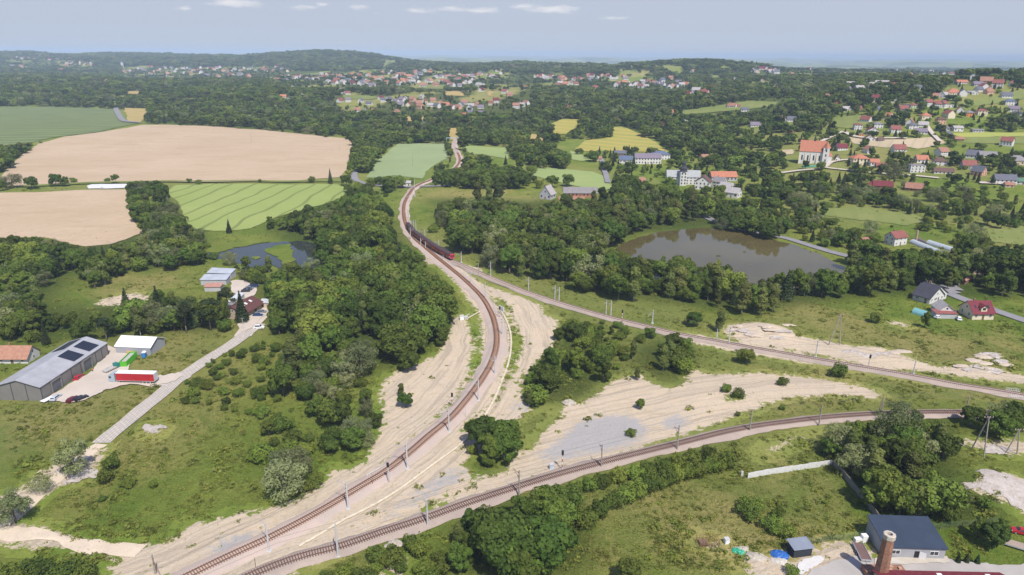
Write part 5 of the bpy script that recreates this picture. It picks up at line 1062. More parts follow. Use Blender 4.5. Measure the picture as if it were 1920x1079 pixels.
# ------------------------------------------------------------------ village houses, one by one: pixel of the base, size, look
VH = [
 (1316,356,14,14,7,5,-22,'gabley','white','brown',2,'white gabled house with mottled brown roof right of the monastery'), (1358,340,26,11,4.5,4.5,2,'gable','grey','orange',1,'long orange-roofed barn above the row of grey roofs'), (1345,352,11,9,5.5,4,-40,'gable','white','grey',2,'uppermost white house of the stepped grey-roofed row'), (1358,362,12,10,5,4,-40,'gable','white','palegrey',1,'middle house of the stepped grey-roofed row'), (1370,371,12,10,4.5,4,-40,'gable','white','palegrey',1,'lowest house of the stepped grey-roofed row'),
 (1088,370,30,9,3.6,4.2,0,'gable','brick','grey',1,'long grey-roofed farm building among the park trees'), (1072,380,22,6,2.5,2,0,'gable','wood','rust',1,'low rust-red roof in front of the long grey-roofed building'), (1022,374,11,10,4.5,7,-30,'gabley','grey','palegrey',1,'steep grey gabled barn hidden by trees left of the long grey roof'),
 (1173,307,15,10,4.5,4,-8,'gable','white','blue',1,'white bungalow with blue-grey roof below the golden hill'), (1163,294,14,9,4,3,0,'gable','wood','slate',1,'dark-roofed house with solar panels behind the white bungalow'), (1215,308,30,12,7,4.5,0,'gable','white','violet',2,'long white block with violet-grey roof below the golden hill'), (1240,300,22,12,6,4,10,'hip','white','blue',2,'blue-roofed wing right of the long white block'), (1122,302,8,6,3,2,0,'gable','beige','rust',1,'tiny hut on the meadow below the golden hill'),
 (1232,374,5,4,9,1,0,'flat','white','white',1,'white tower-like monument wall rising from the park trees'), (1200,350,12,9,4,4,15,'gable','brick','rust',1,'red-roofed cottage left of the monastery'), (1213,361,13,8,3,3,-10,'gable','brick','red',1,'low red roof among trees left of the monastery'),
 (763,349,7,5,3,1.6,0,'gable','white','palegrey',1,'small white signal house at the level crossing'), (727,352,10,5,2.6,2,0,'gable','white','grey',1,'grey-roofed shed in the trees left of the level crossing'),
 (1614,310,17,14,7,4.2,-6,'hip','cream','orange',2,'cream parish house with orange hipped roof'), (1640,312,9,8,4.5,3,-6,'gable','white','orange',1,'low orange-roofed wing of the parish house'), (1652,316,10,7,3,2.4,-12,'gable','wood','red',1,'red-roofed shed right of the parish house'), (1570,304,5,5,4,4,0,'gabley','white','brown',1,'tiny white chapel left of the parish house'),
 (1720,324,14,9,7.5,.4,-8,'flat','white','grey',3,'white three-storey block with balconies'), (1730,306,12,9,4,4,-5,'gable','white','orange',1,'orange roof just above the white three-storey block'), (1762,311,13,9,4.5,4,-20,'hip','white','brown',2,'white house with brown hipped roof right of the orange roof'), (1770,326,18,8,2.6,3,-12,'gable','white','brown',1,'long low brown-roofed building in front of the white house'),
 (1818,317,13,9,4,4.5,-12,'gable','grey','red',1,'red-roofed house above the dark-gabled one'), (1829,330,11,9,4.5,5,-60,'gable','salmon','slate',2,'salmon-gabled house with slate roof'), (1853,300,17,10,4.5,4,-12,'gable','cream','grey',2,'cream house with grey-brown roof at the wood edge'), (1909,310,18,12,4.5,5,-10,'hip','beige','grey',1,'large grey-brown roof near the right edge'), (1886,347,18,11,5,4.2,-12,'gable','white','slate',2,'white-gabled house with blue-grey roof by the right edge'), (1918,347,12,8,3,2.5,-30,'gable','white','green',1,'pale green roof cut by the right edge'),
 (1655,356,17,9,3.5,4,-15,'gable','wood','maroon',1,'dark red timber house in the bushes below the village'), (1638,355,9,7,3,2.5,5,'gable','wood','maroon',1,'small maroon-roofed wing left of the dark red timber house'), (1712,359,14,9,3,4.2,-35,'gable','wood','rust',1,'rusty-brown cottage right of the dark red house'), (1893,352,7,6,2.5,2,-15,'gable','beige','rust',1,'tiny orange-roofed hut below the blue-grey roof'),
 (1609,244,10,9,7,2,-10,'hip','white','red',3,'tall white house with low red roof left of the village row'), (1636,253,13,10,6,3.4,-10,'gabley','white','maroon',2,'white gabled house with maroon roof in the village row'), (1647,241,11,9,6,2.4,-10,'hip','white','grey',2,'white house with grey roof behind the maroon one'), (1630,265,12,9,3.6,4,-22,'gabley','white','brown',1,'chalet-like white gable with brown roof below the row'), (1615,256,7,5,3,.5,0,'flat','orange','grey',1,'small orange flat-roofed shed below the tall white house'),
 (1680,250,12,9,5,4.5,-8,'gable','white','red',2,'white house with bright red steep roof in the village row'), (1713,243,12,9,5,3,-5,'hip','white','slate',2,'white house with flat-pitched slate roof right of the red one'), (1727,252,14,9,3,3.6,-20,'gable','white','violet',1,'dark violet-roofed bungalow right of the village row'), (1737,225,12,10,5,4,-8,'hip','cream','orange',1,'cream bungalow with pyramid orange roof'),
 (1765,234,11,9,6.5,3,-8,'hip','salmon','brown',2,'salmon house with brown roof on the lane'), (1769,246,14,9,4,3.6,-8,'hip','grey','violet',1,'grey house with violet-brown roof below the salmon one'), (1797,247,12,8,4.5,2.4,-3,'gable','white','palegrey',1,'low white house with pale roof right of the lane'), (1782,257,12,9,3,3.6,30,'gable','grey','slate',1,'blue-grey roof just below the lane bend'), (1834,249,14,7,3,1,-3,'gable','grey','grey',1,'long low grey shed by the dark hedge'),
 (1819,220,11,9,5.5,2.8,-8,'hip','orange','grey',2,'bright orange house with grey hipped roof'), (1842,217,13,10,6,2.8,-6,'hip','cream','red',2,'cream house with low red roof right of the orange one'), (1692,217,12,9,4,4,-35,'gabley','white','dark',1,'white house with black steep roof'), (1714,204,11,9,5,2.8,-3,'hip','palegreen','red',2,'grey-green house with red roof on the upper lane'), (1700,206,11,8,4,3.5,0,'gable','palegreen','dark',1,'dark roof left of the grey-green house'), (1649,207,16,13,2.8,4.5,-6,'hip','grey','slate',1,'single-storey house with broad dark hipped roof'),
 (1610,207,10,8,3,4.2,-6,'gable','white','red',1,'small white house with red roof at the wood edge'), (1573,207,8,6,2.4,3,10,'gable','wood','rust',1,'rusty barn roof at the wood edge'), (1756,201,10,9,4.5,4.5,-60,'gable','white','orange',2,'white house with orange roof in the hillside pair'), (1764,202,10,9,5,4.5,-60,'gabley','white','red',2,'white gabled house of the hillside pair'), (1780,202,12,8,3.5,.6,-12,'flat','white','grey',1,'long flat white house right of the hillside pair'),
 (1789,180,20,14,4.5,6,-12,'hip','cream','orange',1,'large cream villa with broad orange hipped roof'), (1822,176,22,9,2.6,1.6,-3,'gable','grey','grey',1,'long low grey barn right of the large orange villa'), (1828,178,9,8,3.5,2,-20,'gabley','white','white',1,'white gable end of the long grey barn'), (1764,184,12,10,3.6,6,-25,'gabley','grey','violet',1,'steep violet roof left of the large villa'), (1754,184,8,7,3,4,-25,'gable','orange','rust',1,'small orange-brown hut left of the steep violet roof'),
 (1805,158,18,10,3.6,3.6,-3,'gable','white','orange',1,'orange-roofed house on the crest'), (1835,162,15,10,3.6,4,-3,'gable','grey','violet',1,'violet-roofed house on the crest'), (1712,170,14,11,6,1.4,-10,'hip','salmon','brown',2,'pink multi-storey house below the crest'), (1714,161,12,9,3,3.5,10,'gable','grey','slate',1,'slate roof behind the pink house'),
 (1895,198,15,11,5.5,3,-10,'hip','white','blue',2,'white villa with blue roof near the right edge'), (1900,211,14,9,4,4,-30,'gable','white','violet',1,'white house with violet roof below the blue-roofed villa'), (1911,219,15,10,4,3.4,20,'gable','white','dark',1,'white house with dark roof cut by the right edge'), (1652,266,7,6,2.5,2.5,0,'gable','grey','brown',1,'small shed under the village row'), (1799,265,10,7,2.5,2.4,-10,'gable','wood','rust',1,'rust-roofed shed above the round dark trees'),
 (1376,202,24,9,3.2,3,0,'gable','white','red',1,'long white building with red roof on the pasture ridge'), (1397,210,13,9,4,3.4,-8,'gable','white','slate',1,'white house with slate roof below the pasture ridge'), (1333,221,15,9,3.2,3.2,-5,'gable','white','rust',1,'white house with tan roof left of the pasture ridge'), (1417,238,15,10,3.5,4.4,-3,'gable','white','violet',1,'white house with lilac-grey roof in a green clearing'), (1392,235,10,8,3,4,-5,'gable','brick','red',1,'red-roofed hut left of the lilac-grey roof'), (1285,227,14,10,4,4.5,20,'gable','white','violet',2,'violet-roofed house at the valley edge'), (1310,192,26,10,3.2,3,0,'gable','white','red',1,'long low red roof in the valley wood'),
 (1487,249,12,7,2.5,3,5,'gable','wood','orange',1,'orange barn roof above the church wood'), (1653,160,12,8,3,3.5,0,'gable','beige','orange',1,'orange roof far up in the wood'), (1477,174,18,9,3.5,3,0,'gable','white','slate',1,'slate-roofed house in the upper wood'), (1500,173,14,8,3,3,10,'gable','grey','grey',1,'grey roof in the upper wood'), (1318,242,10,7,3,3,15,'gable','white','rust',1,'small house hidden left of the pale square'), (1387,312,9,7,4,3,-30,'gable','white','brick',1,''), (1324,300,10,8,3,3,20,'gable','beige','rust',1,'beige cottage above the monastery'), (1370,262,9,7,2,1,0,'gable','grey','palegrey',1,''),
 (1222,238,9,7,3,3,0,'gable','white','red',1,'white cottage with red roof right of the golden hill'), (1238,237,10,8,4,3,10,'gable','white','maroon',1,'maroon-roofed cottage right of the golden hill'), (1262,215,11,8,4,4,5,'gable','grey','orange',1,'orange-roofed house on the field corner'), (1275,222,12,9,5,3,0,'hip','white','blue',2,'white block with blue roof on the field corner'), (1167,224,11,8,4,3.4,40,'gable','salmon','brown',1,'pinkish house beyond the golden hill'),
]
ROOFC['brick'] = (.35,.14,.09)
for v in VH:
    px, py, w, d, hw, rh, yw, kd, wc, rc, st, lb = v
    if not lb: continue
    w *= .9; d *= .9; hw *= .92; rh *= .9
    P = g1(px, py); c, s = math.cos(R(yw)), math.sin(R(yw))
    building('house' if w < 24 else 'long_house', 'house', lb, (np.array([P[0]-c*w/2, P[1]-s*w/2, P[2]]), R(yw), w, d), hw, rh, wc, rc, kd, st, False, P[1] < 1400, 1 if rh > 2.2 else 0, pad=1.5)
    if P[1] < 1200: BLOCK.append((P[0]+s*5, P[1]-8, max(w, 8)*.55))
# ------------------------------------------------------------------ farther villages: simple houses, one thing each
HP = []
for wc, rc in (('white', 'red'), ('white', 'orange'), ('white', 'maroon'), ('cream', 'red'), ('white', 'slate'), ('white', 'palegrey'), ('salmon', 'rust'), ('white', 'violet'), ('white', 'rust')):
    for kd in (0, 1):
        b = MB(); w, d, hw, rh = (12, 10, 5.5, 4.2) if kd else (14, 9, 3.6, 4.6)
        b.prism([(-d/2, -1.5), (d/2, -1.5), (d/2, hw), (0, hw+rh), (-d/2, hw)], 'x', -w/2, w/2)
        q = gable_roof(w, d, hw, rh, .6); q.v = [(x_-w/2, y_-d/2, z_) for x_, y_, z_ in q.v]
        o_ = len(b.v); b.v += q.v; b.f += [tuple(i+o_ for i in f) for f in q.f]; b.m += [1]*len(q.f)
        for i in range(4): b.box(-w/2+w*(i+.5)/4-.5, -w/2+w*(i+.5)/4+.5, -d/2-.05, -d/2+.02, 1.2, 2.6, 2)
        if kd:
            for i in range(4): b.box(-w/2+w*(i+.5)/4-.5, -w/2+w*(i+.5)/4+.5, -d/2-.05, -d/2+.02, 3.8, 5.0, 2)
        HP.append((b.mesh('house', [wm(wc), rm_(rc), DARKG]), wc, rc))
rh_ = NP(21); hc = 0; HW = np.array([2,2,1.2,1.2,1.8,1.8,1,1,2,2,2.4,2.4,1.5,1.5,1.8,1.8,2,2]); HW = HW/HW.sum()
HAM = []
def hamlet(pts, group, phrase, sc=1.0, jit=2.5):
    for (px, py) in pts:
        P = g1(px+rh_.uniform(-jit, jit), py+rh_.uniform(-.6, .6)); s_ = sc*rh_.uniform(.85, 1.15)
        HAM.append((s_/P[1], P, rh_.choice(len(HP), p=HW), rh_.choice([0, .3, -.4, 1.5, 1.1, -.8])+rh_.uniform(-.2, .2), s_, group, phrase))
        BLOCK.append((P[0], P[1]-6, 9*s_)); BLOCK.append((P[0], P[1]+3, 8*s_))
hamlet([(640,192),(655,191),(675,193),(690,197),(712,186),(720,192),(728,189),(742,193),(750,199),(761,189),(768,200),(775,190),(785,199),(792,185),(798,193),(808,200),(813,190),(820,203),(828,198),(838,199),(848,204),(858,205),(865,200),(872,196),(885,201),(893,198),(880,206),(900,204),(922,198),(930,193),(790,204),(755,192)], 'houses of the valley village', 'in the valley village beyond the pale green field', .92)
hamlet([(545,190),(532,186),(558,190),(568,184),(585,184),(600,178),(880,216),(868,222),(905,216),(945,176),(955,182),(970,203),(980,200),(985,196),(1000,175),(1012,178),(1180,175),(745,216),(700,213),(688,214),(672,212),(590,211),(810,229),(1088,195),(1072,206),(1060,190),(985,168),(650,178),(870,158),(750,228)], 'scattered houses round the valley village', 'standing alone round the valley village', .92)
def line(x0_, x1_, y0_, y1_, n_, j=2.0): return [(x0_+(x1_-x0_)*(i+rh_.uniform(.1, .9))/n_, y0_+(y1_-y0_)*rh_.rand()+ (0)) for i in range(n_)]
hamlet(line(730,910,151,164,22)+line(850,945,140,152,12), 'houses of the middle village', 'in the middle village below the wooded hill', 1.15)
hamlet(line(520,720,141,154,28)+line(580,780,149,163,16)+line(690,880,134,149,24), 'houses of the upper village', 'in the upper village at the foot of the big hill', 1.2)
hamlet(line(230,540,127,137,40)+line(280,480,138,146,12)+line(120,180,118,126,12)+line(20,140,108,113,12), 'houses of the distant left village', 'in the distant village under the left hills', 1.35)
hamlet(line(1000,1180,143,152,22)+line(1150,1290,154,166,20)+line(920,1000,126,132,10)+line(1040,1080,158,166,8), 'houses of the ridge village', 'along the ridge village right of the middle', 1.15)
hamlet(line(1410,1460,133,140,12)+line(1480,1680,124,132,14)+line(1280,1340,170,185,6)+line(1700,1900,135,142,10)+line(1580,1680,160,168,6)+line(1030,1060,118,121,6), 'houses on the right-hand ridges', 'scattered over the far right ridges', 1.3)
hamlet([(rh_.uniform(20, 1900), rh_.uniform(132, 178)) for _ in range(46)], 'lone houses in the far woods', 'alone in a clearing of the far woods', 1.1)
hamlet(line(1300,1500,165,245,9)+line(1530,1700,175,235,10)+line(1700,1900,148,240,16)+line(1560,1900,270,300,6), 'scattered houses on the right-hand hillside', 'among the trees of the right-hand hillside', .85)
hamlet([(22,127),(42,127),(115,135),(198,158),(262,168)], 'farmsteads in the left woods', 'in a gap of the left woods', 1.6)
HAM.sort(key=lambda q: -q[0])
for (_, P, pi, a_, s_, group, phrase) in HAM[:235]:
    me, wc, rc = HP[pi]; o = link('village_house', me); o.location = P; o.rotation_euler = (0, 0, a_); o.scale = (s_, s_, s_)
    tag(o, '%s house, %s roof, %s' % (wc, {'palegrey': 'grey'}.get(rc, rc), phrase), 'house', group)
c = MB(); c.box(-4, 4, -4, 4, -2, 22); c.lathe([(5, 22), (3.4, 26), (4, 29), (1, 33), (.1, 40)], 8, m=1); o = c.obj('distant_church', [wm('white'), rm_('slate')]); o.location = g1(230, 127); o.scale = (1.3, 1.3, 1.3); tag(o, 'white church tower of the distant left village', 'church')
# ------------------------------------------------------------------ vehicles
def heading(p0, p1):
    A_, B_ = g1(*p0), g1(*p1); return math.atan2(B_[1]-A_[1], B_[0]-A_[0])
WHEEL = {}
def wheel(parent, x, y, r=.32, wd=.22, name='wheel'):
    if r not in WHEEL:
        m = MB(); m.tube((0, -wd/2, 0), (0, wd/2, 0), r, n_=12); h = MB(); h.tube((0, -wd/2-.01, 0), (0, wd/2+.01, 0), r*.55, n_=8)
        WHEEL[r] = (m.mesh('tyre', [BLACK]), h.mesh('rim', [STEEL]))
    o = link(name, WHEEL[r][0], parent); o.location = (x, y, r); link('rim', WHEEL[r][1], o); return o
CARM = {}
def car(px, py, yaw, colour, label, z=.14, big=0.0, group=None, kindn='parked_car', cat='car', world=None):
    P = world if world is not None else g1(px, py); o = empty(kindn, label, cat, (P[0], P[1], float(hf(P[0], P[1]))+z), yaw, group)
    if (colour, big) not in CARM:
        body = MB(); H_ = big
        lo = [(-2.15, .28), (2.12, .28), (2.18, .55), (2.05, .78), (1.15, .93+H_*.3), (.95, .95+H_*.3), (-1.75, .97+H_*.4), (-2.1, .9+H_*.3), (-2.2, .55)]
        body.prism(lo, 'y', -.86, .86)
        cab = [(-1.95, .93), (1.0, .93), (.35, 1.38+H_), (-1.35, 1.42+H_), (-1.85, 1.2+H_)]
        b0 = len(body.v); n_ = len(cab)
        body.v += [(x, (-.80 if z_ < 1 else -.62), z_) for x, z_ in cab] + [(x, (.80 if z_ < 1 else .62), z_) for x, z_ in cab]
        body.f.append(tuple(b0+i for i in range(n_))); body.f.append(tuple(b0+n_+i for i in reversed(range(n_)))); body.m += [0, 0]
        for i in range(n_): j = (i+1) % n_; body.f.append((b0+i, b0+n_+i, b0+n_+j, b0+j)); body.m.append(0)
        m_ = mat('car_'+colour, .25, .5); cc = CARC[colour]; m_.node_tree.nodes['Principled BSDF'].inputs['Base Color'].default_value = (*cc, 1)
        gl = MB()
        gl.hexa([(.99, -.70, .98), (.99, .70, .98), (.46, .58, 1.33+H_), (.46, -.58, 1.33+H_), (1.03, -.70, .99), (1.03, .70, .99), (.50, .58, 1.35+H_), (.50, -.58, 1.35+H_)])
        for s_ in (-1, 1): gl.hexa([(-1.6, s_*.80, 1.0), (.75, s_*.80, 1.0), (.3, s_*.655, 1.33+H_), (-1.35, s_*.655, 1.33+H_), (-1.6, s_*.83, 1.0), (.75, s_*.83, 1.0), (.3, s_*.685, 1.33+H_), (-1.35, s_*.685, 1.33+H_)])
        gl.hexa([(-1.96, -.66, 1.02), (-1.86, -.56, 1.3+H_), (-1.86, .56, 1.3+H_), (-1.96, .66, 1.02), (-2.0, -.66, 1.02), (-1.9, -.56, 1.3+H_), (-1.9, .56, 1.3+H_), (-2.0, .66, 1.02)])
        hl = MB(); hl.box(-.05, .03, -.16, .16, -.07, .07)
        CARM[(colour, big)] = (body.mesh('body', [m_]), gl.mesh('windows', [DARKG]), hl.mesh('headlight', [WPAINT]))
    bm_, gm, hm_ = CARM[(colour, big)]; link('body', bm_, o); link('windows', gm, o)
    for s_ in (-1, 1): q = link('headlight', hm_, o); q.location = (2.14, s_*.6, .66)
    for x in (-1.35, 1.35):
        for y in (-.78, .78): wheel(o, x, y)
    return o
CARC = {'red': (.40,.02,.03), 'silver': (.45,.50,.55), 'maroon': (.14,.015,.03), 'black': (.02,.02,.025), 'navy': (.02,.04,.10), 'blue': (.02,.06,.16), 'white': (.75,.75,.75), 'grey': (.18,.2,.24), 'darkgrey': (.06,.065,.08)}
yh = heading((81, 752), (204, 667))
car(148, 711, heading((141, 717), (156, 705)), 'red', 'red car parked against the long wall of the grey hall')
car(106, 749, heading((98, 755), (115, 742)), 'silver', 'silver car nearest the front corner of the grey hall')
car(138, 752, heading((130, 756), (147, 747)), 'maroon', 'dark maroon car parked next to the black one')
car(153, 750, heading((144, 754), (162, 747)), 'black', 'black car at the lower edge of the gravel yard')
for i, (p, c_) in enumerate((((461, 549), 'black'), ((465, 546), 'darkgrey'), ((469, 543), 'grey'), ((473, 541), 'navy'), ((477, 538), 'navy'))):
    car(p[0], p[1], R(8), c_, ['black car at the near end', 'charcoal car second', 'grey car in the middle', 'navy car fourth', 'navy car last'][i]+' in the row by the upper gravel yard', group='cars parked in a row by the sheds', big=.1)
car(484, 594, R(4), 'blue', 'bright blue car in front of the brown-roofed hall'); car(491, 588, R(8), 'grey', 'grey-blue estate car behind the bright blue car', big=.12); car(486, 617, R(4), 'white', 'white van parked at the gate where the slab road ends', big=.35, kindn='parked_van', cat='van')
car(1914, 1001, R(160), 'red', 'red car cut by the right picture edge above the flatbed'); car(1344, 366, R(30), 'white', 'white car on the forecourt below the grey-roofed row', big=.2, z=.3); car(1356, 368, R(10), 'silver', 'silver car beside the white car on the forecourt', z=.3)
car(1797, 600, R(70), 'white', 'white car between the carport and the maroon-roofed house', z=.2); car(1759, 597, R(30), 'white', 'white car at the left end of the carport', z=.2)
# articulated lorry
P = (g1(211, 717)+g1(291, 718))/2; yw = heading((291, 719), (211, 716)); tr = empty('articulated_lorry', 'lorry with red curtain sides and white roof standing on the gravel yard', 'lorry', (P[0], P[1], float(hf(P[0], P[1]))+.15), yw)
TRED = paint('red_curtain', (.42,.022,.03), .5, .08, .5); CABC = paint('pale_blue_cab', (.33,.40,.44), .35, .05)
b = MB(); b.box(-8.2, 5.2, -1.27, 1.27, 1.15, 3.85); tl = b.obj('trailer', [TRED], tr)
b = MB(); b.box(-8.25, 5.25, -1.3, 1.3, 3.86, 4.0); b.obj('trailer_roof', [WPAINT], tl)
b = MB(); b.box(-8.3, -8.22, -1.27, 1.27, 1.0, 3.84); b.box(-8.22, 5.2, -1.29, 1.29, 1.0, 1.14); b.obj('rear_doors', [paint('pale_frame', (.5,.5,.5))], tl)
b = MB(); b.prism([(5.8, .5), (8.15, .5), (8.2, 1.6), (7.9, 3.0), (7.2, 3.65), (5.8, 3.75)], 'y', -1.22, 1.22); cb = b.obj('cab', [CABC], tr)
b = MB(); b.hexa([(8.21, -1.05, 1.75), (8.21, 1.05, 1.75), (7.95, 1.05, 2.85), (7.95, -1.05, 2.85), (8.26, -1.05, 1.75), (8.26, 1.05, 1.75), (8.0, 1.05, 2.85), (8.0, -1.05, 2.85)]); b.obj('windscreen', [DARKG], cb)
for s_ in (-1, 1): b = MB(); b.box(7.0, 7.8, s_*1.225-.012, s_*1.225+.012, 1.9, 2.7); b.obj('side_window', [DARKG], cb)
b = MB(); b.box(-8.2, 7.8, -.5, .5, .75, 1.0); b.obj('chassis', [BLACK], tr)
for x in (-6.6, -5.3, -4.0, 4.4, 7.2):
    for s_ in (-1, 1): wheel(tr, x, s_*1.05, .5, .32)
# small flatbed truck
P = g1(211, 695); tk_ = empty('flatbed_truck', 'small flatbed truck with teal cab behind the lorry', 'truck', (P[0], P[1], float(hf(P[0], P[1]))+.15), heading((199, 701), (222, 690)))
b = MB(); b.prism([(1.2, .5), (3.0, .5), (3.05, 1.2), (2.6, 2.05), (1.2, 2.1)], 'y', -.95, .95); cb = b.obj('cab', [paint('teal_paint', (.03,.20,.17), .35)], tk_)
b = MB(); b.hexa([(3.06, -.8, 1.25), (3.06, .8, 1.25), (2.68, .8, 1.95), (2.68, -.8, 1.95), (3.1, -.8, 1.25), (3.1, .8, 1.25), (2.72, .8, 1.95), (2.72, -.8, 1.95)]); b.obj('windscreen', [DARKG], cb)
b = MB(); b.box(-3.2, 1.1, -1.05, 1.05, .8, .95); b.box(-3.2, 1.1, -1.05, -1.0, .95, 1.25); b.box(-3.2, 1.1, 1.0, 1.05, .95, 1.25); b.obj('flatbed', [paint('dropside_grey', (.45,.43,.4))], tk_)
for x in (-2.0, 2.1):
    for s_ in (-1, 1): wheel(tk_, x, s_*.85, .38, .25)
# open-topped green container
o3 = frame3((226, 690), (238, 690), (253, 676)); P = g1(232, 690); yw = heading((232, 690), (247, 675))
ct = empty('skip_container', 'bright green open-topped container beside the tent hall', 'container', (P[0], P[1], float(hf(P[0], P[1]))+.2), yw)
GREENP = paint('green_paint', (.10,.42,.03), .5, .08); b = MB(); L_ = 9.0
b.box(0, L_, -1.2, -1.1, 0, 2.3); b.box(0, L_, 1.1, 1.2, 0, 2.3); b.box(0, .1, -1.1, 1.1, 0, 2.3); b.box(L_-.1, L_, -1.1, 1.1, 0, 2.3); b.box(.1, L_-.1, -1.1, 1.1, 0, .1)
for i in range(10):
    for s_ in (-1, 1): b.box(.2+i*.95, .35+i*.95, s_*1.25-.05, s_*1.25+.05, .05, 2.2)
b.obj('body', [GREENP], ct); b = MB(); b.box(.12, L_-.12, -1.08, 1.08, .1, 1.75); b.obj('load', [paint('scrap_load', (.4,.39,.37), .9, .3, 3)], ct)
P = g1(271, 671); tb = empty('portable_toilet', 'blue portable toilet with white roof at the tent hall corner', 'portable toilet', (P[0], P[1], float(hf(P[0], P[1]))+.1), R(10))
b = MB(); b.box(-.7, .7, -.7, .7, 0, 2.1); b.obj('cabin', [paint('blue_plastic', (.03,.17,.42), .4)], tb); b = MB(); b.prism([(-.78, 2.1), (.78, 2.1), (.4, 2.45), (-.4, 2.45)], 'y', -.78, .78); b.obj('roof', [WPAINT], tb); b = MB(); b.box(-.4, .4, -.74, -.7, .1, 1.95); b.obj('door', [paint('blue_door', (.04,.22,.5))], tb)
rq = random.Random(9)
for i, (a_, c_) in enumerate(((243, 664), (247, 666), (250, 668), (246, 660))):
    P = g1(a_, c_); b = MB(); s_ = .9
    for q in range(3): b.box(-s_, s_, -.8, .8, q*.5, q*.5+.44)
    o = b.obj('pallet_stack', [paint('tan_bales', (.52,.33,.14), .9, .2, 2)]); o.location = (P[0], P[1], float(hf(P[0], P[1]))+.12); o.rotation_euler = (0, 0, rq.uniform(0, 1)); tag(o, 'stack of tan timber packs against the grey tent wall, ' + ['leftmost', 'second from left', 'rightmost', 'rearmost'][i], 'timber stack', 'timber packs by the tent')
P = g1(90, 752); b = MB(); b.box(-2, 2, -1, 1, .5, .62); o = empty('car_trailer', 'low white car trailer at the front corner of the grey hall', 'trailer', (P[0], P[1], float(hf(P[0], P[1]))+.12), heading((84, 753), (96, 747))); b.obj('deck', [WPAINT], o)
for s_ in (-1, 1): wheel(o, -.3, s_*1.05)
b = MB(); b.tube((2, 0, .55), (3.2, 0, .5), .05); b.obj('drawbar', [STEEL], o)
# worker in the yard
def person(px, py, yaw, label, top, z=.14):
    P = g1(px, py); o = empty('person', label, 'person', (P[0], P[1], float(hf(P[0], P[1]))+z), yaw)
    J = [((0,0,.95),.15),((0,0,1.2),.16),((0,0,1.42),.13),((0,0,1.52),.06),((0,.02,1.66),.105),((0,.01,1.74),.08),((-.2,0,1.42),.06),((-.27,.05,1.15),.045),((-.22,.2,.95),.035),((.2,0,1.42),.06),((.28,.03,1.15),.045),((.27,.12,.92),.035),((-.1,0,.85),.1),((-.12,.05,.48),.065),((-.12,0,.1),.045),((-.12,.14,.05),.04),((.1,0,.85),.1),((.13,-.03,.48),.065),((.14,-.1,.1),.045),((.14,.04,.05),.04)]
    E = [(0,1),(1,2),(2,3),(3,4),(4,5),(2,6),(6,7),(7,8),(2,9),(9,10),(10,11),(0,12),(12,13),(13,14),(14,15),(0,16),(16,17),(17,18),(18,19)]
    me = bpy.data.meshes.new('body'); me.from_pydata([j[0] for j in J], E, []); b_ = link('body', me, o); sk = b_.modifiers.new('s', 'SKIN')
    for i, j in enumerate(J): me.skin_vertices[0].data[i].radius = (j[1], j[1])
    me.skin_vertices[0].data[0].use_root = True; b_.modifiers.new('u', 'SUBSURF').levels = 1
    me.materials.append(paint('skin_and_trousers', (.09,.08,.10), .9)); 
    c = MB(); c.lathe([(.19, .92), (.22, 1.15), (.24, 1.38), (.12, 1.5)], 10); c.obj('jacket', [top], o)
    c = MB(); c.lathe([(.115, 1.70), (.12, 1.76), (.07, 1.84), (.01, 1.85)], 8, c=(0, .01)); c.obj('hair', [paint('brown_hair', (.08,.05,.03))], o); return o
person(174, 699, R(40), 'person in an orange top standing in the yard before the open hall door', paint('orange_top', (.6,.2,.08), .8))
# ------------------------------------------------------------------ the train
def along(C, s0):
    s = np.concatenate([[0], np.cumsum(np.linalg.norm(np.diff(C, axis=0), axis=1))]); return np.array([np.interp(s0, s, C[:, 0]), np.interp(s0, s, C[:, 1])]), s
hd = g1(848, 491.5); i0 = np.argmin(np.hypot(CB[:, 0]-hd[0], CB[:, 1]-hd[1])); sB = np.concatenate([[0], np.cumsum(np.linalg.norm(np.diff(CB, axis=0), axis=1))]); s_head = sB[i0]
tl_ = g1(767, 432); s_tail = sB[np.argmin(np.hypot(CB[:, 0]-tl_[0], CB[:, 1]-tl_[1]))]
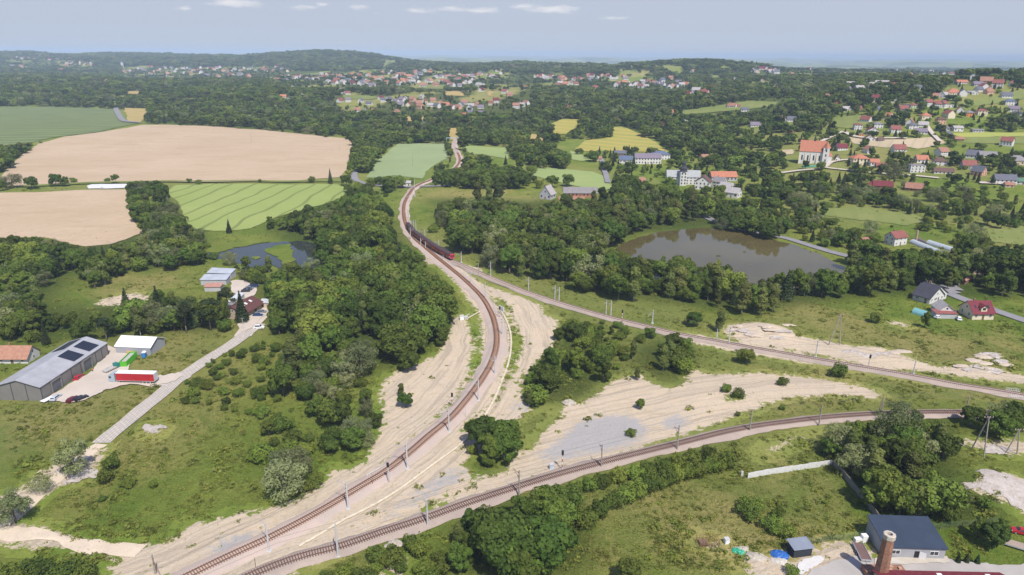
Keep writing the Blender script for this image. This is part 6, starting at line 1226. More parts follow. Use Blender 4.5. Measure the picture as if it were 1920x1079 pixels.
# the tail stands round the bend on the shared line
fullC = CB
print('train len', s_head-s_tail)
TRED2 = paint('train_red', (.28,.02,.025), .4, .1, .6); TDARK = paint('train_roof', (.085,.06,.065), .7, .15, .8); TBAND = paint('train_orange_band', (.45,.16,.07), .5, .1, .5)
ncar = 4; Lc = 19.6; root_p = CB[i0]; topz = float(ZB[i0])+.3
train = empty('train', 'dark red electric train of four coaches rounding the bend', 'train', (root_p[0], root_p[1], 0))
for ci in range(ncar):
    sA = s_head - ci*(Lc+.4); sE = sA - Lc
    A_ = np.array([np.interp(sA, sB, CB[:, 0]), np.interp(sA, sB, CB[:, 1])]); E_ = np.array([np.interp(max(sE, 0), sB, CB[:, 0]), np.interp(max(sE, 0), sB, CB[:, 1])])
    yw = math.atan2(A_[1]-E_[1], A_[0]-E_[0]); mid = (A_+E_)/2; zt = float(np.interp(sA-Lc/2, sB, ZB))+.28
    b = MB(); hl = Lc/2; prof = [(-1.42, 1.0), (1.42, 1.0), (1.45, 2.3), (1.38, 3.3), (-1.38, 3.3), (-1.45, 2.3)]
    b.prism(prof, 'x', -hl, hl); cr_ = b.obj('coach', [TRED2], train); cr_.location = (mid[0]-root_p[0], mid[1]-root_p[1], zt); cr_.rotation_euler = (0, 0, yw)
    b = MB(); b.prism([(-1.36, 3.3), (1.36, 3.3), (1.1, 3.75), (.5, 3.95), (-.5, 3.95), (-1.1, 3.75)], 'x', -hl, hl)
    for q in range(5): b.box(-hl+2+q*3.8, -hl+3.4+q*3.8, -.5, .5, 3.94, 4.15)
    b.obj('roof', [TDARK], cr_)
    for s_ in (-1, 1):
        b = MB(); b.box(-hl+.6, hl-.6, s_*1.455-.012, s_*1.455+.012, 1.35, 1.8); b.obj('stripe', [TBAND], cr_)
        for q in range(8): b = MB(); xx = -hl+1.9+q*2.25; b.box(xx-.75, xx+.75, s_*1.43-.02, s_*1.43+.02, 2.25, 3.0); b.obj('window', [DARKG], cr_)
        for q in (.25, .75): b = MB(); xx = -hl+Lc*q; b.box(xx-.6, xx+.6, s_*1.48-.02, s_*1.48+.02, 1.05, 3.1); b.obj('door', [TDARK], cr_)
    for q in (-hl+3, hl-3): b = MB(); b.box(q-1.5, q+1.5, -1.1, 1.1, .15, .95); b.obj('bogie', [BLACK], cr_)
    if ci == 0:
        b = MB(); b.prism([(hl, .8), (hl+.45, .9), (hl+.55, 2.1), (hl+.3, 3.0), (hl, 3.5)], 'y', -1.36, 1.36); cf = b.obj('cab_front', [paint('cab_red', (.42,.02,.04), .4)], cr_)
        for s_ in (-.62, .62): b = MB(); b.hexa([(hl+.53, s_-.5, 2.15), (hl+.53, s_+.5, 2.15), (hl+.36, s_+.5, 2.9), (hl+.36, s_-.5, 2.9), (hl+.58, s_-.5, 2.15), (hl+.58, s_+.5, 2.15), (hl+.41, s_+.5, 2.9), (hl+.41, s_-.5, 2.9)]); b.obj('windscreen', [DARKG], cf)
        for s_ in (-.9, .9): b = MB(); b.box(hl+.45, hl+.6, s_-.14, s_+.14, 1.2, 1.42); b.obj('headlight', [WPAINT], cf)
        b = MB(); b.box(hl-.6, hl+.2, -1.47, 1.47, 1.9, 2.2); b.obj('white_flash', [WPAINT], cf)
    if ci in (0, 2):
        b = MB(); b.tube((0, -.4, 4.0), (1.0, 0, 4.9), .04, n_=4); b.tube((0, .4, 4.0), (1.0, 0, 4.9), .04, n_=4); b.tube((1.0, 0, 4.9), (.1, 0, 5.6), .04, n_=4); b.tube((.1, -.7, 5.6), (.1, .7, 5.6), .04, n_=4); b.obj('pantograph', [STEEL], cr_)
# ------------------------------------------------------------------ masts and poles
PALEC = paint('pale_concrete_mast', (.50,.50,.49), .8, .08, 1); OLDC = paint('old_concrete_mast', (.30,.27,.23), .9, .2, 1)
def tops(px, py, px2, py2):
    """height of something whose foot and top are seen at these pixels"""
    P = g1(px, py); d_ = ray(px2, py2); t = math.hypot(P[0], P[1])/math.hypot(d_[0], d_[1]); return P, max(3.0, CAMH+d_[2]*t-P[2])
def mast(px, py, px2, py2, C, style, label, group='catenary masts'):
    P, h = tops(px, py, px2, py2)
    i = np.argmin(np.hypot(C[:, 0]-P[0], C[:, 1]-P[1])); dx, dy = C[i]-P[:2]; yw = math.atan2(dy, dx); dist = min(4.5, max(2.2, math.hypot(dx, dy)))
    m_ = PALEC if style == 0 else OLDC; o = empty('catenary_mast', label, 'mast', tuple(P), yw, group)
    b = MB(); b.tube((0, 0, -.3), (0, 0, h), .27 if style == 0 else .24, .15, 8, 0); b.obj('pole', [m_], o)
    if style == 0: b = MB(); b.lathe([(.65, -.2), (.6, .35)], 8); b.obj('footing', [PALEC], o)
    az = min(h-.8, 7.2); ar = MB(); ar.tube((0, 0, az), (dist, 0, az-.2), .05, n_=4); ar.tube((0, 0, az-1.4), (dist-.6, 0, az-.25), .05, n_=4); ar.tube((dist-.9, 0, az-.3), (dist+.1, 0, az-1.1), .035, n_=4); ar.tube((0, 0, az-1.0), (.9, 0, az-.9), .05, n_=4); ar.obj('cantilever', [STEEL if style == 0 else RUST], o)
    b = MB()
    for zz in (az, az-1.3): b.tube((.2, 0, zz), (.55, 0, zz), .11, n_=6)
    b.obj('insulator', [WOOD], o); return P, h
ML = [  # foot, top, track, style, label
 (505,1035,497,981,'A',0,'pale mast beside the curve at the lowest bend, first from the bottom'), (653,955,646,901,'A',0,'pale mast second along the curve from the bottom'), (764,880,760,828,'A',0,'pale mast third along the curve, past the signal'), (842,811,844,768,'A',0,'pale mast fourth along the curve'), (897,752,898,712,'A',0,'pale mast fifth along the curve, opposite the lone bush'), (928,703,929,668,'A',0,'pale mast inside the tightest bend of the curve'), (942,630,943,588,'A',0,'pale mast beside the white signal screen'), (910,562,910,530,'A',0,'pale mast where the pale drain begins'), (883,534,883,509,'A',0,'pale mast at the grassy ditch between the tracks'),
 (897,527,896,493,'B',1,'dark mast in front of the pale earth opposite the train'), (920,522,919,491,'B',0,'pale mast next to the dark mast beyond the train'), (865,493,864,472,'B',0,'pale mast just right of the train front'), (823,468,823,450,'B',0,'pale double-armed mast behind the train'), (797,450,796,431,'B',0,'pale mast behind the middle of the train'), (789,463,789,446,'A',0,'pale mast in front of the third coach'), (798,468,798,453,'A',0,'pale mast in front of the second coach'), (770,451,770,427,'A',0,'slim mast at the tail of the train'), (831,489,831,482,'A',0,'short post in front of the leading coach'), (776,432,776,413,'B',0,'left pale mast of the pair above the tail of the train'), (780,433,780,413,'B',0,'right pale mast of the pair above the tail of the train'), (766,412,766,393,'A',0,'pale mast at the S-bend above the train'), (768,381,768,366,'A',0,'white mast on the S-bend verge'), (778,369,778,337,'A',0,'tall mast by the level crossing'),
 (991,549,991,520,'B',0,'pale mast at the wood edge left of the first pair'), (1040,565,1040,535,'B',0,'left mast of the first pair on the straight track'), (1048,567,1048,538,'B',0,'right mast of the first pair on the straight track'), (1136,592,1135,562,'B',0,'left mast of the second pair on the straight track'), (1145,595,1144,563,'B',0,'right mast of the second pair on the straight track'), (1223,607,1224,581,'B',0,'pale mast at the near corner of the long meadow'), (1343,641,1344,617,'B',0,'short pale mast left of the rubble mound'), (1366,647,1368,612,'B',0,'taller pale mast in front of the rubble mound'), (1529,670,1533,638,'B',0,'pale mast left of the A-shaped power mast'), (1712,702,1714,673,'B',0,'pale mast on the earth strip, last to the right'),
 (634,1044,631,981,'C',0,'pale mast lowest on the lower track'), (802,988,801,937,'C',0,'pale mast with a leaning arm on the lower track'), (973,932,973,882,'C',1,'old concrete mast with crossed arms above the bottom wood'), (1127,879,1128,834,'C',1,'old concrete mast at the end of the hedge row'), (1269,846,1272,797,'C',1,'dark rusty mast in front of the pale earth'), (1405,811,1409,768,'C',1,'old concrete mast over the middle of the lower track'), (1535,799,1538,759,'C',1,'grey mast left of the slanting lattice mast'), (1808,782,1812,743,'C',1,'grey mast where the lower track leaves the trees'), (292,1077,285,1040,'A',1,'grey lattice pole at the bottom left earth bank')]
wires = {'A': [], 'B': [], 'C': []}
for a_, b_, c_, d_, tr_, st, lb in ML:
    P, h = mast(a_, b_, c_, d_, {'A': CA, 'B': CB, 'C': CC}[tr_], st, lb)
for nm, C, Z_ in (('A', CA, ZA), ('B', CB, ZB), ('C', CC, ZC)):
    w_ = MB(); v = C[::24]; zt = Z_[::24]
    for a_, b_, z1, z2 in zip(v[:-1], v[1:], zt[:-1], zt[1:]):
        if max(a_[1], b_[1]) < 620:
            w_.tube((a_[0], a_[1], z1+5.6), (b_[0], b_[1], z2+5.6), .032, n_=3); w_.tube((a_[0], a_[1], z1+6.9), (b_[0], b_[1], z2+6.9), .03, n_=3)
    tag(w_.obj('overhead_wire', [paint('copper_wire', (.14,.12,.11), .6)]), 'overhead contact wire strung above the ' + {'A': 'curving', 'B': 'straight', 'C': 'lower'}[nm] + ' railway track', 'overhead wire')
def signal(px, py, px2, py2, label, striped=False, white=False):
    P, h = tops(px, py, px2, py2); h = min(h, 7.5); o = empty('railway_signal', label, 'signal', tuple(P), R(-10)); b = MB(); n_ = 6
    for i in range(n_): b.tube((0, 0, (h-.9)*i/n_), (0, 0, (h-.9)*(i+1)/n_), .11, m=i % 2 if striped else 0)
    b.obj('post', [WPAINT if striped else PALEC, paint('signal_red', (.45,.05,.03)) if striped else STEEL], o)
    b = MB(); b.box(-.32, .32, -.12, .12, h-1.4, h); hd_ = b.obj('signal_head', [BLACK], o)
    for q in range(3): b = MB(); b.tube((0, -.12, h-1.15+q*.42), (0, -.26, h-1.15+q*.42), .12, n_=8); b.obj('lens_hood', [BLACK], hd_)
    b = MB(); b.box(-.4, .4, .15, .45, 0, h-.4); b.v = [v_ for v_ in b.v]
    ld = MB()
    for s_ in (-.2, .2): ld.tube((s_, .25, 0), (s_, .25, h-1), .03, n_=4)
    for q in range(int(h/.5)): ld.tube((-.2, .25, .4+q*.5), (.2, .25, .4+q*.5), .02, n_=3)
    ld.obj('ladder', [STEEL], o); return o
signal(729, 906, 726, 868, 'black-headed signal beside the curve between two pale masts'); signal(1166, 603, 1166, 581, 'red and white banded signal post on the straight track', True); signal(1054, 882, 1057, 845, 'banded signal with black head at the lower track', True); signal(937, 598, 934, 575, 'black signal head before the white screen in the bend', True); signal(1628, 690, 1630, 665, 'blue-grey signal on the earth strip beyond the straight track'); signal(848, 765, 850, 737, 'small banded signal on the green slope beside the curve', True); signal(1702, 772, 1704, 757, 'small signal on the grass above the lower track')
P = g1(940, 592); b = MB(); b.box(-1.9, 1.9, -.1, .1, 2.2, 4.4); o = empty('signal_cabinet', 'white equipment screen on legs in the bend of the track', 'cabinet', tuple(P), R(-55)); b.obj('screen', [WPAINT], o)
for s_ in (-1.6, 1.6): b = MB(); b.tube((s_, 0, 0), (s_, 0, 2.2), .07); b.obj('leg', [STEEL], o)
def cab(px, py, w, d, h, c_, label, nm='trackside_cabinet', ct='cabinet'):
    P = g1(px, py); o = empty(nm, label, ct, tuple(P), R(10)); b = MB(); b.box(-w/2, w/2, -d/2, d/2, 0, h); b.obj('body', [c_], o); b = MB(); b.prism([(-w/2-.08, h), (w/2+.08, h), (w/2, h+.15), (-w/2, h+.15)], 'y', -d/2-.08, d/2+.08); b.obj('lid', [PALEC], o)
    b = MB(); b.box(-w/2+.1, w/2-.1, -d/2-.04, -d/2, .15, h-.1); b.obj('door', [c_], o); return o
cab(1034, 880, 1.2, .7, 1.6, paint('pale_blue_box', (.45,.52,.58)), 'pale blue equipment box beside the banded signal on the lower track'); cab(866, 600, 1.8, 1.5, 1.9, WPAINT, 'white concrete hut with dark opening at the foot of the green slope'); cab(874, 600, 1.5, 1, 1.4, CONC, 'grey concrete block next to the white hut'); cab(1362, 1019, 1.1, 1.0, 1.3, WPAINT, 'white water tank standing in the weeds left of the tarpaulins', 'water_tank', 'tank')
# railings and platform crossing at the right edge
def railing(p0, p1, label, h=1.1, n_=6):
    A_, B_ = g1(*p0), g1(*p1); b = MB(); o = empty('guard_rail', label, 'railing', tuple(A_)); d_ = B_-A_
    for z_ in (h, h*.55): b.tube((0, 0, z_), (d_[0], d_[1], z_+d_[2]), .05, n_=4)
    b.obj('handrail', [WPAINT], o)
    for i in range(n_+1): b = MB(); f = i/n_; b.tube((d_[0]*f, d_[1]*f, 0), (d_[0]*f, d_[1]*f, h), .05, n_=4); b.obj('post', [WPAINT], o)
railing((1885, 736), (1911, 739), 'white guard rail on the far side of the track culvert', 1.8, 8); railing((1892, 746), (1918, 750), 'white guard rail on the near side of the track culvert', 1.1, 8); railing((688, 896), (722, 877), 'white handrail along the concrete drain below the curve', .9, 6); railing((869, 598), (880, 592), 'white handrail beside the white concrete hut', .9, 4)
# power poles
def lattice_leg(b, p0, p1, r=.16):
    b.tube(p0, p1, r, r*.7, 5)
def aframe(px0, py0, px1, py1, tx, ty, label, braces=5, xarm=True):
    A_, B_ = g1(px0, py0), g1(px1, py1); M_ = (A_+B_)/2; d_ = ray(tx, ty); t = math.hypot(M_[0], M_[1])/math.hypot(d_[0], d_[1]); h = CAMH+d_[2]*t-M_[2]
    o = empty('power_mast', label, 'power mast', tuple(A_)); q = B_-A_; top = np.array([q[0]*.62, q[1]*.62, h])
    for s in ((0, 0, -.3), (q[0], q[1], -.3)): b = MB(); b.tube(s, tuple(top), .22, .15, 6); b.obj('leg', [OLDC], o)
    b = MB()
    for i in range(1, braces): f = i/braces; b.tube((top[0]*f, top[1]*f, h*f), (q[0]+(top[0]-q[0])*f, q[1]+(top[1]-q[1])*f, h*f), .05, n_=4)
    b.obj('brace', [OLDC], o)
    if xarm:
        b = MB(); b.tube((top[0]-1.3, top[1], h-.3), (top[0]+1.3, top[1], h-.3), .08, n_=4); x_ = b.obj('crossarm', [RUST], o)
        for s_ in (-1.2, -.4, .4, 1.2): b = MB(); b.tube((top[0]+s_, top[1], h-.3), (top[0]+s_, top[1], h+.15), .06, n_=5); b.obj('insulator', [WPAINT], x_)
    return o
aframe(1553, 648, 1575, 647, 1571, 590, 'tall A-shaped concrete power mast in the long meadow'); aframe(1822, 841, 1845, 858, 1850, 779, 'A-shaped lattice power mast left of the smaller one by the rubble'); aframe(1885, 850, 1907, 852, 1905, 804, 'small A-shaped power mast at the right edge by the rubble'); aframe(1646, 779, 1652, 779, 1659, 744, 'slanting twin lattice mast behind the lower track', 7, False)
def pole(px, py, px2, py2, label, r=.14, m_=None, arm=True, cat='pole'):
    P, h = tops(px, py, px2, py2); o = empty('utility_pole', label, cat, tuple(P), R(rq.uniform(-40, 40))); b = MB(); b.tube((0, 0, -.2), (0, 0, h), r, r*.6, 6); b.obj('post', [m_ or OLDC], o)
    if arm: b = MB(); b.tube((-.9, 0, h-.4), (.9, 0, h-.4), .06, n_=4); b.obj('crossarm', [OLDC], o)
pole(480, 1067, 478, 1045, 'thin dark post between the two lowest tracks', .08, RUST, False); pole(699, 912, 697, 888, 'thin dark post beside the curve below the signal', .08, RUST, False); pole(873, 783, 872, 762, 'thin grey post on the ballast shoulder above the round tree', .07, STEEL, False); pole(472, 268, 472, 249, 'wooden pole standing alone in the big wheat field'); pole(637, 283, 638, 266, 'twin wooden pole at the right side of the big wheat field'); pole(774, 312, 773, 286, 'pole in the pale green field'); pole(107, 206, 107, 198, 'pole on the far edge of the young wheat field'); pole(432, 438, 431, 396, 'slender grey pole at the foot of the barley field'); pole(457, 622, 454, 596, 'grey pole in front of the tall spruce at the slab road', .12, CONC); pole(464, 549, 464, 526, 'lamp pole at the row of dark cars', .08, STEEL, True, 'lamp pole'); pole(908, 375, 907, 358, 'white-topped pole on the dry meadow', .12, PALEC); pole(1570, 322, 1570, 312, 'short pole at the church lane', .1, WOOD); pole(830, 335, 829, 320, 'pole behind the level crossing trees', .14); pole(855, 330, 855, 318, 'white railway mast far up the line', .16, PALEC); pole(879, 350, 878, 334, 'white mast behind the dry meadow trees', .16, PALEC)
# blue-grey footbridge gantry far up the line
P = g1(850, 271); o = empty('signal_gantry', 'blue signal gantry spanning the track far up the line', 'gantry', tuple(P)); b = MB(); b.tube((-9, 0, 8), (9, 0, 8), .5, n_=4); b.obj('beam', [paint('gantry_blue', (.35,.5,.62))], o)
for s_ in (-8.5, 8.5): b = MB(); b.tube((s_, 0, 0), (s_, 0, 8), .35); b.obj('leg', [STEEL], o)
# ------------------------------------------------------------------ walls and fences
def wallrun(pts, h, t_, m_, name, label, cat='wall', step=2.5):
    P = G([p[0] for p in pts], [p[1] for p in pts]); o = empty(name, label, cat, tuple(P[0])); r_ = random.Random(3)
    for a_, b_ in zip(P[:-1], P[1:]):
        L_ = math.hypot(*(b_-a_)[:2]); n_ = max(1, int(L_/step)); yw = math.atan2(b_[1]-a_[1], b_[0]-a_[0])
        for i in range(n_):
            c = a_+(b_-a_)*(i+.5)/n_; w_ = MB(); hh = h*r_.uniform(.93, 1.03); w_.box(-L_/n_/2+.06, L_/n_/2-.06, -t_/2, t_/2, -.3, hh); w_.box(-L_/n_/2-.1, -L_/n_/2+.06, -t_/2-.04, t_/2+.04, -.3, hh+.08)
            q = w_.obj('panel', [m_], o); q.location = tuple(c-P[0]); q.rotation_euler = (0, 0, yw)
    return o
wallrun([(1402, 897), (1440, 890), (1500, 881), (1559, 872)], 1.7, .18, paint('whitewashed_concrete', (.60,.60,.58), .9, .18, .8), 'concrete_wall', 'whitewashed concrete panel wall across the lower meadow')
wallrun([(1561, 873), (1580, 893), (1600, 918), (1625, 948), (1652, 984)], 1.9, .18, paint('dark_concrete', (.21,.20,.17), .9, .25, .8), 'concrete_wall', 'dark panel wall running down from the white wall')  # this run has a much darker base tone than the white wall
wallrun([(1389, 893), (1393, 893)], 1.6, .5, CONC, 'gate_pier', 'broken grey gate pier left of the white wall', 'pier', 1)
def meshfence(pts, h, label):
    P = G([p[0] for p in pts], [p[1] for p in pts]); o = empty('mesh_fence', label, 'fence', tuple(P[0])); w_ = MB()
    for a_, b_ in zip(P[:-1], P[1:]):
        n_ = max(1, int(math.hypot(*(b_-a_)[:2])/2.5))
        for i in range(n_+1): c = a_+(b_-a_)*i/n_-P[0]; q = MB(); q.tube((c[0], c[1], -.2), (c[0], c[1], h), .05, n_=5); q.obj('post', [paint('green_post', (.05,.09,.06))], o)
        for j in range(9): z_ = .1+j*(h-.1)/8; a2, b2 = a_-P[0], b_-P[0]; w_.tube((a2[0], a2[1], z_), (b2[0], b2[1], z_), .018, n_=3)
    w_.obj('mesh', [paint('green_wire', (.08,.13,.09))], o)
meshfence([(1468, 1026), (1520, 1020), (1560, 1015), (1620, 1008)], 1.7, 'green mesh fence behind the slatted crate'); meshfence([(1742, 996), (1780, 990), (1826, 986), (1870, 982)], 1.9, 'green mesh fence right of the grey workshop')
# ------------------------------------------------------------------ the yard at the bottom right
P = g1(1616, 1042); o = empty('flatbed_trailer', 'low flatbed trailer with brown deck beside the workshop', 'trailer', (P[0], P[1], .16), heading((1610, 1020), (1625, 1048))); b = MB(); b.box(-3.4, 2.6, -1.1, 1.1, .55, .68, 0); b.obj('deck', [paint('brown_deck', (.16,.10,.09), .8)], o)
b = MB(); b.box(-3.45, 2.65, -1.18, -1.1, .45, .85); b.box(-3.45, 2.65, 1.1, 1.18, .45, .85); b.box(2.6, 2.68, -1.1, 1.1, .45, .85); b.obj('side_rail', [STEEL], o); b = MB(); b.tube((2.6, 0, .5), (4.0, 0, .45), .06); b.obj('drawbar', [STEEL], o)
for x in (-.6, .3):
    for s_ in (-1, 1): wheel(o, x, s_*1.28)
P = g1(1612, 1016); b = MB(); b.box(-1.4, .3, -.5, .5, 0, 1.1); b.box(.3, 1.6, -.6, .6, 0, 1.9); o = b.obj('white_box', [WPAINT]); o.location = P; o.rotation_euler = (0, 0, .1); tag(o, 'white cupboards standing at the head of the flatbed trailer', 'cupboard')
P = g1(1503, 1044); o = empty('slatted_crate', 'dark slatted storage crate with grey sheet roof in the weedy yard', 'crate shed', (P[0], P[1]-.3, .1), R(10)); b = MB(); b.box(-2.3, 2.3, 0, 2.8, 0, .1)
for q in range(9): z_ = .15+q*.24; b.box(-2.3, 2.3, -.03, .03, z_, z_+.15); b.box(-2.33, -2.27, .05, 2.75, z_, z_+.15); b.box(2.27, 2.33, .05, 2.75, z_, z_+.15)
for x in (-2.2, -1.1, 0, 1.1, 2.2): b.box(x-.05, x+.05, .04, .12, 0, 2.3)
b.obj('slats', [paint('black_slats', (.04,.045,.055), .8)], o); b = MB(); b.box(-2.0, 2.0, .3, 2.6, .1, 2.0); b.obj('inner_block', [paint('dark_fill', (.02,.02,.025))], o)  # near-black block fills the crate behind the slats
b = MB(); b.prism([(-.4, 2.35), (3.2, 2.75), (3.2, 2.85), (-.4, 2.45)], 'x', -2.6, 2.6); b.obj('roof', [m_sheet('shed_sheet', (.22,.25,.30), 1.5)], o)
def heap(px, py, rx, ry, h, m_, name, label, cat, seed=0, n_=14):
    P = g1(px, py); r_ = random.Random(seed); v = []; f = []; nr = 6
    for i in range(nr+1):
        t = i/nr
        for j in range(n_): an = 6.283*j/n_; k_ = (1-t)*(1+r_.uniform(-.22, .22)); v.append((math.cos(an)*rx*k_, math.sin(an)*ry*k_, h*(1-(1-t)**2)*(1+r_.uniform(-.25, .12))-.06*(t == 0)))
    for i in range(nr):
        for j in range(n_): a_ = i*n_+j; b_ = i*n_+(j+1) % n_; f.append((a_, b_, b_+n_, a_+n_))
    me = bpy.data.meshes.new(name); me.from_pydata(v, [], f); me.materials.append(m_); me.update(); o = link(name, me); o.location = (P[0], P[1], float(hf(P[0], P[1]))+.1); return tag(o, label, cat)
heap(1463, 1042, 2.4, 1.8, .9, paint('blue_tarpaulin', (.03,.12,.38), .45, .3, 2), 'tarpaulin', 'crumpled blue tarpaulin left of the slatted crate', 'tarpaulin', 1); heap(1417, 1046, 2.6, 1.8, .9, paint('pale_sand', (.40,.36,.30), .95, .3, 2), 'sand_heap', 'pale heap of sand in the weedy yard', 'heap', 2); heap(1461, 1053, 2.0, 1.2, .6, paint('white_film', (.46,.43,.38), .8, .35, 2), 'rubble_heap', 'small whitish heap below the blue tarpaulin', 'heap', 3)
heap(1381, 1034, 1.3, .9, .8, paint('green_tarpaulin', (.04,.35,.22), .5, .2, 2), 'tarpaulin', 'left bright green tarpaulin bundle in the weeds', 'tarpaulin', 4); heap(1389, 1037, 1.2, .9, .7, paint('green_tarpaulin', (.04,.35,.22), .5), 'tarpaulin', 'right bright green tarpaulin bundle in the weeds', 'tarpaulin', 5); heap(1392, 1031, 2.2, 1.2, .6, paint('pale_sand', (.55,.52,.47)), 'sand_heap', 'pale heap behind the green tarpaulins', 'heap', 6)

def mounds(x0_, x1_, y0_, y1_, n_, ph, seed, hs=1.0):
    r_ = NP(seed)
    for i in range(n_):
        heap(x0_+(x1_-x0_)*(i+.5)/n_, r_.uniform(y0_, y1_), r_.uniform(1.8, 4.2), r_.uniform(1.3, 2.6), r_.uniform(.22, .62)*hs, RUBBLE if r_.rand() < .45 else SPOIL, 'rubble_mound', '%s rubble mound, %s from the left %s' % (['low', 'grey', 'pale'][i % 3], ordn[i], ph), 'rubble mound', seed*20+i, 18)
SPOIL = m_speckle('spoil', (.50,.42,.33), (.58,.49,.38), (.33,.28,.23), .3, 2, .4)
ordn = ['first', 'second', 'third', 'fourth', 'fifth', 'sixth', 'seventh', 'eighth', 'ninth', 'tenth', 'eleventh', 'twelfth', 'thirteenth', 'fourteenth']
mounds(1372, 1482, 610, 634, 11, 'in the spoil beyond the straight track', 1, 1.3); mounds(1580, 1700, 652, 672, 8, 'on the middle of the far earth strip', 2, .8); mounds(1800, 1890, 676, 696, 9, 'in the right end of the earth strip', 3, 1.2); mounds(1838, 1872, 662, 670, 3, 'in the upper right rubble pile', 4, 1.0)
heap(740, 1022, 2.2, 1.6, 1.0, paint('pale_sand', (.55,.52,.47)), 'sand_heap', 'small sand heap below the lowest track', 'heap', 11)
heap(1066, 757, 2.6, 2.2, 1.3, paint('pale_sand', (.55,.52,.47)), 'rock_heap', 'rounded grey heap at the edge of the tree island', 'heap', 12)
P = g1(1330, 1027); o = empty('pen', 'rusty wire pen in the weeds at the bottom', 'pen', (P[0], P[1], 0), .1); b = MB()
for i in range(7):
    for y in (0, 2.4): b.tube((-2.4+i*.8, y, 0), (-2.4+i*.8, y, 1.8), .04, n_=4)
for z_ in (.1, .9, 1.8):
    for y in (0, 2.4): b.tube((-2.4, y, z_), (2.4, y, z_), .04, n_=4)
    for x in (-2.4, 0, 2.4): b.tube((x, 0, z_), (x, 2.4, z_), .04, n_=4)
b.obj('frame', [RUST], o); b = MB(); b.box(-2.1, -.2, .3, 2.1, 0, .9); b.obj('stored_wood', [WOOD], o)
P = g1(1905, 1026); o = empty('flatbed_trailer', 'wooden flatbed trailer cut by the right picture edge', 'trailer', (P[0], P[1], 0), R(-32)); b = MB(); b.box(-4, 3, -1.2, 1.2, .8, .95); b.obj('deck', [paint('grey_planks', (.34,.27,.22), .9, .2, 2)], o); b = MB(); b.box(-4, 3, -1.22, -1.2, .6, .95); b.obj('side_board', [STEEL], o)
for x in (-2.5, 1.8):
    for s_ in (-1, 1): wheel(o, x, s_*.9, .38, .25)
for i, (a_, c_) in enumerate(((1795, 1056), (1811, 1056), (1831, 1058))):
    P = g1(a_, c_); Vc, Qc = leafcloud(NP(500+i), [(0, 0, .45, .62, .5), (0, 0, 1.1, .48, .55), (0, 0, 1.75, .3, .5), (0, 0, 2.3, .14, .35)], 1100, .10, .1, .4)
    o = empty('cypress', ['left', 'middle', 'right'][i]+' little cone-shaped cypress on the workshop lawn', 'cypress', tuple(P), 0, 'clipped cypresses'); link('crown', npmesh('crown', Vc, [Qc], L_CON), o); b = MB(); b.tube((0, 0, 0), (0, 0, .5), .06); b.obj('trunk', [BARK], o)
BLOCK.extend([(g1(1811, 1056)[0], g1(1811, 1056)[1], 6)])
NOTREE = True
place(118, 420, 4.9); place(420, 800, 6.9); place(800, 1350, 9.2, 1.0); place(1350, 2300, 14, 1.05); place(2300, 4200, 23, 1.2); place(4200, 8200, 40, 1.6)
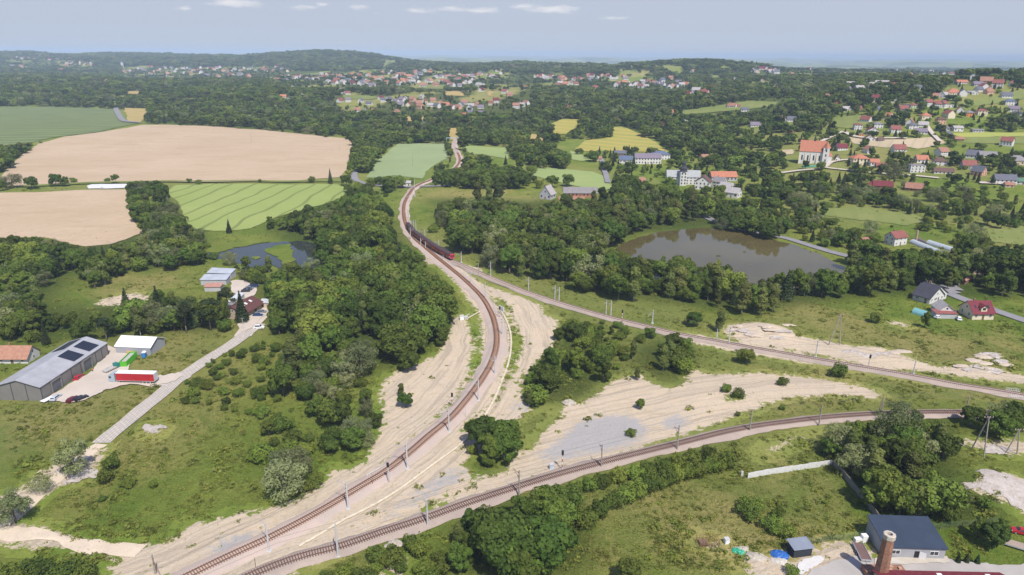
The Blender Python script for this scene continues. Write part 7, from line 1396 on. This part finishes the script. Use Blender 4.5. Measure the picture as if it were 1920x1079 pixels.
# single trees and bushes picked out one by one: pixel of the foot, kind, height
SINGLES = [
 (140,892,'willow',11,'large silvery willow at the lower end of the slab road'), (30,980,'willow',9,'grey-green willow at the left edge beside the dirt track'), (78,925,'saltbush',5,'small silvery willow bush on the pale stream bank'),
 (200,905,'shrub',4,'round green bush between the slab road end and the willow'), (208,880,'shrub',4,'dark spreading bush just above the round green one'), (240,912,'shrub',2.6,'low dark bush right of the round green one'), (288,915,'shrub',2.4,'small dark bush alone in the lower left meadow'),
 (192,955-15,'shrub',1.6,'tiny dark bush at the edge of the dirt-streaked grass'), (538,938,'willow',11,'tall silvery willow at the edge of the pale building track'), (590,780,'leafy',6,'dark oval tree alone on the green slope'), (505,818,'leafy',6,'dark pair of round trees below the slope path'), (550,830,'shrub',4.5,'round light green bush right of the dark pair'),
 (760,765,'leafy',5.5,'small tree standing alone on the pale earth bank left of the curve'), (752,745,'birch',5,'spindly sapling behind the lone tree on the earth bank'),
 (1200,768,'leafy',4,'little green sapling alone on the pale earth'), (1183,818,'shrub',2.6,'small bush at the tip of the grey gravel'), (1468,722,'shrub',3.2,'bright green bush on the thin pale earth strip'), (1573,706,'shrub',5,'dense green bush beside the straight railway track'), (1398,682,'leafy',6,'small dark tree below the straight railway track'), (1382,745,'shrub',3.5,'dark bush pair on the pale earth edge'), (1362,735,'shrub',3,'small bush left of the dark pair'),
 (1640,605,'shrub',5,'olive bush in the meadow right of the A-shaped mast'), (1348,622,'birch',9,'slim dark birch at the left edge of the long meadow'), (1300,612,'leafy',7,'dark tree above the bend of the straight track'), (1800,503,'leafy',19,'huge round oak beside the roof gardens'), (1733,615,'leafy',8,'leafy tree below the blue greenhouse'), (1655,497,'conifer',8,'small spruce above the pond road'),
 (455,605,'conifer',14,'tall spruce with a bare trunk beside the brown-roofed hall'), (430,590,'pine',13,'dark pine just left of the brown-roofed hall'), (395,620,'pine',14,'broad dark pine along the yard hedge'), (350,625,'pine',13,'broad dark pine in the middle of the yard hedge'), (300,600,'conifer',15,'tall slender spruce rising above the left wood'), (240,590,'conifer',12,'pointed spruce near the pale gravel heap'),
 (430,438,'conifer',9,'dark fir beside the pole at the barley field foot'), (508,430,'leafy',9,'round dark tree pair at the barley field corner'), (530,432,'leafy',8,'low round tree at the barley field corner'), (620,345,'conifer',13,'dark pointed tree at the edge of the wheat field'), (217,343,'leafy',8,'small round tree on the field lane'), (105,350,'leafy',11,'pair of round trees on the lane between wheat fields'), (122,350,'leafy',9,'second round tree of the pair on the lane between wheat fields'),
 (60,355,'leafy',11,'dark round tree near the left edge on the field lane'), (24,353,'willow',13,'pale open tree near the left edge on the field lane'), (137,343,'shrub',5,'small bush right of the lane pair'), (5,358,'leafy',9,'dark tree cut by the left picture edge on the lane'), (203,341,'shrub',4,'tiny bush left of the small lane tree'), (585,343,'shrub',6,'wide low bush on the lane above the barley'), (488,343,'shrub',3.5,'little tree on the lane above the barley'), (355,343,'shrub',4,'bush on the lane near the plastic sheeting'), (372,346,'shrub',4.5,'second bush on the lane near the plastic sheeting'),
 (1352,432,'willow',9,'yellow-green willow on the far pond bank'), (1035,352,'leafy',11,'round tree left of the long grey roof'), (1065,350,'leafy',11,'dark round tree behind the long grey roof'), (1010,354,'shrub',8,'rounded yellow-green bush by the field edge'), (948,310,'conifer',10,'slim dark tree between two pale fields'), (913,312,'shrub',8,'round bush between two pale fields'),
 (1130,385,'leafy',15,'tall tree right of the long grey roof'), (1087,290,'shrub',8,'round bush at the foot of the golden hill field'), (1570,278,'conifer',16,'dark cypress-like tree above the church'), (1510,318,'leafy',9,'tree in front of the church wall'), (1537,320,'shrub',9,'light green bush at the church tower'), (1605,325,'conifer',14,'dark spruce in front of the orange hip roof'), (1675,335,'willow',15,'silvery tree right of the parish house'),
 (1448,585,'birch',13,'tall birch at the meadow edge below the pond'), (1390,590,'birch',15,'pair of tall birches below the brown pond'), (1425,592,'birch',13,'dark birch at the right of the pond birches'),
 (1490,555,'leafy',14,'broad dark tree in front of the pond'), (1545,555,'leafy',14,'second broad dark tree in front of the pond'), (1685,940+30,'leafy',10,'dark tree over the ruined wall'), (1860,1030,'leafy',7,'spreading green tree behind the three little cypresses'), (1830,1010,'leafy',6,'dense tree at the end of the mesh fence'),
 (1478,1008,'shrub',3.6,'bush behind the slatted crate'), (1180,1095,'leafy',7,'round tree cut by the bottom picture edge'), (1483,1079,'shrub',2.4,'small bush beside the white gravel at the bottom edge'), (650,1085,'shrub',4,'bright bush cut by the bottom edge below the track'),
 (1590,870,'birch',11,'leaning green birch at the end of the white wall'), (1690,800,'willow',9,'silvery willow near the lower track'), (1820,800,'leafy',7,'dark bush tree beside the lattice pole'), (1880,800,'willow',8,'yellow-green willow above the two poles'), (680,705,'willow',12,'light green willow in front of the dark wood'), (655,700,'willow',9,'low light green willow left of the larger one'),
 (340,480,'willow',12,'silvery poplar in front of the left wood'), (275,440,'leafy',14,'large oak at the corner of the wheat field'), (290,455,'leafy',13,'second large oak at the corner of the wheat field'), (960,475,'leafy',8,'round light tree above the train'), (1062,392,'leafy',12,'dark tree in front of the left end of the long grey roof'), (1088,396,'leafy',10,'round tree in front of the middle of the long grey roof'), (1112,390,'birch',13,'slim birch in front of the right end of the long grey roof'), (1255,362,'leafy',14,'broad tree covering the left wing of the monastery'), (1300,368,'shrub',6,'rounded bush below the monastery tower'), (432,498,'willow',8,'pale willow at the left end of the small pond'), (462,508,'leafy',8,'round tree on the near bank of the small pond'), (490,514,'shrub',5,'bush on the near bank of the small pond'), (505,512,'birch',9,'slim tree standing before the narrow arm of the small pond'), (548,524,'leafy',9,'dark tree at the lower tip of the small pond'), (585,516,'willow',9,'willow overhanging the right side of the small pond'), (606,500,'leafy',10,'dark tree at the right end of the small pond'), (596,480,'shrub',5,'bush leaning over the dark corner of the small pond'), (400,486,'shrub',4,'reedy bush at the far left of the small pond'),
]
SING = []
for (a, b, kn, h, lb) in SINGLES:
    P = g1(a, b); SING.append((P[0], P[1], P[2], h, kn, lb))
# the row of pollarded bushes along the lower meadow
rowp = G([1098,1125,1150,1172,1192,1212,1230,1250,1270,1290,1308,1326,1344,1362], [985,968,952,940,930,921,915,908,902,897,892,887,882,876])
for i, P in enumerate(rowp): SING.append((P[0], P[1], P[2], 4.6, 'pollard', None))
rowp = G([1078,1105,1130,1160,1190,1215,1245,1270,1300,1330], [935,925,918,908,902,895,888,880,872,866])
for i, P in enumerate(rowp): SING.append((P[0], P[1]+1, P[2], 4.2, 'pollard', None))
PN['pollard'] = [proto('pollard', 300, 1500, L_BUSH, .26, bush_lobes(NP(301), 5, 6.2, 9), .2, 5, BARKW, base=.3)]
# ------------------------------------------------------------------ individuals
NAMES = {'leafy': ('leafy_tree', 'tree'), 'birch': ('birch_tree', 'birch'), 'willow': ('willow_tree', 'willow'), 'conifer': ('spruce_tree', 'spruce'), 'pine': ('pine_tree', 'pine'), 'shrub': ('shrub', 'shrub'), 'saltbush': ('willow_bush', 'willow bush'), 'pollard': ('pollard_tree', 'pollarded tree')}
LOOK = {'leafy': 'dark green broadleaf tree', 'birch': 'slim birch tree', 'willow': 'silvery green willow', 'conifer': 'pointed spruce', 'pine': 'dark flat-topped pine', 'shrub': 'rounded green shrub', 'saltbush': 'silvery willow bush'}
def individual(kn, x, y, z, h, label, group, r):
    P = PN[kn][r.randint(len(PN[kn]))]; s = h/P['h']; nm, cat = NAMES[kn]; w = s*r.uniform(.88, 1.15)
    if 'trunk' in P:
        o = empty(nm, label, cat, (x, y, z-.1), r.uniform(0, 6.28), group)
        link('crown', P['crown'], o); link('trunk', P['trunk'], o)
    else:
        o = link(nm, P['crown']); o.location = (x, y, z-.1); o.rotation_euler = (0, 0, r.uniform(0, 6.28)); tag(o, label, cat, group)
    o.scale = (w, w*r.uniform(.9, 1.1), s); return o
r = NP(5)
ordn = ['first', 'second', 'third', 'fourth', 'fifth', 'sixth', 'seventh', 'eighth', 'ninth', 'tenth', 'eleventh', 'twelfth', 'thirteenth', 'fourteenth']
pc = 0
for (x, y, z, h, kn, lb) in SING:
    if kn == 'pollard':
        lb = 'pollarded bushy tree, %s from the left in the %s row above the lower meadow' % (ordn[pc % 14] if pc < 14 else ordn[pc-14], 'front' if pc < 14 else 'back'); pc += 1
        individual(kn, x, y, z, h, lb, 'pollarded trees along the lower track', r)
    else: individual(kn, x, y, z, h, lb, None, r)
stuff_rows = {}
LIM = {'leafy': 262, 'birch': 120, 'willow': 60, 'conifer': 50, 'pine': 30, 'shrub': 230, 'saltbush': 20}
for kn in KINDS_:
    A_ = np.concatenate(T[kn]) if T[kn] else np.zeros((0, 5))
    sx = np.array([s[:2] for s in SING]); 
    if len(A_):
        nr = A_[:, 1] < 900; keep = np.ones(len(A_), bool); sub = A_[nr]
        dm = np.hypot(sub[:, 0][:, None]-sx[:, 0], sub[:, 1][:, None]-sx[:, 1]).min(1); keep[np.where(nr)[0][dm < 3.0]] = False; A_ = A_[keep]
    px, py = project(np.stack([A_[:, 0], A_[:, 1], A_[:, 2]+A_[:, 3]*.6], 1)); inview = (px > 0) & (px < 1920) & (py < 1079)
    score = np.where(inview, A_[:, 3]/A_[:, 1], -1); o_ = np.argsort(-score); near, rest = o_[:LIM[kn]], o_[LIM[kn]:]
    for j in near:
        x, y, z, h, zi = A_[j]; size = 'tall ' if h > 11.5 else ('small ' if h < 7 and kn != 'shrub' else '')
        individual(kn, x, y, z, h, size + LOOK[kn] + ' ' + Z[int(zi)][0], LOOK[kn] + 's ' + Z[int(zi)][0], r)
    stuff_rows[kn] = A_[rest]
    print(kn, len(A_), 'far', (A_[:, 1] > 1350).sum())
# ------------------------------------------------------------------ the rest of each kind: one mass
def instancer(name, rows, protos, sc_w=1.0, kind='stuff', seed=0):
    """one object: points, each carrying one of the prototypes"""
    rr = NP(seed); n_ = len(rows)
    me = bpy.data.meshes.new(name); me.vertices.add(n_); me.vertices.foreach_set('co', rows[:, :3].astype(np.float32).ravel())
    def at(nm, ty, arr):
        a = me.attributes.new(nm, ty, 'POINT'); a.data.foreach_set('vector' if ty == 'FLOAT_VECTOR' else 'value', arr.ravel())
    rot = np.zeros((n_, 3), np.float32); rot[:, 2] = rr.uniform(0, 6.28, n_); at('rot', 'FLOAT_VECTOR', rot)
    s = rows[:, 3]; w = s*rr.uniform(.88, 1.2, n_)*sc_w; at('scl', 'FLOAT_VECTOR', np.stack([w, w, s], 1).astype(np.float32))
    at('pick', 'INT', rr.randint(0, len(protos), n_).astype(np.int32))
    o = tag(link(name, me), kind=kind)
    g = bpy.data.node_groups.new(name, 'GeometryNodeTree'); g.interface.new_socket('Geometry', in_out='INPUT', socket_type='NodeSocketGeometry'); g.interface.new_socket('Geometry', in_out='OUTPUT', socket_type='NodeSocketGeometry')
    N = g.nodes; L = g.links; gi = N.new('NodeGroupInput'); go = N.new('NodeGroupOutput'); jn = N.new('GeometryNodeJoinGeometry'); L.new(jn.outputs[0], go.inputs[0])
    def named(nm, ty):
        q = N.new('GeometryNodeInputNamedAttribute'); q.data_type = ty; q.inputs['Name'].default_value = nm; return q.outputs['Attribute']
    rt, sc_, pk = named('rot', 'FLOAT_VECTOR'), named('scl', 'FLOAT_VECTOR'), named('pick', 'INT')
    for i, pm in enumerate(protos):
        po = bpy.data.objects.new(name+'_source', pm); oi = N.new('GeometryNodeObjectInfo'); oi.inputs['Object'].default_value = po; oi.inputs['As Instance'].default_value = True
        cmp_ = N.new('FunctionNodeCompare'); cmp_.data_type = 'INT'; cmp_.operation = 'EQUAL'; L.new(pk, cmp_.inputs[2]); cmp_.inputs[3].default_value = i
        ip = N.new('GeometryNodeInstanceOnPoints'); L.new(gi.outputs[0], ip.inputs['Points']); L.new(cmp_.outputs[0], ip.inputs['Selection']); L.new(oi.outputs['Geometry'], ip.inputs['Instance']); L.new(rt, ip.inputs['Rotation']); L.new(sc_, ip.inputs['Scale'])
        L.new(ip.outputs[0], jn.inputs[0])
    md = o.modifiers.new('spread', 'NODES'); md.node_group = g; return o
STN = {'leafy': 'broadleaf_wood', 'birch': 'birch_wood', 'willow': 'willow_thicket', 'conifer': 'spruce_wood', 'pine': 'pine_wood', 'shrub': 'shrubbery', 'saltbush': 'willow_scrub'}
for q, (kn, rows) in enumerate(stuff_rows.items()):
    if not len(rows): continue
    for near, PP in ((True, PN), (False, PF)):
        m = rows[:, 1] < 620 if near else rows[:, 1] >= 620
        if not m.any(): continue
        rw = rows[m].copy(); rw[:, 3] /= PP[kn][0]['h']; wfac = np.interp(rows[m][:, 1], [620, 1350, 1360, 2300, 2310, 4200, 4210, 8000], [1.1, 1.2, 1.45, 1.5, 2.0, 2.1, 2.6, 2.6]) if not near else 1.0
        instancer(STN[kn], rw, [p['all'] for p in PP[kn]], wfac, seed=q*2+near)
instancer('distant_houses', np.array([[q[1][0], q[1][1], q[1][2], q[4]] for q in HAM[235:]]), [h_[0] for h_ in HP], 1.0, seed=3)
# ------------------------------------------------------------------ rank meadow growth: weeds, tussocks, seedlings
rr = NP(77)
n_ = 52000; y = np.exp(rr.uniform(math.log(125), math.log(620), n_*3)); x = rr.uniform(-.85, .85, n_*3)*y
keepp = rr.rand(n_*3) < np.clip((fsin(x, y, 30, 31, 3)*.24+.16), .03, .7); x, y = x[keepp], y[keepp]
px, py = project(np.stack([x, y, hf(x, y)], 1)); ok = (px > -30) & (px < 1950) & (py < 1100); x, y, px, py = x[ok], y[ok], px[ok], py[ok]
okk = tracks_clear(x, y, 5.0)
for rp, rw_ in (([(488,608),(455,632),(400,668),(330,715),(270,765),(190,832)], 3.2), ([(1290,402),(1370,430),(1440,441),(1520,462),(1600,484),(1690,510),(1765,545),(1850,578),(1920,602),(1990,626)], 4)):
    rc_ = catmull(G([p[0] for p in rp], [p[1] for p in rp])[:, :2], 1.5)[0]
    if rw_ < 3.5: GRD1 = rc_
    else: GRD2 = rc_
    okk &= np.array([np.hypot(rc_[:, 0]-a_, rc_[:, 1]-b_).min() for a_, b_ in zip(x, y)]) > rw_
for nm, p, m_ in FIELDS[:8]: okk &= ~inpoly(p, px, py)
NOWEED = EARTHP[:5] + [POND, POND2, [(0,745),(95,755),(160,752),(200,732),(245,722),(345,712),(345,700),(300,706),(245,668),(310,640),(215,625),(170,640),(0,720)], [(430,530),(480,525),(515,585),(485,640),(200,835),(180,825),(345,712),(440,640)], [(1500,1030),(1640,985),(1780,980),(1785,1050),(1930,1060),(1930,1100),(1400,1100),(1400,1050)], [(1470,445),(1640,490),(1625,500),(1470,455)], [(1740,530),(1930,600),(1930,612),(1730,545)]]
ear = np.zeros(len(x), bool)
for p in NOWEED: ear |= inpoly(p, px, py)
for p in SLOPEGRASS: ear &= ~inpoly(p, px, py)
okk &= ~ear | (rr.rand(len(x)) < .05)
x, y = x[okk], y[okk]
WEED = [proto('weed', 400+i, 46, L_WEED, .20, bush_lobes(NP(401+i), 1.0, 2.2, 4), 0, 1.0)['all'] for i in range(2)]
hh = np.clip(rr.lognormal(-.95, .5, len(x)), .12, 1.5)
instancer('tall_weeds', np.stack([x, y, hf(x, y)-.12, hh], 1), WEED, 1.15, seed=9)
# a finer layer of grass tussocks over the nearer meadows
rr = NP(78); m_ = 150000; y = np.exp(rr.uniform(math.log(125), math.log(430), m_)); x = rr.uniform(-.82, .82, m_)*y
keepp = rr.rand(m_) < np.clip(fsin(x, y, 14, 35, 3)*.35+.35, .04, .9)*np.clip(y/260, .35, 1); x, y = x[keepp], y[keepp]
px, py = project(np.stack([x, y, hf(x, y)], 1)); ok = (px > -20) & (px < 1940) & (py < 1095); x, y, px, py = x[ok], y[ok], px[ok], py[ok]
okk = tracks_clear(x, y, 4.6); ear = np.zeros(len(x), bool)
for p in NOWEED: ear |= inpoly(p, px, py)
for p in SLOPEGRASS: ear &= ~inpoly(p, px, py)
okk &= ~ear
for rp, rw_ in ((GRD1, 3.0), (GRD2, 3.6)):
    okk &= np.array([np.abs(rp[:, 0]-a_).min() > 60 or np.hypot(rp[:, 0]-a_, rp[:, 1]-b_).min() > rw_ for a_, b_ in zip(x, y)])
x, y = x[okk], y[okk]
TUFT = [proto('tuft', 420+i, 16, L_WEED, .16, [(0, 0, .3, .7, .35)], 0, 1.0)['all'] for i in range(2)]
instancer('tall_weeds', np.stack([x, y, hf(x, y)-.03, np.clip(rr.lognormal(-1.0, .35, len(x)), .2, .8)], 1), TUFT, 1.3, seed=10)
print('weeds', len(x))
# ------------------------------------------------------------------ summer air
mb = MB(); mb.box(-34000, 34000, -600, 34500, float(H.min())-1.5, max(float(H.max())+38, 150))
hz = mb.obj('haze', []); tag(hz, kind='stuff')
hm = bpy.data.materials.new('summer_haze'); hm.use_nodes = True; hn = hm.node_tree.nodes; hn.clear()
ho = hn.new('ShaderNodeOutputMaterial'); hv = hn.new('ShaderNodeVolumePrincipled'); hv.inputs['Color'].default_value = (.60, .765, .94, 1); hv.inputs['Density'].default_value = 9.0e-5; hv.inputs['Anisotropy'].default_value = -0.25
hm.node_tree.links.new(hv.outputs[0], ho.inputs['Volume']); hz.data.materials.append(hm)
